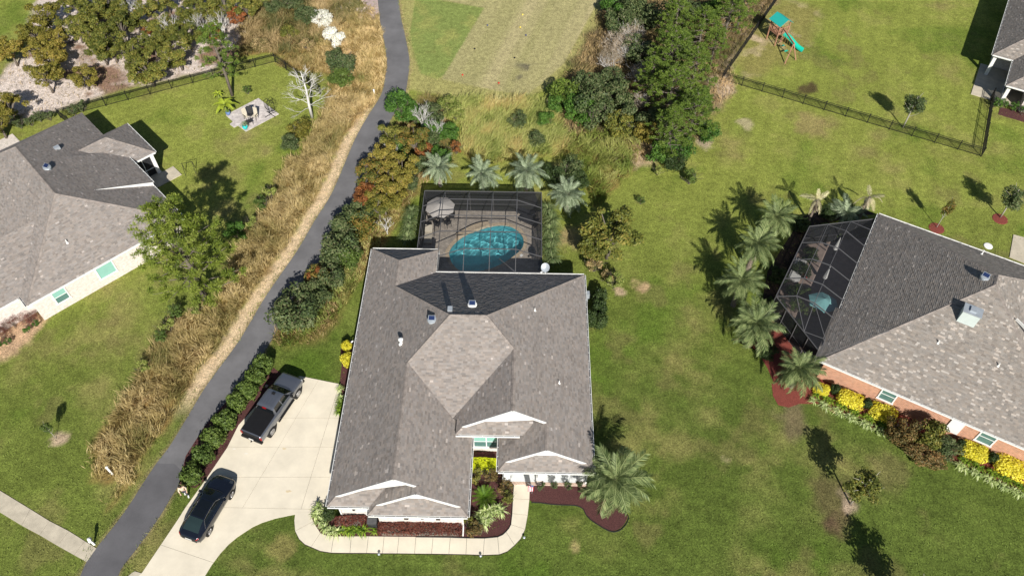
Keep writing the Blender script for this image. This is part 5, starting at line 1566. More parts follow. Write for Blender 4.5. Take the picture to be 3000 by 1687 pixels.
wood([(560, 190, 120), (700, 100, 130), (680, 250, 110), (820, 330, 125), (760, 380, 100), (900, 200, 120), (1010, 100, 115), (1120, 60, 110), (1100, 500, 135), (980, 390, 105), (1150, 330, 105), (1190, 190, 105), (1330, 400, 115), (1400, 250, 110), (1480, 130, 110), (1330, 110, 105), (560, 30, 110), (820, 60, 110), (1240, -20, 110), (1480, -10, 110), (1040, 480, 80), (880, 30, 100), (1250, 280, 90), (1560, 60, 100)], 0, 0, 'oakgreen', 'oak_tree', 'olive green oak in the sandy wood behind the fenced lawn', 'olive oaks in the sandy wood')
wood([(1690, 40, 110), (1850, 40, 110), (1640, 150, 80)], 0, 0, 'oakgreen', 'oak_tree', 'oak at the brush end of the sandy wood', 'olive oaks by the brush')
wood([(1790, 130, 75), (1600, 250, 60), (1120, 220, 55)], 0, 0, 'rust', 'oak_tree', 'small rust-brown oak in the sandy wood', 'rust oaks in the wood')
for i, (x, y) in enumerate(((1260, 190), (1480, 170), (1660, 160), (1010, 60))):
    p = crown_at(x, y, 2.5); plant('bare', None, p, 0.8, 'bare_tree', 'leafless grey tree among the oaks of the sandy wood', 'tree', 'leafless trees in the wood', var=i % 2, bark=M_dead)
# pine on the fenced lawn and the tall pine beside the white brick house
plant('pine', 'pinewood', W(681, 281), (0.92, 0.92, 0.92), 'pine_tree', 'slender bright pine on the fenced lawn beside the small paved patio', 'tree', var=0)
plant('lowpine', 'pine', W(606, 884), (1.5, 1.5, 1.26), 'pine_tree', 'tall yellow-green pine reaching over the eave of the white brick house', 'tree', var=1)
plant('bush', 'green', W(700, 700), (0.8, 0.8, 1.0), 'blue_green_bush', 'bluish evergreen bush in the shade of the tall pine', 'shrub', var=1)
# dead tree at the fence corner
plant('dead', None, W(915, 345), (1.45, 1.45, 1.15), 'dead_tree', 'bleached leafless tree at the end of the dry grass by the fence', 'tree', var=1, bark=M_dead)
plant('bush', 'oak', W(880, 395), (1.0, 1.0, 0.8), 'olive_bush', 'olive bush at the foot of the bleached dead tree', 'shrub', var=0)
plant('bush', 'dark', W(855, 440), (0.75, 0.75, 0.9), 'dark_bush', 'dark bush below the olive bush at the lawn edge', 'shrub', var=2)
for i, (u, v, s_c, leaf) in enumerate(((945, 60, 1.0, 'white'), (980, 115, 1.1, 'white'), (930, 45, .8, 'white'), (968, 95, .7, 'white'))):
    plant('bush', leaf, W(u, v, 0.8), (s_c, s_c, s_c * .8), 'seed_head_shrub', 'shrub covered in white seed heads beside the brush', 'shrub', 'white seed-headed shrubs', var=i % 3)
for i, (u, v, s_c, leaf) in enumerate(((850, 10, 1.1, 'dark'), (800, 20, 1.0, 'dark'), (900, 50, 1.2, 'dark'), (850, 95, .9, 'oakgreen'), (1005, 190, 1.5, 'dark'), (1000, 230, 1.1, 'hedge'), (975, 160, .8, 'dark'), (900, 130, .8, 'weed'), (760, 130, .9, 'weed'))):
    plant('bush', leaf, W(u, v, 0.8), (s_c, s_c, s_c * .75), 'brush_bush', 'scrubby bush in the brush between the wood and the asphalt path', 'shrub', 'scrub bushes in the brush', var=i % 3)
for i, (x, y) in enumerate(((620, 820), (560, 850), (235, 930), (300, 900), (370, 890), (150, 950), (130, 905))):
    plant('loose', 'dark', crown_at(x, y, 0.4), 0.9, 'low_bush', 'low green bush in the row at the sandy wood edge', 'shrub', 'low bushes at the wood edge', var=i % 2)
# thicket between the path and the pool
for i, (u, v, r_, leaf, kind) in enumerate(((1010, 262, 46, 'green', 'bush'), (1045, 290, 34, 'green', 'bush'), (1090, 330, 36, 'green', 'bush'), (1130, 270, 34, 'greengrass', 'bush'), (1110, 390, 32, 'green', 'bush'), (1085, 285, 36, 'dark', 'bush'), (985, 345, 38, 'oakgreen', 'oak'), (1040, 350, 42, 'autumn', 'oak'),
        (960, 395, 42, 'oak', 'oak'), (1010, 420, 42, 'oak', 'oak'), (935, 440, 40, 'autumn', 'oak'), (1075, 350, 34, 'dark', 'bush'), (1000, 380, 30, 'green', 'bush'), (1030, 455, 30, 'dark', 'bush'), (1130, 330, 30, 'green', 'bush'), (1150, 290, 26, 'greengrass', 'bush'), (990, 470, 40, 'oak', 'oak'), (925, 490, 36, 'rust', 'oak'), (965, 500, 40, 'oak', 'oak'), (1050, 410, 34, 'dark', 'bush'), (900, 540, 42, 'dark', 'bush'), (950, 520, 32, 'oakgreen', 'oak'),
        (870, 570, 46, 'dark', 'bush'), (910, 570, 40, 'autumn', 'bush'), (850, 620, 50, 'dark', 'bush'), (880, 640, 40, 'hedge', 'bush'), (800, 700, 34, 'autumn', 'bush'), (830, 690, 40, 'dark', 'bush'), (1065, 380, 30, 'rust', 'bush'))):
    R = r_ / 2576 * 3000 * 0.038
    sc = R / (2.2 if kind == 'oak' else 1.5)
    zc = (3.1 if kind == 'oak' else 1.2) * sc
    nm, lb, gp = {'autumn': ('autumn_oak', 'orange and yellow scrub oak in the thicket between path and pool', 'autumn scrub oaks'), 'oak': ('scrub_oak', 'olive scrub oak in the thicket between path and pool', 'olive scrub oaks'),
                  'oakgreen': ('scrub_oak', 'olive scrub oak in the thicket between path and pool', 'olive scrub oaks'), 'rust': ('rust_oak', 'rust red scrub oak in the thicket between path and pool', 'rust scrub oaks')}.get(leaf, ('green_bush', 'dense green bush in the thicket between path and pool', 'green thicket bushes'))
    plant(kind, leaf, Wd(u, v, zc), sc, nm, lb, 'tree' if kind == 'oak' else 'shrub', gp, var=i % 3)
for i, (u, v, s_c) in enumerate(((1065, 300, .75), (1095, 330, .7), (1000, 440, .6), (985, 380, .6), (950, 470, .6), (975, 560, .5))):
    plant('bare', None, Wd(u, v + 30, 0), s_c, 'bare_tree', 'pale leafless tree in the thicket between path and pool', 'tree', 'leafless thicket trees', var=i % 2, bark=M_dead)
plant('bush', 'dark', Wd(745, 775, 1.5), (1.95, 1.75, 1.5), 'big_dark_bush', 'large spreading dark bush hanging over the asphalt path', 'shrub', var=0)
plant('bush', 'rust', Wd(795, 690, 1.5), (0.8, 0.8, 1.0), 'reddish_bush', 'reddish bush above the large dark bush by the path', 'shrub', var=1)
plant('bush', 'dark', Wd(790, 745, 1.2), (1.2, 1.2, 1.2), 'dark_bush', 'dark bush leaning on the large spreading bush by the path', 'shrub', var=2)
plant('loose', 'rust', Wd(1148, 382, .3), 1.0, 'maroon_shrub', 'small maroon shrub at the edge of the fountain grass', 'shrub', var=0)
# pine and evergreen thicket right of the golf tee
for i, (u, v, r_) in enumerate(((1690, 135, 52), (1745, 185, 50), (1690, 230, 50), (1745, 290, 50), (1690, 330, 44), (1765, 75, 46), (1835, 40, 44), (1700, 55, 48), (1870, 5, 42), (1640, 195, 40), (1800, 110, 32))):
    R = r_ / 2576 * 3000 * 0.042; sc = R / 2.3; zc = 6.0 * sc * 0.72
    plant('pine', 'pinewood', Wd(u, v, zc), (sc, sc, sc * 0.72), 'pine_tree', 'bushy green pine in the thicket between golf tee and back lawns', 'tree', 'thicket pines', var=i % 2)
for i, (u, v, r_, leaf) in enumerate(((1425, 225, 46, 'pinewood'), (1395, 262, 30, 'green'), (1480, 215, 46, 'dark'), (1500, 270, 56, 'dark'), (1555, 240, 48, 'dark'), (1460, 270, 44, 'green'), (1540, 190, 40, 'dark'), (1590, 300, 44, 'dark'), (1560, 310, 40, 'oakgreen'), (1610, 120, 50, 'dark'), (1560, 50, 50, 'dark'), (1590, 10, 50, 'dark'), (1640, 30, 50, 'dark'), (1540, 20, 40, 'green'), (1620, 330, 34, 'oak'), (1700, 400, 32, 'hedgedark'), (1660, 380, 36, 'green'), (1785, 330, 30, 'green'), (1710, 370, 36, 'green'), (1655, 150, 40, 'dark'), (1720, 130, 34, 'dark'), (1660, 290, 40, 'dark'), (1720, 255, 34, 'dark'), (1760, 245, 34, 'green'), (1730, 20, 40, 'dark'), (1790, 20, 36, 'green'), (1350, 350, 24, 'dark'), (1300, 300, 26, 'dark'), (1375, 300, 26, 'green'))):
    R = r_ / 2576 * 3000 * 0.042; sc = R / 1.5; zc = 1.2 * sc
    plant('bush', leaf, Wd(u, v, zc), (sc, sc, sc * 0.95), 'evergreen_bush', {'dark': 'dark grey-green evergreen in the thicket right of the golf tee', 'green': 'fresh green evergreen in the thicket right of the golf tee', 'hedgedark': 'very dark evergreen at the lawn foot of the thicket'}.get(leaf, 'olive evergreen in the thicket right of the golf tee'), 'tree', 'thicket evergreens', var=i % 3)
for i, (u, v, s_c) in enumerate(((1560, 120, 1.7), (1590, 90, 1.4), (1540, 150, 1.2), (1610, 180, 1.1), (1600, 250, 1.0))):
    plant('bareshrub', 'twig', Wd(u, v, 1.4), s_c, 'bare_bush', 'grey leafless bush among the thicket evergreens', 'shrub', 'leafless thicket bushes', var=i % 2, bark=M_dead)
# bushes in front of the pool grass
for i, (u, v, r_) in enumerate(((1430, 430, 40), (1395, 440, 34), (1455, 455, 30))):
    R = r_ / 2576 * 3000 * 0.038; sc = R / 1.5
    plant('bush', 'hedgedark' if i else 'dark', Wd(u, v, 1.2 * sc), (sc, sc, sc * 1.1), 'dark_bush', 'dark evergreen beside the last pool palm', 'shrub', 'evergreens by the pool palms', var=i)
# autumn tree and loose shrubs right of the pool screen
plant('oak', 'oakgreen', Wd(1535, 590, 3.2), (1.38, 1.38, 1.15), 'autumn_oak', 'broad orange and green oak on the lawn right of the pool screen', 'tree', var=1)
plant('oak', 'oakgreen', Wd(1500, 620, 2.2), (0.75, 0.75, 0.8), 'olive_tree', 'smaller olive tree tucked against the broad autumn oak', 'tree', var=2)
for i, (x, y, s_c, leaf) in enumerate(((1880, 470, 1.3, 'bronze'), (1930, 420, 1.1, 'oakgreen'), (1910, 560, 1.2, 'weed'), (2060, 690, 1.3, 'greengrass'), (2010, 640, 1.0, 'weed'))):
    plant('loose', leaf, crown_at(x, y, 0.8, 1000, 562), s_c, 'loose_shrub', 'open twiggy shrub in the row below the broad autumn oak', 'shrub', 'twiggy shrubs right of the pool', var=i % 2)
for x, y, sx in ((1950, 790, .95), (1945, 880, 1.0), (1880, 960, .9), (1950, 970, .95)):
    plant('round', 'hedgedark', crown_at(x, y, 0.8, 1000, 562), (sx, sx, 1.3), 'clipped_shrub', 'clipped dark shrub against the right wall of the main house', 'shrub', 'clipped shrubs by the right wall')
# young trees and saplings on the lawns
plant('young', 'dark', crown_at(1660, 965, 0, 2000, 0), (1.25, 1.25, 1.15), 'young_tree', 'young oval tree with a pale trunk just inside the black fence', 'tree', bark=M_barkl, var=0)
plant('young', 'autumn', crown_at(1915, 270, 0, 2000, 562), (0.62, 0.62, 1.0), 'young_tree', 'thin sparse young tree in a red mulch ring behind the brick house', 'tree', bark=M_barkl, var=1)
plant('young', 'dark', crown_at(2395, 195, 0, 2000, 562), (1.3, 1.3, 1.05), 'young_tree', 'young tree with a wide green crown in a red mulch ring by the fence corner', 'tree', bark=M_barkl, var=2)
plant('young', 'oakgreen', W(2491, 1476), (1.45, 1.45, 1.15), 'young_tree', 'young dark tree with reddish top on the lawn before the brick house', 'tree', bark=M_barkl, var=1)
plant('young', 'dark', W(2640, 1800), (1.6, 1.6, 1.25), 'young_tree', 'tree below the street-side lawn whose shadow reaches over the grass', 'tree', bark=M_barkl, var=2)
plant('young', 'hedge', crown_at(425, 412, 0, 0, 1124), (0.42, 0.42, 0.62), 'sapling', 'tiny staked sapling on the left lawn', 'sapling', bark=M_barkl, var=0)
for (u, v, s_c, lb) in ((1655, 432, .75, 'small yellow-green shrub on the lawn below the thicket'), (1735, 455, 1.25, 'glossy round citrus shrub on the lawn above the palm row'), (1613, 505, .6, 'thin sapling on the lawn beside the broad autumn oak'), (1660, 395, .9, 'small shrub at the sandy foot of the pine thicket')):
    plant('loose', 'hedge' if s_c != .75 else 'greengrass', Wd(u, v, 0.5), s_c, 'lawn_shrub', lb, 'shrub')
for (x, y, ox, oy) in ((1915, 275, 2000, 562), (2395, 205, 2000, 562)):
    p = crown_at(x, y, 0, ox, oy); mb = MB(); mb.lathe([(0.75, -0.02), (0.7, 0.03), (0.15, 0.06)], (0, 0, 0), 18)
    o = link('mulch_ring', mb.mesh('mulch_ring'), M_mulch_red, None, (p[0], p[1], 0.0)); tag(o, 'red mulch ring around a young tree behind the brick house', 'mulch ring', 'red mulch rings')

# --- short turf: tufts over the lawns that take the ground colour under them
def turf():
    r = np.random.default_rng(900)
    n = 150000
    P = np.stack([r.uniform(-66, 66, n), 18 + 74 * r.random(n) ** 1.25], 1)
    P = P[np.abs(P[:, 0]) < 14 + 0.72 * (P[:, 1] + 12)]
    keep = np.ones(len(P), dtype=bool)
    for q, m in ((path_poly, .1), (drive_poly, .1), (wo + wi[::-1], .1), (pool_deck_poly, .2), (fair, -.3), (wood_l, 0), (wood_r, 0), (rb, 0), (mbr, .15), (po_, .1), (so + si[::-1], .1), (dk, 0)):
        keep &= pdist(P[:, 0], P[:, 1], q) < -m
    P = P[keep]
    ix = np.clip(np.searchsorted(gx, P[:, 0]), 0, len(gx) - 1); iy = np.clip(np.searchsorted(gy, P[:, 1]), 0, len(gy) - 1)
    c = C[ix, iy] * r.uniform(0.85, 1.55, len(P))[:, None]
    h = r.uniform(0.04, 0.11, len(P)); a = r.uniform(0, 2 * PI, len(P)); sa = r.uniform(0, 2 * PI, len(P))
    b = np.stack([P[:, 0], P[:, 1], np.zeros(len(P))], 1)
    sv = np.stack([np.cos(sa), np.sin(sa), np.zeros(len(P))], 1) * r.uniform(0.015, 0.035, len(P))[:, None]
    ld = np.stack([np.cos(a) * h * .9, np.sin(a) * h * .9, h], 1)
    V = np.stack([b - sv, b + ld * .6 - sv, b + ld, b + ld * .6 + sv], 1).reshape(-1, 3)
    m = mat('turf_blade', (1, 1, 1), 0.8, 0.0, 3.0, attr=True)
    tag(link('lawn_grass', np_mesh('lawn_grass', V, 4, len(P), np.repeat(c, 4, 0)), m), 'short mown grass standing on the lawns', 'grass', None, 'stuff')
po_ = zoom(620, 260, 11.145)([(460, 875), (1530, 320), (2200, 840), (1120, 1410), (735, 1280), (595, 1175)])
turf()
# ------------------------------------------------------------------ palms, cycad, strap-leaf plants
def frond_mesh(name, arch, n, ll, seed, wl=0.030, droop=0.35, vee=0.35):
    """Feather frond of unit length along +x."""
    r = np.random.default_rng(seed)
    ts = np.linspace(0, 1, 9)
    pt = lambda t: np.stack([t * (1 - 0.18 * arch * t), 0 * t, 0.10 * t - arch * t * t], -1)
    V, Cc = [], []
    for a, b in zip(ts[:-1], ts[1:]):
        p, q = pt(a), pt(b); w0, w1 = 0.016 * (1 - a) + 0.004, 0.016 * (1 - b) + 0.004
        V += [p + [0, -w0, 0], q + [0, -w1, 0], q + [0, w1, 0], p + [0, w0, 0]]; Cc += [0.85] * 4
    for k in range(n):
        t = 0.10 + 0.90 * (k / (n - 1)) ** 0.95
        p = pt(t); d = pt(min(1, t + 0.02)) - pt(max(0, t - 0.02)); d = d / np.linalg.norm(d)
        for sg in (-1, 1):
            L = ll * (0.45 + 0.75 * math.sin(PI * min(1, 0.18 + 0.72 * t))) * r.uniform(0.8, 1.15)
            dr = d * (0.45 + 0.5 * t) + np.array([0, sg * 0.9, 0]) + np.array([0, 0, vee - droop * (0.4 + t)]) + r.normal(size=3) * 0.10
            dr = dr / np.linalg.norm(dr)
            tip = p + dr * L + np.array([0, 0, -droop * L * 0.35])
            md = p + dr * L * 0.45
            s = np.cross(dr, [0, 0, 1.0]); s = s / (np.linalg.norm(s) + 1e-6) * wl * 0.5
            V += [p, md - s, tip, md + s]
            c = r.uniform(0, 1); Cc += [c] * 4
    V = np.array(V); Cc = np.array(Cc)
    me = np_mesh(name, V, 4, len(V) // 4, np.stack([Cc, Cc, Cc], 1))
    me.materials.append(M_leaf['palm'])
    return me
FR = [frond_mesh('frond', a, 50, 0.24, 300 + i, 0.0195, 0.45, 0.30) for i, a in enumerate((0.25, 0.45, 0.70, 0.95))]
FC = [frond_mesh('frond', a, 34, 0.15, 320 + i, 0.020, 0.15, 0.3) for i, a in enumerate((0.10, 0.25))]
M_boots = mat('palm_boots', (0.20, 0.16, 0.13), 0.95, 0.4, 12, bump=0.8, bscale=25)
M_boots2 = mat('pale_palm_trunk', (0.42, 0.34, 0.31), 0.95, 0.25, 9, bump=0.6, bscale=20)
def palm(loc, h, R, label, leaf='palm', n=38, group=None, seed=0, trunk_r=0.20, low=-0.55, boots=None, name='palm_tree'):
    r = random.Random(seed)
    t = thing(name, label, 'palm tree', (loc[0], loc[1], 0), r.uniform(0, 6.28), group)
    mb = MB()
    prof = []
    k = max(4, int(h / 0.16))
    for i in range(k + 1):
        f_ = i / k
        rr = trunk_r * (1.15 - 0.25 * f_ + (0.35 if f_ > 0.86 else 0))
        prof += [(rr * 1.06, h * f_ - 0.03), (rr * 0.92, h * f_ + 0.05)]
    mb.lathe(prof, (0, 0, 0), 10)
    part('trunk', mb, boots or M_boots, t)
    for i in range(n):
        f_ = i / (n - 1)
        az = i * 2.399963 + r.uniform(-0.2, 0.2)
        el = (1.25 - (1.25 - low) * f_ ** 0.8) + r.uniform(-0.12, 0.12)
        me = FR[min(3, int(f_ * 3.2 + r.uniform(-0.4, 0.6)) if f_ > 0.05 else 0)]
        L = R * (1.22 if f_ > 0.12 else 0.8) * r.uniform(0.78, 1.15)
        o = link('frond', me, M_leaf[leaf], t, (math.cos(az) * 0.05, math.sin(az) * 0.05, h + 0.10 - 0.10 * f_))
        o.rotation_euler = (r.uniform(-0.45, 0.45), -el, az)
        o.scale = (L, L, L)
    for i in range(6):
        az = r.uniform(0, 6.28)
        o = link('frond', FR[3], M_leaf['twig'], t, (math.cos(az) * 0.1, math.sin(az) * 0.1, h))
        o.rotation_euler = (r.uniform(-.3, .3), r.uniform(.55, 1.0), az); o.scale = (R * .85,) * 3
    return t
for i, (u, v) in enumerate(((1285, 489), (1413, 508), (1543, 500))):
    palm(W(u, v, 2.55), 2.5, (1.3, 1.42, 1.6)[i], ('slim blue-green palm at the rear left corner of the pool screen', 'blue-green palm behind the middle of the pool screen', 'full blue-green palm behind the pool screen beside the dark evergreens')[i], 'palm', 34, 'palms behind the pool screen', 40 + i, 0.17, boots=M_boots2)
palm(W(1663, 566, 2.3), 2.2, 1.5, 'blue-green palm on the lawn at the rear right corner of the pool screen', 'palm', 34, 'palms behind the pool screen', 44, 0.24, boots=M_boots2)
palm(W(1803, 1403, 2.9), 2.8, 2.15, 'large arching palm in the mulch bed at the end of the front porch', 'palmgreen', 52, None, 50, 0.26, -0.85)
for i, ((x, y), lb) in enumerate(zip(((710, 185), (565, 385), (450, 665), (565, 990), (885, 1330)), ('feathery palm at the far end of the row by the brick house pool screen', 'second feathery palm from the far end of the brick house row', 'middle feathery palm of the brick house row', 'wide feathery palm beside the angled corner of the dark pool screen', 'feathery palm at the brick corner of the brick house'))):
    palm(crown_at(x, y, (3.3, 3.8, 3.5, 3.2, 2.7)[i], 2000, 562), (3.2, 3.7, 3.4, 3.1, 2.6)[i], (1.5, 1.65, 1.55, 1.75, 1.55)[i], lb, 'palmgreen', 48, 'palms beside the brick house', 60 + i, 0.22, -0.6)
palm(crown_at(1240, 150, 0.8, 2000, 562), 0.6, 1.5, 'low trunkless palm at the back of the brick house pool screen', 'palm', 26, None, 70, 0.18, -0.2)
M_leaf['sick'] = leafmat('dying_palm_leaf', [(0.30, 0.28, 0.14), (0.48, 0.45, 0.28), (0.40, 0.33, 0.2)], 0.2)
for i, ((x, y), lb) in enumerate((((1020, 60), 'dying palm with a ragged brown skirt behind the low palm'), ((1415, 35), 'thin failing palm with few yellow fronds behind the brick house'))):
    p = crown_at(x, y, 3.0, 2000, 562)
    t = palm(p, 2.9, 1.1, lb, 'sick', 7, None, 80 + i, 0.11, -0.3)
    for k in range(9):
        a = k * 0.7; o = link('frond', FR[3], M_leaf['twig'], t, (math.cos(a) * .1, math.sin(a) * .1, 2.8)); o.rotation_euler = (0, 1.15, a); o.scale = (1.0, 1.0, 1.0)

def strap_mesh(name, n, L, w, seed, spread=0.9, up=1.0):
    r = np.random.default_rng(seed)
    V, Cc = [], []
    for k in range(n):
        a = r.uniform(0, 2 * PI); s = spread * r.uniform(0.25, 1.15); l = L * r.uniform(0.65, 1.15)
        d = np.array([math.cos(a), math.sin(a), 0]); sd_ = np.array([-d[1], d[0], 0]) * w * 0.5
        p0 = d * 0.05 * L; p1 = d * l * s * 0.45 + np.array([0, 0, l * 0.62 * up]); p2 = d * l * s * 0.85 + np.array([0, 0, l * 0.72 * up * (1.1 - 0.45 * s)]); p3 = d * l * s * 1.15 + np.array([0, 0, l * 0.62 * up * (1.15 - 0.85 * s)])
        c = r.uniform(0, 1)
        V += [p0 - sd_ * .6, p1 - sd_, p1 + sd_, p0 + sd_ * .6, p1 - sd_, p2 - sd_ * .9, p2 + sd_ * .9, p1 + sd_, p2 - sd_ * .9, p3 - sd_ * .1, p3 + sd_ * .1, p2 + sd_ * .9]; Cc += [c] * 12
    me = np_mesh(name, np.array(V), 4, len(V) // 4, np.repeat(np.array(Cc)[:, None], 3, 1))
    me.materials.append(M_leaf['strap'])
    return me
ST = [strap_mesh('strap_leaves', 60, 0.62, 0.05, 400 + i) for i in range(3)]
M_leaf['longblade'] = leafmat('arching_grass_blade', [(0.05, 0.085, 0.03), (0.12, 0.165, 0.06), (0.24, 0.27, 0.13)], 0.3)
OG = [strap_mesh('grass_leaves', 210, 1.35, 0.030, 410 + i, 0.75, 0.95) for i in range(3)]
def strap(p, leaf, sc, label, group, i=0, meshes=ST, name='strap_leaf_plant', cat='plant'):
    o = link(name, meshes[i % 3], M_leaf[leaf], None, (p[0], p[1], 0.02), rnd_.uniform(0, 6.28)); o.scale = (sc, sc, sc)
    return tag(o, label, cat, group)
for i, (x, y, lf, sc) in enumerate(((130, 545, 'strap', 1.15), (120, 620, 'strap', 1.1), (165, 690, 'strap', 1.0), (215, 760, 'strap', 1.0), (280, 800, 'strap', 1.0), (355, 805, 'strap', 1.05))):
    strap(zM([(x, y + 15)])[0], lf, sc, 'cream-striped strap-leaf plant at the curve of the front walk', 'striped plants by the walk curve', i)
for i, (x, y, lf, sc) in enumerate(((430, 810, 'strapgreen', 1.05), (500, 815, 'strapgreen', 1.0), (575, 815, 'strapgreen', 1.05), (655, 810, 'strapgreen', 1.15), (770, 815, 'strapgreen', .6))):
    strap(zM([(x, y)])[0], lf, sc, 'bright green strap-leaf plant between the walk and the burgundy hedge', 'green strap plants by the walk', i)
for i, (x, y) in enumerate(((1990, 620), (2040, 580), (2100, 560), (2170, 545), (2215, 570), (1975, 690), (2020, 705), (2060, 640))):
    strap(zM([(x, y + 20)])[0], 'strap', 1.15, 'pale striped flax in the drift below the cycad', 'striped flax below the cycad', i)
for i, (x, y) in enumerate(((85, 880), (100, 1010), (95, 1075), (75, 1140), (70, 1210))):
    p = W(980 + x / 4.83, 960 + y / 4.83); strap(p, 'strap' if i < 2 else 'strapgreen', 0.85, 'strap-leaf plant squeezed between the drive and the left wall', 'strap plants by the left wall', i)
for i in range(34):
    t_ = i / 33
    xx = 1000 + 1700 * t_
    if 1540 < xx < 2040: continue
    yy = (110 + 0.46 * (xx - 1000)) if xx < 1540 else (575 + 0.46 * (xx - 2040))
    for j, dy in enumerate((0, 42)):
        strap(zI([(xx + 20 * (i % 2) - 25 * j, yy + dy - 15)])[0], 'strap' if j else 'strapgreen', 0.85, 'striped border plant at the lawn edge before the brick house' if j else 'green border plant behind the striped edging of the brick house', 'striped edging plants' if j else 'green edging plants', i)
for i, (x, y, sc) in enumerate(((1560, 120, 1.0), (1590, 200, 1.0), (1570, 280, 1.0), (1595, 350, .95), (1570, 420, .95), (1590, 490, .9))):
    strap(crown_at(x, y + 30, 0.3, 1000, 562), 'longblade', sc * 1.15, 'arching ornamental grass clump along the right side of the pool screen', 'grasses right of the pool screen', i, OG, 'ornamental_grass')
for i, (x, y, sc) in enumerate(((545, 140, .9), (530, 210, .95), (520, 280, .95), (510, 340, .9))):
    strap(crown_at(x - 10, y + 25, 0.3, 1000, 562), 'longblade', sc * 1.15, 'arching ornamental grass clump along the left side of the pool screen', 'grasses left of the pool screen', i, OG, 'ornamental_grass')
# cycad
p = zM([(2030, 440)])[0]
cy = thing('cycad', 'bright green cycad rosette in the mulch between garage wing and walk', 'plant', (p[0], p[1], 0))
mb = MB(); mb.lathe([(0.16, -0.02), (0.18, 0.2), (0.10, 0.34)], (0, 0, 0), 10); part('trunk', mb, M_boots, cy)
for i in range(30):
    o = link('frond', FC[i % 2], M_leaf['cycad'], cy, (0, 0, 0.32)); o.rotation_euler = (0, -(0.95 - 0.85 * i / 29), i * 2.399963); o.scale = (0.95,) * 3

# ------------------------------------------------------------------ shrubs round the houses
for i, (x, y) in enumerate(((620, 45), (560, 130), (495, 225), (425, 320), (345, 445), (255, 565), (185, 695), (100, 835))):
    s_c = 1.05 + 0.12 * (i % 3)
    plant('round', 'hedge', W(520 + x / 2.456, 1050 + y / 2.456, 0.8), (s_c, s_c, 1.35), 'hedge_shrub', 'rounded green shrub in the row between the asphalt path and the drive', 'shrub', 'shrub row beside the drive', var=i % 3)
plant('clip', 'yellow', W(980 + 165 / 4.83, 960 + 235 / 4.83, 0.8), (0.46, 0.46, 1.0), 'golden_shrub', 'smaller golden ball shrub by the left wall of the main house', 'shrub')
plant('clip', 'yellow', W(980 + 185 / 4.83, 960 + 425 / 4.83, 0.8), (0.72, 0.66, 0.95), 'golden_shrub', 'larger golden shrub tucked under the left eave of the main house', 'shrub', var=1)
for i, (x, y, sx, lb) in enumerate(((1050, 30, .75, 'golden shrub at the palm end of the brick wall'), (1275, 110, 1.2, 'golden clipped shrub left of the first brick-wall window'), (1520, 210, 1.25, 'golden clipped shrub below the first brick-wall window'), (2205, 500, 1.2, 'golden shrub with a dark bare patch below the second brick-wall window'), (2500, 625, 1.5, 'large golden shrub at the far end of the brick wall'))):
    plant('clip', 'yellow', W(2000 + x / 2.574, 1124 + y / 2.574, 0.7), (sx, sx * 0.72, 0.95), 'golden_shrub', lb, 'shrub', var=i % 3, rz=math.radians(-28))
for i, (x, y) in enumerate(((1150, 40), (1390, 150), (2100, 460), (2340, 560))):
    plant('round', 'hedgedark', W(2000 + x / 2.574, 1124 + y / 2.574, 0.5), (.55, .5, .85), 'dark_shrub', 'dark green shrub between the golden shrubs of the brick house', 'shrub', 'dark shrubs between golden ones', var=i % 3)
plant('bush', 'bronze', W(2000 + 1650 / 2.574, 1124 + 340 / 2.574, 1.3), (.95, .95, 1.1), 'bronze_bush', 'bronze leafed bush before the brick wall', 'shrub', var=0)
plant('bush', 'oakgreen', W(2000 + 1865 / 2.574, 1124 + 380 / 2.574, 1.5), (1.0, 1.0, 1.25), 'green_bush', 'upright mossy green bush before the brick wall', 'shrub', var=1)
plant('bush', 'bronze', W(2000 + 1830 / 2.574, 1124 + 540 / 2.574, .6), (1.3, .8, .55), 'bronze_bush', 'low bronze bush spreading into the lawn below the mossy bush', 'shrub', var=2, rz=-0.5)
plant('bush', 'dark', W(2000 + 2010 / 2.574, 1124 + 490 / 2.574, .8), (.8, .8, .8), 'grey_bush', 'grey green bush right of the mossy bush by the brick wall', 'shrub', var=0)
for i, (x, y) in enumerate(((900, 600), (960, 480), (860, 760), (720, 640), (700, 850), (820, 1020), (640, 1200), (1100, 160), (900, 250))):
    plant('bush', 'hedgedark', crown_at(x, y, 0.6, 2000, 562), (.75, .75, .55), 'shade_bush', 'dark bush in the shade between the palms and the brick house pool screen', 'shrub', 'bushes under the palm row', var=i % 3)

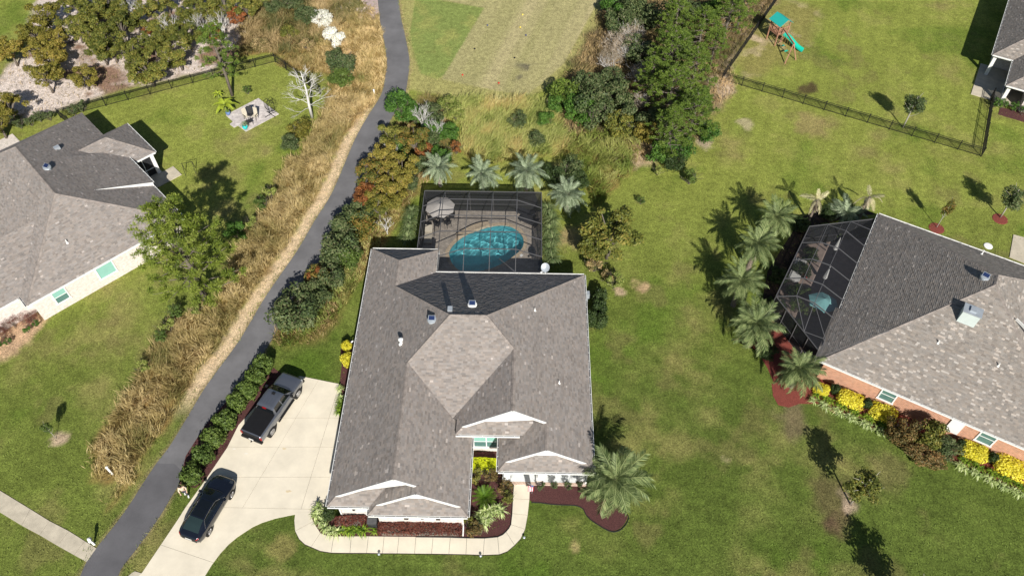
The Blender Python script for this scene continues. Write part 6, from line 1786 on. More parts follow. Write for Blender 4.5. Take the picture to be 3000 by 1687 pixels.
def box_hedge(name, label, poly, h, leaf, dens, seed, lf=0.13):
    """Clipped hedge: leaves over a lumpy block."""
    r = np.random.default_rng(seed)
    A = poly_area(poly)
    n = int(A * dens)
    P = sample_poly(poly, n, r)
    e = pdist(P[:, 0], P[:, 1], poly)
    z = h * (0.72 + 0.5 * fbm(P[:, 0] / 0.5, P[:, 1] / 0.5, seed, 3)) * np.clip(0.55 + e / 0.25, 0.5, 1) * np.where(r.random(n) < 0.3, r.uniform(0.1, 1, n), 1)
    P3 = np.stack([P[:, 0], P[:, 1], z], 1)
    Nn = unit(np.array([0, 0, 1.0]) + r.normal(size=(n, 3)) * 0.6)
    V = leaf_quads(P3, Nn, lf, lf * 0.65, r)
    c = np.clip(r.random(n) * 0.6 + 0.4 * fbm(P[:, 0] / 0.8, P[:, 1] / 0.8, seed + 3, 2), 0, 1)
    cx_, cy_ = P.mean(0)
    V = V - np.array([cx_, cy_, 0])
    t = thing(name, label, 'hedge', (cx_, cy_, 0))
    link('foliage', np_mesh('foliage', V, 4, n, np.repeat(np.stack([c, c, c], 1), 4, 0)), M_leaf[leaf], t)
    core = [(cx_ + (p[0] - cx_) * 0.9, cy_ + (p[1] - cy_) * 0.9) for p in poly]
    mb = MB(); mb.prism(core, 0, h * 0.62); part('twig_core', mb, M_bark, t, (cx_, cy_, 0))
    return t
box_hedge('burgundy_hedge', 'long low burgundy hedge under the garage gable', zM([(810, 700), (1300, 690), (1770, 700), (1775, 845), (1300, 845), (800, 838)], 0.35), 0.55, 'purple', 420, 501)
box_hedge('burgundy_hedge', 'short low burgundy hedge left of the dark box under the eave', zM([(320, 625), (670, 615), (675, 745), (470, 750), (310, 740)], 0.35), 0.55, 'purple', 420, 502)
box_hedge('lime_hedge', 'bright lime clipped hedge in the entry recess under the window', [hw(*q)[:2] for q in ((-3.8, 25.95), (-1.75, 25.95), (-1.75, 27.15), (-3.8, 27.15))], 0.75, 'lime', 900, 503, 0.11)
plant('round', 'hedgedark', (*zM([(262, 640)])[0], 0), (.62, .62, .85), 'dark_shrub', 'dark round shrub beside the striped plants at the garage corner', 'shrub')
for i, (x, y, sc, lf) in enumerate(((1935, 195, .85, 'oakgreen'), (2095, 190, .9, 'bronze'), (2265, 330, .95, 'bronze'), (2300, 430, .85, 'oakgreen'), (1890, 790, .85, 'bronze'), (1960, 800, .75, 'bronze'), (1850, 700, .7, 'oakgreen'))):
    plant('loose', lf, (*zM([(x, y + 30)])[0], 0), sc, 'loose_shrub', 'thin open shrub in the mulch bed between garage wing and walk', 'shrub', 'open shrubs in the front bed', var=i % 2)
for i, (x, y) in enumerate(((1085, 960), (1230, 945), (1385, 955), (1520, 925))):
    plant('loose', 'dark', (*zN([(x, y + 10)])[0], 0), (.48, .48, .65), 'rose_shrub', 'small dark shrub in the mulch before the front porch', 'shrub', 'small shrubs before the porch', var=i % 2)
for i, (x, y, s_c) in enumerate(((280, 650, 1.1), (560, 600, 1.0), (700, 540, .8), (30, 750, 1.1), (60, 900, .9))):
    plant('bareshrub' if i < 5 else 'loose', 'purple', W(x / 6.9, 850 + y / 6.9, 0.5), (.55 * s_c, .55 * s_c, .55 * s_c), 'purple_shrub', 'dark purple shrub against the white brick garage', 'shrub', 'purple shrubs at the white brick garage', var=i % 2)
for i, (x, y) in enumerate(((560, 820), (740, 700), (180, 1060), (0, 1110))):
    plant('loose', 'green', W(x / 6.9, 850 + y / 6.9, 0.2), (.5, .5, .45), 'flower_shrub', 'small green plant on the sandy bed of the white brick house', 'plant', 'small plants at the white brick house', var=i % 2)
for i, (x, y) in enumerate(((2410, 800), (2500, 820), (2570, 850), (2360, 790))):
    plant('loose', 'green', crown_at(x, y, 0.4, 2000, 0), (.8, .8, .8), 'bed_shrub', 'green shrub in the bed of the corner house', 'shrub', 'corner house bed shrubs', var=i % 2)

# ------------------------------------------------------------------ fences
M_black = mat('black_fence_paint', (0.012, 0.012, 0.013), 0.5, 0.1, 5)
def fence(pts, label, h=1.15, bay=2.4):
    t = thing('black_fence', label, 'fence', (pts[0][0], pts[0][1], 0), group='black picket fences')
    o = (pts[0][0], pts[0][1], 0)
    for a, b in zip(pts[:-1], pts[1:]):
        a, b = Vector((*a[:2], 0)), Vector((*b[:2], 0))
        L = (b - a).length; k = max(1, round(L / bay))
        for i in range(k):
            p, q = a.lerp(b, i / k), a.lerp(b, (i + 1) / k)
            mb = MB(); mb.box((p.x, p.y, h / 2 + 0.03), (0.07, 0.07, h + 0.06)); mb.box((p.x, p.y, h + 0.08), (0.09, 0.09, 0.04)); part('post', mb, M_black, t, o)
            for z in (0.12, h - 0.20, h - 0.02):
                mb = MB(); mb.bar(p + Vector((0, 0, z)), q + Vector((0, 0, z)), 0.035, 0.04); part('rail', mb, M_black, t, o)
            mb = MB(); m = int((q - p).length / 0.125)
            for j in range(1, m):
                c = p.lerp(q, j / m); mb.bar(c + Vector((0, 0, 0.06)), c + Vector((0, 0, h - 0.03)), 0.018)
            part('pickets', mb, M_black, t, o, kind='stuff')
    p = pts[-1]; mb = MB(); mb.box((p[0], p[1], h / 2 + 0.03), (0.07, 0.07, h + 0.06)); part('post', mb, M_black, t, o)
    return t
fence([zC([(2325, 735)])[0], zC([(2250, 1183)])[0], zC([(295, 605)])[0], zC([(715, 0)])[0], zC([(1000, -410)])[0]], 'black picket fence around the lawn with the wooden playset')
fence([zA([(620, 1010)])[0], zA([(458, 890)])[0], zA([(2079, 470)])[0], zA([(2420, 715)])[0]], 'black picket fence around the lawn with the small paved patio')

# ------------------------------------------------------------------ vehicles
class Loft:
    """Body surface from cross sections; s runs over the half profile from sill to centre line."""
    def __init__(s, rows):
        s.x = np.array([r[0] for r in rows]); s.p = np.array([r[1] for r in rows], dtype=float)      # (n, k, 2)
    def at(s, x, q):
        """point at station x, profile parameter q in 0..k-1"""
        k = s.p.shape[1]
        pr = np.array([[np.interp(x, s.x, s.p[:, i, j]) for j in (0, 1)] for i in range(k)])
        i = min(int(q), k - 2); f_ = q - i
        a = pr[max(i - 1, 0)]; b = pr[i]; c = pr[i + 1]; d = pr[min(i + 2, k - 1)]
        r_ = 0.5 * (2 * b + (c - a) * f_ + (2 * a - 5 * b + 4 * c - d) * f_ ** 2 + (3 * b - a - 3 * c + d) * f_ ** 3) if 0 < f_ < 1 and s.round else b + (c - b) * f_
        return np.array([x, max(0, r_[0]), r_[1]])
    round = False
    def patch(s, x0, x1, q0, q1, nx, nq, side, off=0.0, mb=None, shrink=None):
        mb = mb or MB()
        vs, fs = [], []
        cen = np.array([0, 0, 0.7])
        for i in range(nx + 1):
            fx = i / nx
            for j in range(nq + 1):
                fq = j / nq
                qq = q0 + (q1 - q0) * fq
                xx0, xx1 = (x0, x1) if shrink is None else (x0 + (shrink[0] - x0) * fq, x1 + (shrink[1] - x1) * fq)
                p = s.at(xx0 + (xx1 - xx0) * fx, qq)
                if off:
                    a = s.at(xx0 + (xx1 - xx0) * fx + 0.02, qq) - s.at(xx0 + (xx1 - xx0) * fx - 0.02, qq)
                    b = s.at(xx0 + (xx1 - xx0) * fx, min(qq + 0.05, s.p.shape[1] - 1)) - s.at(xx0 + (xx1 - xx0) * fx, max(0, qq - 0.05))
                    n = np.cross(a, b); n = n / (np.linalg.norm(n) + 1e-9)
                    if n[2] * 1.0 + n[1] * 0.8 < 0: n = -n
                    p = p + n * off
                vs.append((p[0], p[1] * side, p[2]))
        for i in range(nx):
            for j in range(nq):
                a = i * (nq + 1) + j
                fs.append((a, a + 1, a + nq + 2, a + nq + 1))
        mb.add(vs, fs)
        return mb
def vehicle_part(name, mb, m, t, smooth=True, ang=35):
    me = mb.mesh(name)
    bm = bmesh.new(); bm.from_mesh(me); bmesh.ops.remove_doubles(bm, verts=bm.verts, dist=0.0015); bmesh.ops.recalc_face_normals(bm, faces=bm.faces); bm.to_mesh(me); bm.free()
    if smooth:
        me.polygons.foreach_set('use_smooth', [True] * len(me.polygons)); me.set_sharp_from_angle(angle=math.radians(ang))
    return link(name, me, m, t)
M_navy = mat('navy_car_paint', (0.010, 0.013, 0.022), 0.14, 0.02, 1, metal=0.3, spec=0.5, coat=1.0)
M_gun = mat('gunmetal_paint', (0.17, 0.185, 0.22), 0.28, 0.02, 1, metal=0.6, spec=0.5, coat=0.8)
M_carglass = mat('car_glass', (0.006, 0.008, 0.010), 0.04, 0.02, 1, spec=0.8)
M_tyre = mat('tyre', (0.012, 0.012, 0.012), 0.85, 0.1, 5)
M_rim = mat('alloy_rim', (0.45, 0.45, 0.46), 0.3, 0.05, 5, metal=0.8)
M_rimd = mat('dark_alloy_rim', (0.10, 0.10, 0.11), 0.3, 0.05, 5, metal=0.8)
M_tail = mat('tail_lamp', (0.30, 0.012, 0.012), 0.25, 0.05, 5)
M_lamp = mat('head_lamp', (0.55, 0.57, 0.6), 0.1, 0.05, 5)
M_trim = mat('black_plastic', (0.015, 0.015, 0.016), 0.6, 0.1, 5)
M_chrome = mat('chrome', (0.6, 0.6, 0.6), 0.15, 0.02, 5, metal=1.0)
M_tonneau = mat('black_vinyl', (0.010, 0.010, 0.011), 0.6, 0.15, 4)
M_plate = mat('number_plate', (0.7, 0.7, 0.68), 0.5, 0.05, 9)
def wheel(t, x, y, r, w, rim, spokes=10):
    sg = 1 if y > 0 else -1
    mb = MB(); mb.tube([(x, y - sg * w, r), (x, y - sg * w * 0.9, r), (x, y - sg * 0.03, r), (x, y, r)], [r * 0.93, r, r, r * 0.93], 22)
    wh = link('wheel', mb.mesh('wheel'), M_tyre, t)
    mb = MB(); mb.tube([(x, y - 0.02 * sg, r), (x, y + 0.012 * sg, r)], [r * 0.70, r * 0.66], 20); 
    link('rim', mb.mesh('rim'), M_rimd if spokes > 8 else rim, wh)
    mb = MB()
    for k in range(spokes):
        a = 2 * PI * k / spokes
        mb.bar((x + math.cos(a) * r * 0.1, y + 0.02 * sg, r + math.sin(a) * r * 0.1), (x + math.cos(a) * r * 0.66, y + 0.02 * sg, r + math.sin(a) * r * 0.66), 0.035, 0.03, (0, 1, 0))
    mb.tube([(x, y, r), (x, y + 0.03 * sg, r)], r * 0.16, 10)
    link('spokes', mb.mesh('spokes'), rim, wh)
def arch(t, x, y, r):
    sg = 1 if y > 0 else -1
    mb = MB(); mb.tube([(x, y - 0.35 * sg, r * 0.93), (x, y + 0.004 * sg, r * 0.93)], r * 1.2, 22); link('wheel_arch', mb.mesh('wheel_arch'), M_trim, t)

def sedan(rear, front):
    a, b = Vector(rear[:2]), Vector(front[:2])
    c = (a + b) / 2; ang = math.atan2(b.y - a.y, b.x - a.x)
    t = thing('sedan', 'glossy dark navy fastback sedan parked on the concrete drive', 'car', (c.x, c.y, 0.045), ang)
    def row(x, w, zb, zm, zl, wg, zg, zt, wr=None):
        return (x, [(w * 0.80, zb), (w * 0.985, zb + 0.10), (w, zm), (w * 0.975, zl - 0.03), (w * 0.92, zl), (wg + (w * 0.92 - wg) * 0.30, zl + (zg - zl) * 0.55), (wg, zg), (wg * 0.55, zt - 0.008), (0, zt)])
    rows = [row(-2.50, .66, .45, .60, .74, .48, .78, .80), row(-2.46, .72, .36, .60, .82, .60, .88, .90), row(-2.34, .85, .27, .62, .90, .68, .94, .96), row(-2.05, .93, .22, .64, .935, .68, 1.02, 1.04), row(-1.55, .975, .20, .64, .94, .62, 1.19, 1.21), row(-1.0, .97, .20, .63, .93, .57, 1.27, 1.30), row(-.35, .965, .20, .62, .92, .56, 1.325, 1.355), row(.2, .965, .20, .62, .91, .56, 1.31, 1.34), row(.65, .965, .20, .62, .905, .60, 1.19, 1.22), row(1.05, .97, .20, .62, .895, .69, 1.03, 1.06), row(1.25, .97, .20, .62, .88, .72, .935, .965), row(1.7, .965, .20, .60, .82, .70, .87, .90), row(2.1, .90, .22, .57, .74, .64, .80, .83), row(2.33, .81, .27, .52, .66, .56, .71, .74), row(2.46, .68, .34, .48, .57, .46, .61, .63), row(2.51, .55, .40, .47, .52, .34, .54, .55)]
    L = Loft(rows)
    mb = MB()
    for sd in (-1, 1): L.patch(-2.5, 2.51, 0, 8, 64, 18, sd, 0, mb)
    vehicle_part('body', mb, M_navy, t, ang=50)
    mb = MB(); mb.box((0, 0, 0.30), (4.7, 1.5, 0.16)); mb.box((-2.44, 0, 0.55), (0.12, 1.2, 0.35)); mb.box((2.44, 0, 0.48), (0.12, 0.9, 0.2)); vehicle_part('underbody', mb, M_trim, t, False)
    def both(name, args, m, **k):
        for sd in (-1, 1): vehicle_part(name, L.patch(*args, sd, 0.006, **k), m, t)
    mb = MB()
    for sd in (-1, 1): L.patch(.30, 1.17, 6.05, 8, 10, 8, sd, 0.006, mb)
    vehicle_part('windscreen', mb, M_carglass, t)
    mb = MB()
    for sd in (-1, 1): L.patch(-1.02, .20, 6.35, 8, 10, 6, sd, 0.006, mb)
    vehicle_part('glass_roof', mb, M_carglass, t)
    mb = MB(); mb.bar((-.42, -.48, 1.352), (-.42, .48, 1.352), .03, .02); vehicle_part('roof_bar', mb, M_navy, t)
    mb = MB()
    for sd in (-1, 1): L.patch(-2.05, -1.12, 6.15, 8, 10, 6, sd, 0.006, mb)
    vehicle_part('rear_window', mb, mat('tinted_rear_glass', (0.02, 0.035, 0.035), 0.06, 0.02, 1, spec=0.8), t)
    for sd in (-1, 1):
        vehicle_part('side_window', L.patch(-1.35, -.30, 4.25, 5.85, 8, 4, sd, 0.006, shrink=(-1.05, -.34)), M_carglass, t)
        vehicle_part('side_window', L.patch(-.22, .98, 4.25, 5.85, 8, 4, sd, 0.006, shrink=(-.26, .50)), M_carglass, t)
        mb = MB(); pts = [L.at(x, 4.12) for x in np.linspace(-1.55, 1.0, 10)] + [L.at(x, 5.98) for x in np.linspace(.45, -1.1, 8)] + [L.at(-1.55, 4.12)]
        mb.tube([(p[0], (p[1] + 0.012) * sd, p[2]) for p in pts], 0.010, 5); vehicle_part('window_trim', mb, M_chrome, t)
        mb = MB(); mb.box((.78, sd * 1.03, .98), (.16, .22, .13)); mb.bar((.82, sd * .9, .93), (.8, sd * 1.0, .96), .05); vehicle_part('wing_mirror', mb, M_navy, t, False)
        vehicle_part('head_lamp', L.patch(2.08, 2.34, 4.4, 6.4, 5, 4, sd, 0.006), mat('smoked_head_lamp', (0.05, 0.055, 0.06), 0.1, 0.02, 1, spec=0.7), t)
        vehicle_part('tail_lamp', L.patch(-2.47, -2.30, 3.6, 4.8, 4, 4, sd, 0.008), M_tail, t)
        for x in (-1.47, 1.48): arch(t, x, sd * .962, .335); wheel(t, x, sd * .985, .345, .25, M_rim, 10)
        for x in (-.28, .55): 
            p = L.at(x, 3.2); mb = MB(); mb.box((x, sd * (p[1] + .012), p[2]), (.2, .025, .03)); vehicle_part('door_handle', mb, M_navy, t, False)
    mb = MB(); mb.box((-2.515, 0, .66), (.03, .5, .12)); vehicle_part('number_plate', mb, M_plate, t, False)
    mb = MB(); mb.tube([(1.14, .66, 1.02), (1.22, .3, 1.01), (1.24, -.3, 1.01), (1.16, -.66, 1.02)], .012, 5); vehicle_part('wiper', mb, M_trim, t)
    return t
def pickup(rear, front):
    a, b = Vector(rear[:2]), Vector(front[:2])
    c = (a + b) / 2; ang = math.atan2(b.y - a.y, b.x - a.x)
    t = thing('pickup_truck', 'gunmetal crew cab pickup with a black bed cover on the drive', 'truck', (c.x, c.y, 0.045), ang)
    def row(x, w, zb, zm, zl, wg, zg, zt):
        return (x, [(w * 0.86, zb), (w * 0.985, zb + 0.12), (w, zm), (w * 0.985, zl - 0.06), (w * 0.93, zl), (wg + (w * 0.93 - wg) * 0.25, zl + (zg - zl) * 0.6), (wg, zg), (wg * 0.55, zt - 0.006), (0, zt)])
    H_ = 1.33
    rows = [row(-2.95, .90, .62, .95, 1.28, .80, 1.31, 1.31), row(-2.90, .97, .55, .95, 1.30, .86, H_, H_), row(-1.0, 1.0, .50, .95, 1.30, .88, H_, H_), row(-.86, 1.0, .50, .95, 1.28, .86, 1.36, 1.36), row(-.80, 1.0, .48, .95, 1.26, .72, 1.84, 1.87), row(-.60, 1.0, .48, .95, 1.26, .72, 1.90, 1.93), row(.30, 1.0, .48, .95, 1.25, .72, 1.91, 1.95), row(.75, 1.0, .48, .95, 1.25, .72, 1.86, 1.90), row(1.05, 1.0, .48, .95, 1.24, .77, 1.62, 1.66), row(1.50, 1.0, .48, .95, 1.22, .86, 1.30, 1.33), row(1.62, 1.0, .48, .95, 1.20, .84, 1.25, 1.29), row(2.3, .99, .48, .92, 1.15, .80, 1.20, 1.25), row(2.75, .96, .50, .88, 1.08, .76, 1.13, 1.17), row(2.90, .92, .54, .84, 1.0, .70, 1.04, 1.07), row(2.96, .84, .60, .80, .92, .60, .95, .96)]
    L = Loft(rows)
    mb = MB()
    for sd in (-1, 1): L.patch(-2.95, 2.96, 0, 8, 74, 18, sd, 0, mb)
    vehicle_part('body', mb, M_gun, t, ang=40)
    mb = MB(); mb.box((0, 0, .55), (5.6, 1.5, .22)); mb.box((-2.9, 0, .9), (.08, 1.6, .6)); mb.box((2.9, 0, .72), (.1, 1.4, .35)); vehicle_part('underbody', mb, M_trim, t, False)
    mb = MB(); mb.box((-1.86, 0, H_ + .025), (1.98, 1.70, .05)); vehicle_part('bed_cover', mb, M_tonneau, t, False)
    mb = MB()
    for sd in (-1, 1): L.patch(.84, 1.46, 6.0, 8, 8, 7, sd, .007, mb)
    vehicle_part('windscreen', mb, M_carglass, t)
    mb = MB()
    for sd in (-1, 1): L.patch(-.862, -.802, 5.6, 8, 4, 7, sd, .012, mb)
    vehicle_part('rear_window', mb, M_carglass, t)
    mb = MB(); mb.box((-.835, 0, 1.86), (.10, .34, .05)); vehicle_part('brake_lamp', mb, M_tail, t, False)
    for k in range(5):
        mb = MB(); mb.bar((-.5, -.44 + k * .22, 1.935 + .012 * (2 - abs(k - 2))), (.55, -.44 + k * .22, 1.93 + .012 * (2 - abs(k - 2))), .05, .02); vehicle_part('roof_rib', mb, M_gun, t, False)
    mb = MB(); mb.box((.50, 0, 1.965), (.22, .26, .035)); vehicle_part('roof_hatch', mb, M_trim, t, False)
    for sy_ in (-.36, .36):
        mb = MB(); mb.bar((1.75, sy_ * 1.2, 1.275), (2.72, sy_, 1.165), .05, .03); vehicle_part('bonnet_ridge', mb, M_gun, t, False)
    for sd in (-1, 1):
        vehicle_part('side_window', L.patch(-.66, .12, 4.3, 5.9, 6, 4, sd, .007, shrink=(-.60, .10)), M_carglass, t)
        vehicle_part('side_window', L.patch(.20, 1.18, 4.3, 5.9, 6, 4, sd, .007, shrink=(.20, .78)), M_carglass, t)
        mb = MB(); mb.box((1.08, sd * 1.15, 1.36), (.14, .26, .26)); mb.bar((1.12, sd * .95, 1.28), (1.1, sd * 1.1, 1.30), .06); vehicle_part('wing_mirror', mb, M_trim, t, False)
        mb = MB(); mb.box((1.14, sd * 1.18, 1.38), (.05, .2, .2)); vehicle_part('mirror_cap', mb, M_chrome, t, False)
        vehicle_part('head_lamp', L.patch(2.72, 2.92, 2.6, 4.4, 4, 4, sd, .008), M_lamp, t)
        mb = MB(); mb.box((-2.93, sd * .86, 1.06), (.10, .16, .34)); vehicle_part('tail_lamp', mb, M_tail, t, False)
        for x in (-1.82, 1.90): arch(t, x, sd * .995, .41); wheel(t, x, sd * 1.02, .41, .28, M_rim, 6)
        mb = MB(); mb.bar((-.9, sd * 1.0, .45), (1.3, sd * 1.0, .45), .14, .06); vehicle_part('side_step', mb, M_trim, t, False)
        for x in (-.45, .35):
            p = L.at(x, 3.0); mb = MB(); mb.box((x, sd * (p[1] + .015), p[2]), (.22, .03, .035)); vehicle_part('door_handle', mb, M_gun, t, False)
    mb = MB(); mb.box((-3.0, 0, .62), (.22, 1.86, .20)); vehicle_part('rear_bumper', mb, M_trim, t, False)
    mb = MB(); mb.box((-3.11, 0, .70), (.03, .40, .15)); vehicle_part('number_plate', mb, M_plate, t, False)
    mb = MB(); mb.box((-3.16, 0, .50), (.16, .08, .08)); vehicle_part('tow_hitch', mb, M_trim, t, False)
    mb = MB(); mb.box((2.97, 0, .60), (.18, 1.8, .2)); mb.box((2.955, 0, .86), (.06, 1.2, .25)); vehicle_part('front_bumper', mb, M_trim, t, False)
    mb = MB(); mb.tube([(1.46, .7, 1.37), (1.56, .3, 1.36), (1.58, -.3, 1.36), (1.5, -.7, 1.37)], .014, 5); vehicle_part('wiper', mb, M_trim, t)
    return t
sedan(W(557, 1577, .5), W(664, 1402, .5))
pickup(W(733.8, 1281, 1.0), W(862, 1096, 1.0))
# ------------------------------------------------------------------ person at the end of the shrub row
def skin_mesh(name, verts, edges, radii, root=0, sub=2):
    me = bpy.data.meshes.new(name); me.from_pydata(verts, edges, [])
    o = bpy.data.objects.new(name, me); COL.objects.link(o)
    o.modifiers.new('skin', 'SKIN'); sd = o.modifiers.new('sub', 'SUBSURF'); sd.levels = sd.render_levels = sub
    if not me.skin_vertices: 
        bpy.context.view_layer.objects.active = o
    for i, r_ in enumerate(radii):
        d = me.skin_vertices[0].data[i]; d.radius = (r_, r_) if not hasattr(r_, '__len__') else r_; d.use_root = (i == root)
    bpy.context.view_layer.update()
    dg = bpy.context.evaluated_depsgraph_get()
    nm = bpy.data.meshes.new_from_object(o.evaluated_get(dg)); nm.name = name
    bpy.data.objects.remove(o)
    nm.polygons.foreach_set('use_smooth', [True] * len(nm.polygons))
    nm.materials.clear()
    return nm
pb_ = W(548, 1450)
prz = math.radians(-70)
body_v = [(0, 0, .92), (0, 0, 1.12), (.03, 0, 1.36), (.06, 0, 1.47), (.08, 0, 1.56), (.09, 0, 1.66),                              # pelvis, waist, chest, neck, head
          (0, .10, .88), (.16, .11, .50), (.06, .11, .10), (.20, .11, .04), (0, -.10, .88), (-.06, -.11, .49), (-.26, -.11, .12), (-.14, -.11, .05),  # legs and feet
          (.03, .17, 1.40), (.00, .25, 1.14), (.16, .24, .94), (.21, .23, .88), (.03, -.17, 1.40), (.08, -.26, 1.14), (.28, -.20, 1.02), (.34, -.18, 1.00)]
body_e = [(0, 1), (1, 2), (2, 3), (3, 4), (4, 5), (0, 6), (6, 7), (7, 8), (8, 9), (0, 10), (10, 11), (11, 12), (12, 13), (2, 14), (14, 15), (15, 16), (16, 17), (2, 18), (18, 19), (19, 20), (20, 21)]
body_r = [.135, .125, .15, .055, .085, .095, .085, .062, .042, .04, .085, .062, .042, .04, .062, .045, .034, .03, .062, .045, .034, .03]
for (h_, sg) in ((17, 1), (21, -1)):
    hx, hy, hz = body_v[h_]
    for k in range(4):
        i0 = len(body_v); L_ = (.070, .080, .076, .062)[k]; yy = (k - 1.5) * .021
        body_v += [(hx + .03, hy + yy, hz - .02), (hx + .03 + L_ * .55, hy + yy, hz - .035), (hx + .02 + L_ * .8, hy + yy, hz - .06)]
        body_e += [(h_, i0), (i0, i0 + 1), (i0 + 1, i0 + 2)]; body_r += [.010, .009, .008]
    i0 = len(body_v); body_v += [(hx + .01, hy - sg * .035, hz + .01), (hx + .05, hy - sg * .05, hz - .01)]; body_e += [(h_, i0), (i0, i0 + 1)]; body_r += [.012, .010]
M_skin = mat('skin', (0.52, 0.33, 0.24), 0.55, 0.05, 8)
person = link('person', skin_mesh('person', body_v, body_e, body_r), M_skin, None, (pb_[0], pb_[1], 0.0), prz)
tag(person, 'person in a tan shirt and dark trousers standing at the end of the shrub row', 'person')
sh = [(0, 0, .98), (0, 0, 1.14), (.03, 0, 1.36), (.04, 0, 1.44), (.03, .17, 1.40), (.00, .25, 1.14), (.13, .243, .98), (.03, -.17, 1.40), (.08, -.26, 1.14), (.24, -.21, 1.04)]
link('shirt', skin_mesh('shirt', sh, [(0, 1), (1, 2), (2, 3), (2, 4), (4, 5), (5, 6), (2, 7), (7, 8), (8, 9)], [.155, .145, .170, .075, .078, .062, .05, .078, .062, .05]), mat('tan_cotton', (0.62, 0.50, 0.38), 0.9, 0.08, 10), person)
tr = [(0, 0, 1.0), (0, 0, .90), (0, .10, .86), (.16, .11, .50), (.07, .11, .12), (0, -.10, .86), (-.06, -.11, .49), (-.25, -.11, .14)]
link('trousers', skin_mesh('trousers', tr, [(0, 1), (1, 2), (2, 3), (3, 4), (1, 5), (5, 6), (6, 7)], [.155, .15, .105, .082, .065, .105, .082, .065]), mat('charcoal_denim', (0.06, 0.065, 0.08), 0.9, 0.15, 12), person)
for (x, y, z) in ((.12, .11, .05), (-.20, -.11, .06)):
    mb = MB(); mb.box((x, y, z), (.28, .10, .10)); mb.box((x - .05, y, z + .06), (.14, .095, .06)); part('shoe', mb, M_white, person)
mb = MB(); mb.lathe([(.06, -.03), (.112, .0), (.115, .07), (.085, .125), (.03, .145)], (.075, 0, 1.66), 12); part('hair', mb, mat('dark_hair', (0.02, 0.014, 0.01), 0.6, 0.2, 20), person, smooth=True)
mb = MB(); mb.lathe([(.012, -.025), (.016, 0), (.004, .03)], (.185, 0, 1.635), 6); part('nose', mb, M_skin, person)
for sy_ in (-.035, .035):
    mb = MB(); mb.lathe([(.004, -.01), (.012, 0), (.004, .01)], (.172, sy_, 1.668), 8); part('eye', mb, M_dark, person)
    mb = MB(); mb.lathe([(.008, -.03), (.02, 0), (.008, .03)], (.08, sy_ * 2.75, 1.645), 8); part('ear', mb, M_skin, person)
mb = MB(); mb.box((.168, 0, 1.59), (.02, .05, .012)); part('mouth', mb, mat('lips', (0.4, 0.16, 0.13), .5), person)

# ------------------------------------------------------------------ pool furniture
M_tan_cloth = mat('pale_canvas', (0.60, 0.56, 0.52), 0.9, 0.05, 3)
M_aqua = mat('aqua_canvas', (0.30, 0.66, 0.66), 0.9, 0.05, 3)
M_cushion = mat('cream_cushion', (0.52, 0.47, 0.38), 0.9, 0.08, 4)
M_grey_frame = mat('charcoal_frame', (0.035, 0.035, 0.038), 0.5, 0.1, 5)
def umbrella(p, R, h, m, label, n=8, tilt=(0, 0), name='patio_umbrella'):
    t = thing(name, label, 'umbrella', (p[0], p[1], p[2] if len(p) > 2 else 0.05), 0.3)
    mb = MB(); mb.tube([(0, 0, 0), (0, 0, h + .1)], .025, 8); mb.lathe([(.28, 0), (.28, .06), (.05, .12)], (0, 0, 0), 14); part('pole', mb, M_grey_frame, t)
    can = link('canopy', None, None, t); can.location = (0, 0, h); can.rotation_euler = (tilt[0], tilt[1], 0)
    for k in range(n):
        a0, a1 = 2 * PI * k / n, 2 * PI * (k + 1) / n
        A = Vector((math.cos(a0) * R, math.sin(a0) * R, -.42 * R * .8)); B = Vector((math.cos(a1) * R, math.sin(a1) * R, -.42 * R * .8)); T_ = Vector((0, 0, 0.02))
        mid = (A + B) / 2 + Vector((0, 0, .05)); mid = mid * 0.985
        mb = MB(); mb.extrude([T_, A, mid], (0, 0, 1), .012); mb.extrude([T_, mid, B], (0, 0, 1), .012); part('canopy_panel', mb, m, can)
        mb = MB(); mb.bar(T_ - Vector((0, 0, .03)), A - Vector((0, 0, .02)), .02); part('rib', mb, M_grey_frame, can)
    return t
def chair(p, rz, label, group, m=None, name='patio_chair', back=.5):
    m = m or M_grey_frame
    t = thing(name, label, 'chair', (p[0], p[1], p[2] if len(p) > 2 else .05), rz, group)
    mb = MB(); mb.box((0, 0, .43), (.50, .50, .04)); part('seat', mb, m, t)
    mb = MB(); mb.extrude([(-.24, -.25, .46), (-.24, .25, .46), (-.36, .25, .46 + back), (-.36, -.25, .46 + back)], (1, 0, 0), .03); part('backrest', mb, m, t)
    for sy_ in (-.25, .25):
        mb = MB(); mb.bar((-.28, sy_, .66), (.22, sy_, .64), .04); mb.bar((.20, sy_, .42), (.22, sy_, .66), .03); part('armrest', mb, M_grey_frame, t)
        for sx in (-.22, .22): mb = MB(); mb.bar((sx * 1.15, sy_ * .95, 0), (sx, sy_ * .92, .42), .03); part('leg', mb, M_grey_frame, t)
    return t
def lounger(p, rz, label, m, frame, group=None):
    t = thing('sun_lounger', label, 'lounger', (p[0], p[1], .05), rz, group)
    mb = MB(); mb.box((.25, 0, .36), (1.30, .70, .14)); part('seat_cushion', mb, m, t)
    mb = MB(); mb.extrude([(-.40, -.35, .42), (-.40, .35, .42), (-.98, .35, .78), (-.98, -.35, .78)], (.4, 0, .9), .11); part('back_cushion', mb, m, t)
    mb = MB(); mb.box((0, 0, .25), (1.9, .66, .06)); part('frame', mb, frame, t)
    for sx in (-.8, .8):
        for sy_ in (-.28, .28): mb = MB(); mb.bar((sx, sy_, 0), (sx, sy_, .25), .05); part('leg', mb, frame, t)
    return t
pu = zP([(430, 385)], 2.2)[0]
umbrella((pu[0], pu[1], .05), 1.42, 2.25, M_tan_cloth, 'pale grey canvas umbrella over the dark dining set by the pool', 8)
tb_ = thing('dining_table', 'round dark glass patio table under the pale umbrella', 'table', (pu[0], pu[1], .05))
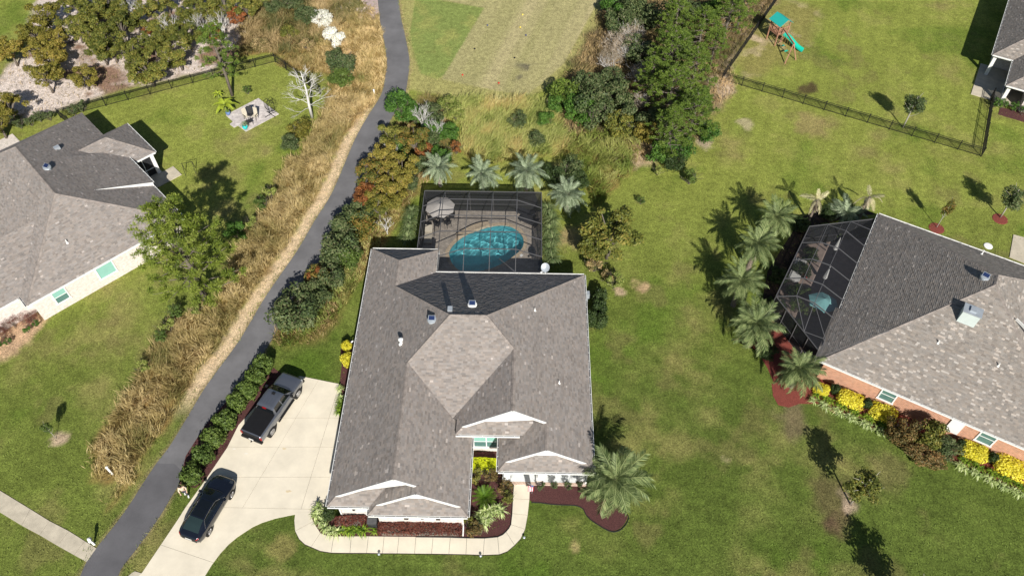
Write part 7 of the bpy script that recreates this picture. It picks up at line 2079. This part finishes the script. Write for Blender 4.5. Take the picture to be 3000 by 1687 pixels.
mb = MB(); mb.lathe([(.60, .70), (.62, .72), (.60, .74)], (0, 0, 0), 24); part('table_top', mb, M_grey_frame, tb_)
for k in range(4): a = k * PI / 2 + .4; mb = MB(); mb.bar((math.cos(a) * .45, math.sin(a) * .45, 0), (math.cos(a) * .35, math.sin(a) * .35, .7), .04); part('leg', mb, M_grey_frame, tb_)
for k in range(6):
    a = k * PI / 3 + .2; chair((pu[0] + math.cos(a) * .98, pu[1] + math.sin(a) * .98), a + PI, 'dark patio chair drawn up to the round table under the pale umbrella', 'dining chairs by the pool')
pc_ = zP([(265, 820)], .45)[0]; lounger(pc_, math.radians(-92), 'sun lounger with cream cushion at the left end of the pool deck', M_cushion, M_grey_frame)
for (x, y, rz, lb) in ((1650, 500, 2.6, 'dark cushioned sun lounger angled towards the far corner of the pool deck'), (1690, 610, 2.6, 'dark cushioned sun lounger nearer the pool edge of the pair')):
    lounger(zP([(x, y)], .4)[0], rz, lb, mat('charcoal_cushion', (0.025, 0.027, 0.033), 0.9, 0.1, 4), M_grey_frame)
# second screen room
Q = lambda x, y, z=0: W(2240 + x / 3.15, 600 + y / 3.15, z)
p = Q(555, 870, 2.2); umbrella((p[0], p[1], .05), 1.35, 2.2, M_aqua, 'open aqua umbrella under the brick house pool screen', 6, (-.12, .1))
p = Q(305, 600, .4); t = thing('white_daybed', 'white slatted daybed with a red cushion under the brick house pool screen', 'daybed', (p[0], p[1], .05), math.radians(62))
for k in range(9): mb = MB(); mb.box((-1.2 + k * .3, 0, .40), (.24, 1.0, .07)); part('slat', mb, M_white, t)
mb = MB(); mb.box((0, 0, .2), (2.6, .9, .3)); part('base', mb, M_white, t)
mb = MB(); mb.box((-.1, -.75, .3), (.7, .5, .3)); part('cushion', mb, mat('red_cushion', (0.5, 0.03, 0.03), .9, .1, 4), t)
for i, (x, y, lb) in enumerate(((660, 390, 'furled white umbrella at the back of the brick house pool screen'), (565, 655, 'furled white umbrella beside the open aqua one'))):
    p = Q(x, y, 1.2); t = thing('furled_umbrella', lb, 'umbrella', (p[0], p[1], .05))
    mb = MB(); mb.tube([(0, 0, 0), (0, 0, 2.5)], .025, 7); part('pole', mb, M_grey_frame, t)
    mb = MB(); mb.tube([(0, 0, .9), (0, 0, 1.4), (0, 0, 2.45)], [.20, .15, .03], 8); part('furled_canopy', mb, M_white, t)
for i, (x, y) in enumerate(((330, 830), (400, 1000), (290, 960), (540, 260), (640, 270))):
    plant('loose', 'hedge', Q(x, y, .5), (1.0, 1.0, 1.0), 'screen_room_plant', 'leafy plant growing inside the brick house pool screen', 'plant', 'plants inside the brick house screen', var=i % 2)

# ------------------------------------------------------------------ small paved patio on the fenced lawn
zS = zoom(620, 260, 11.145)
po = zS([(460, 875), (1530, 320), (2200, 840), (1120, 1410), (860, 1215), (735, 1280), (595, 1175), (700, 1085)])
mb = MB(); mb.prism(po, -.02, .05); struct('small_patio', mb, paver_mat('pale_pavers', (0.66, 0.60, 0.57), (0.52, 0.47, 0.45), (0.4, 0.37, 0.35), .4, .4))
for i, (x, y, rz, lb) in enumerate(((1150, 950, 2.3, 'sling patio chair with a tall back on the small paved patio'), (1270, 890, 1.7, 'dark sling patio chair between two others on the small patio'), (1420, 930, 1.2, 'slatted patio chair beside the egg swing on the small patio'))):
    chair(zS([(x, y)], .3)[0], rz + PI, lb, 'chairs on the small patio', M_cushion if i != 1 else M_grey_frame, back=.85)
p = zS([(1250, 1150)], .1)[0]; t = thing('side_table', 'low dark square side table on the small patio', 'table', (p[0], p[1], .05), .6)
mb = MB(); mb.box((0, 0, .42), (.6, .6, .04)); part('table_top', mb, M_grey_frame, t)
for sx in (-.26, .26):
    for sy_ in (-.26, .26): mb = MB(); mb.bar((sx, sy_, 0), (sx, sy_, .41), .04); part('leg', mb, M_grey_frame, t)
p = zS([(1930, 850)])[0]; t = thing('egg_swing', 'black wire egg swing hanging from a curved stand on the patio edge', 'swing chair', (p[0], p[1], .05), .4)
mb = MB()
for a in (0.3, 2.0, 3.6, 5.2): mb.bar((0, 0, .03), (math.cos(a) * .75, math.sin(a) * .75, .03), .05)
mb.tube([(0, 0, .03), (-.35, .25, .9), (-.30, .25, 1.7), (0, .05, 2.05), (.2, -.1, 1.95)], .03, 6); part('stand', mb, M_black, t)
mb = MB()
for k in range(9):
    a = 2 * PI * k / 9
    mb.tube([(.2 + math.cos(a) * r_ * .62, -.1 + math.sin(a) * r_ * .62, z_) for r_, z_ in ((.05, 1.9), (.6, 1.6), (.85, 1.1), (.6, .6), (.05, .42))], .014, 4, cap=False)
for z_, r_ in ((1.6, .37), (1.1, .53), (.6, .37)): mb.tube([(.2 + math.cos(a) * r_, -.1 + math.sin(a) * r_, z_) for a in np.linspace(0, 2 * PI, 17)], .012, 4, cap=False)
part('basket', mb, M_black, t)
def pot(p, r_, h, m, label, leaf, sc, kind='strap'):
    t = thing('potted_plant', label, 'potted plant', (p[0], p[1], .05))
    mb = MB(); mb.lathe([(r_ * .6, 0), (r_ * .95, h * .45), (r_, h * .8), (r_ * .85, h), (r_ * .75, h * .97), (r_ * .7, h * .88)], (0, 0, 0), 18); part('pot', mb, m, t, smooth=True)
    o = link('leaves', ST[0], M_leaf[leaf], t, (0, 0, h * .8)); o.scale = (sc,) * 3
    return t
pot(zS([(1115, 1320)])[0], .30, .5, mat('turquoise_glaze', (0.02, 0.55, 0.58), .2, .05, 3), 'turquoise pot with a grey-green plant on the patio corner', 'palm', 1.0)
pot(zS([(560, 860)])[0], .26, .45, mat('blue_glaze', (0.12, 0.2, 0.42), .2, .05, 3), 'blue pot at the far corner of the small patio', 'strapgreen', .5)
def banana(p, sc, label):
    t = thing('banana_plant', label, 'plant', (p[0], p[1], 0))
    mb = MB(); mb.tube([(0, 0, 0), (.03, 0, .9 * sc)], [.09, .06], 7); part('stem', mb, mat('green_stem', (0.2, 0.26, 0.06), .7), t)
    for k in range(9):
        a = k * 2.4; L = 1.25 * sc; e = .9 - .07 * k
        vs_, fs_ = [], []
        for i in range(7):
            f_ = i / 6; w_ = .20 * sc * math.sin(PI * min(1, .12 + .86 * f_)) + .01
            x = L * f_ * math.cos(e); z = .85 * sc + L * f_ * math.sin(e) - .75 * L * f_ * f_ * .8
            vs_ += [(x * math.cos(a) - sg * w_ * math.sin(a), x * math.sin(a) + sg * w_ * math.cos(a), z + (.04 if sg else 0)) for sg in (-1, 0, 1)]
        for i in range(6): fs_ += [(i * 3, i * 3 + 1, i * 3 + 4, i * 3 + 3), (i * 3 + 1, i * 3 + 2, i * 3 + 5, i * 3 + 4)]
        mb = MB(); mb.add(vs_, fs_); part('leaf', mb, mat('banana_leaf', (0.26, 0.32, 0.03), .5, .25, 4), t)
banana(zS([(500, 780)])[0], 1.25, 'broad-leaved yellow-green banana plant beside the blue pot')
banana(zS([(240, 290)])[0], .6, 'small broad-leaved plant on the lawn near the slender pine')
plant('loose', 'hedge', (*zS([(1195, 190)])[0], 0), .7, 'lawn_shrub', 'small dark shrub on the lawn above the paved patio', 'shrub')
# black metal frame on the lawn behind the white brick house
p = zA([(1440, 1300)])[0]; t = thing('metal_frame', 'thin black folding frame on the lawn by the pine shadow', 'frame', (p[0], p[1], 0), .3)
for sx in (-.5, .5):
    mb = MB(); mb.bar((sx, -.45, 0), (sx, 0, 1.3), .035); mb.bar((sx, .45, 0), (sx, 0, 1.3), .035); part('leg_pair', mb, M_black, t)
mb = MB(); mb.bar((-.5, 0, 1.3), (.5, 0, 1.3), .035); part('crossbar', mb, M_black, t)

# ------------------------------------------------------------------ playset
M_cedar = mat('cedar', (0.38, 0.20, 0.13), .8, .2, 6)
M_green = mat('green_plastic', (0.01, 0.46, 0.34), .35, .04, 3)
M_tarp = mat('green_tarp', (0.02, 0.36, 0.32), .6, .04, 3)
p = W(2289, 62, 2.7); prz = math.radians(28)
t = thing('playset', 'wooden playset with a green roof and green slide inside the fence', 'playset', (p[0], p[1], 0), prz)
for sx in (-.75, .75):
    for sy_ in (-.75, .75): mb = MB(); mb.box((sx, sy_, 1.4), (.11, .11, 2.8)); part('post', mb, M_cedar, t)
for k in range(8): mb = MB(); mb.box((-.70 + k * .2, 0, 1.40), (.17, 1.5, .05)); part('floor_board', mb, M_cedar, t)
for sx in (-1, 1):
    mb = MB(); mb.extrude([(0, -1.0, 3.35), (0, 1.0, 3.35), (sx * 1.0, 1.0, 2.70), (sx * 1.0, -1.0, 2.70)], (0, 0, 1), .03); part('roof_panel', mb, M_tarp, t)
for (a, b) in (((-.75, -.75), (-.75, .75)), ((-.75, .75), (.75, .75)), ((-.75, -.75), (.75, -.75))):
    for z in (1.6, 2.2): mb = MB(); mb.bar((*a, z), (*b, z), .05, .10); part('rail', mb, M_cedar, t)
    for k in range(1, 6): q = Vector(a).lerp(Vector(b), k / 6); mb = MB(); mb.bar((q.x, q.y, 1.45), (q.x, q.y, 2.2), .07, .03); part('baluster', mb, M_cedar, t)
sl = []
vs_, fs_ = [], []
for i in range(13):
    f_ = i / 12; x = .8 + 2.7 * f_; z = 1.42 - 1.25 * f_ + .10 * math.sin(f_ * PI * 2)
    for j, (yy, dz) in enumerate(((-.30, .16), (-.28, .0), (.28, .0), (.30, .16), (.34, .16), (.31, -.05), (-.31, -.05), (-.34, .16))): vs_.append((x, yy - .3, z + dz))
for i in range(12):
    for j in range(8): a = i * 8 + j; b = i * 8 + (j + 1) % 8; fs_.append((a, b, b + 8, a + 8))
mb = MB(); mb.add(vs_, fs_); sld = part('slide', mb, M_green, t, smooth=False); sld.rotation_euler = (0, 0, math.radians(-62))
mb = MB(); mb.bar((-.2, -.75, 2.25), (-1.2, -3.9, 2.25), .12, .14); part('swing_beam', mb, M_cedar, t)
for sx in (-.75, .75): mb = MB(); mb.bar((-1.2, -3.8, 2.25), (-1.2 + sx * 1.1, -4.1, 0), .10); part('swing_leg', mb, M_cedar, t)
for k, yy in enumerate((-1.7, -2.7)):
    xx = -.2 - (-.75 - yy) / 3.15 * 1.0
    mb = MB(); mb.bar((xx - .22, yy, 2.2), (xx - .22, yy, .55), .015); mb.bar((xx + .22, yy, 2.2), (xx + .22, yy, .55), .015); part('swing_chain', mb, mat('yellow_rope', (.5, .38, .08), .7), t)
    mb = MB(); mb.box((xx, yy, .53), (.5, .2, .04)); part('swing_seat', mb, M_green, t)
for k in range(5): mb = MB(); mb.bar((-.3, -.95 - k * .05 + .2, .3 + k * .25), (.3, -.95 - k * .05 + .2, .3 + k * .25), .07, .05); part('ladder_rung', mb, M_cedar, t)
mb = MB(); mb.extrude([(.75, .2, .5), (1.5, .2, .5), (1.5, .9, .5), (.75, .9, .5)], (0, 0, 1), .06); part('picnic_top', mb, M_cedar, t)

# ------------------------------------------------------------------ posts, markers, flag and other small things
def post_thing(base, h, label, arm=True):
    t = thing('white_post', label, 'post', (base[0], base[1], 0), .5)
    mb = MB(); mb.box((0, 0, h / 2), (.13, .13, h)); part('post', mb, M_white, t)
    mb = MB(); mb.add([(-.09, -.09, h), (.09, -.09, h), (.09, .09, h), (-.09, .09, h), (0, 0, h + .09)], [(0, 1, 4), (1, 2, 4), (2, 3, 4), (3, 0, 4), (3, 2, 1, 0)]); part('cap', mb, M_white, t)
    if arm: mb = MB(); mb.box((.0, .0, h * .78), (.20, .32, .24)); part('box', mb, M_white, t)
    return t
post_thing(W(330, 1388), 1.15, 'plain white post at the street end of the tall dry grass', False)
post_thing(W(277, 1594), 1.05, 'white post with a small box beside the sidewalk and the path', True)
post_thing(zB([(250, 718)])[0], .7, 'short white post in the dry grass near the golf tee', False)
for (x, y, c, nm) in ((915, 572, (.6, .03, .02), 'red'), (1188, 633, (.6, .03, .02), 'red'), (1007, 375, (.01, .01, .012), 'black'), (1308, 443, (.01, .01, .012), 'black'), (1103, 198, (.05, .07, .18), 'blue'), (1393, 273, (.05, .07, .18), 'blue'), (1350, 213, (.75, .6, .1), 'yellow'), (1368, 117, (.75, .6, .1), 'yellow')):
    p = zB([(x, y)])[0]; t = thing('tee_marker', '%s ball-shaped tee marker on the mown golf tee' % nm, 'tee marker', (p[0], p[1], 0), 0, '%s tee markers' % nm)
    mb = MB(); mb.lathe([(.02, .02), (.08, .045), (.11, .11), (.08, .175), (.02, .20)], (0, 0, 0), 12); part('ball', mb, mat(nm + '_marker', c, .4), t, smooth=True)
    mb = MB(); mb.tube([(0, 0, -.05), (0, 0, .08)], .02, 6); part('spike', mb, M_metal, t)
# garden flag
p = zN([(985, 1010)])[0]
t = thing('garden_flag', 'small striped red and white flag with a blue corner at the porch step', 'flag', (p[0], p[1], 0), PI / 2)
mb = MB(); mb.tube([(0, 0, 0), (0, 0, 1.45), (.02, .35, 1.75)], .015, 6); part('pole', mb, M_metal, t)
M_stripe = [mat('flag_red', (.5, .03, .06), .8), mat('flag_white', (.8, .8, .8), .8), mat('flag_blue', (.03, .05, .2), .8)]
for k in range(7):
    mb = MB()
    for i in range(6):
        y0, y1 = k * .065, (k + 1) * .065; z0, z1 = 1.45 - i * .16, 1.45 - (i + 1) * .16
        wv_ = lambda y, z: .05 * math.sin(z * 7 + y * 3)
        if not (k < 4 and i < 2): mb.extrude([(wv_(y0, z0) - .02, y0 * .9 - .1, z0), (wv_(y1, z0) - .02, y1 * .9 - .1, z0), (wv_(y1, z1) - .02, y1 * .9 - .1, z1), (wv_(y0, z1) - .02, y0 * .9 - .1, z1)], (1, 0, 0), .006)
    part('stripe', mb, M_stripe[k % 2], t)
mb = MB(); mb.extrude([(-.02, -.1, 1.45), (-.02, .134, 1.45), (-.01, .134, 1.13), (-.01, -.1, 1.13)], (1, 0, 0), .008); can = part('canton', mb, M_stripe[2], t)
mb = MB()
for i in range(4):
    for j in range(4): mb.box((-.004 if j % 2 else -.026, -.075 + i * .06, 1.41 - j * .075), (.03, .014, .014))
part('stars', mb, M_stripe[1], can, kind='stuff')
# dark utility box in the hedge, drain lid, walk lights
p = zM([(750, 690)], .4)[0]; t = thing('utility_box', 'dark grey utility box between the two burgundy hedges', 'box', (p[0], p[1], 0))
mb = MB(); mb.box((0, 0, .38), (.62, .62, .76)); part('case', mb, mat('dark_grey_case', (.04, .042, .045), .6, .15, 5), t)
mb = MB(); mb.box((0, 0, .79), (.68, .68, .07)); part('lid', mb, mat('grey_lid', (.09, .09, .095), .6, .1, 5), t)
p = zF([(2305, 410)])[0]; mb = MB(); mb.lathe([(.40, 0), (.40, .04), (.36, .06), (.05, .07)], (0, 0, 0), 20); tag(link('drain_lid', mb.mesh('drain_lid'), M_white, None, (p[0], p[1], 0)), 'round white drain lid on the lawn behind the brick house', 'lid')
for (x, y) in ((825, 1075), (1985, 1095), (2480, 885)):
    p = zM([(x, y)])[0]; t = thing('walk_light', 'small grey path light on the lawn edge of the front walk', 'light', (p[0], p[1], 0), 0, 'lights along the front walk')
    mb = MB(); mb.tube([(0, 0, 0), (0, 0, .22)], .02, 6); part('stem', mb, M_metal, t)
    mb = MB(); mb.lathe([(.10, .22), (.09, .26), (.03, .30)], (0, 0, 0), 10); part('shade', mb, M_metal, t)
mb = MB(); mb.tube([(*W(1030, 1012)[:2], .3), (*W(1034, 1016)[:2], .75), (*W(1040, 1014)[:2], .8)], .06, 8); tag(link('white_pipe', mb.mesh('white_pipe'), M_white), 'bent white pipe between the golden shrubs by the left wall', 'pipe')
p = zE([(1862, 840)])[0]; t = thing('meter_box', 'small pale meter box on the right wall behind the clipped shrubs', 'box', (p[0] - .1, p[1], 0)); mb = MB(); mb.box((0, 0, 1.2), (.25, .4, .6)); part('case', mb, M_metal, t); mb = MB(); mb.tube([(0, 0, 0), (0, 0, .9)], .04, 6); part('conduit', mb, M_metal, t)
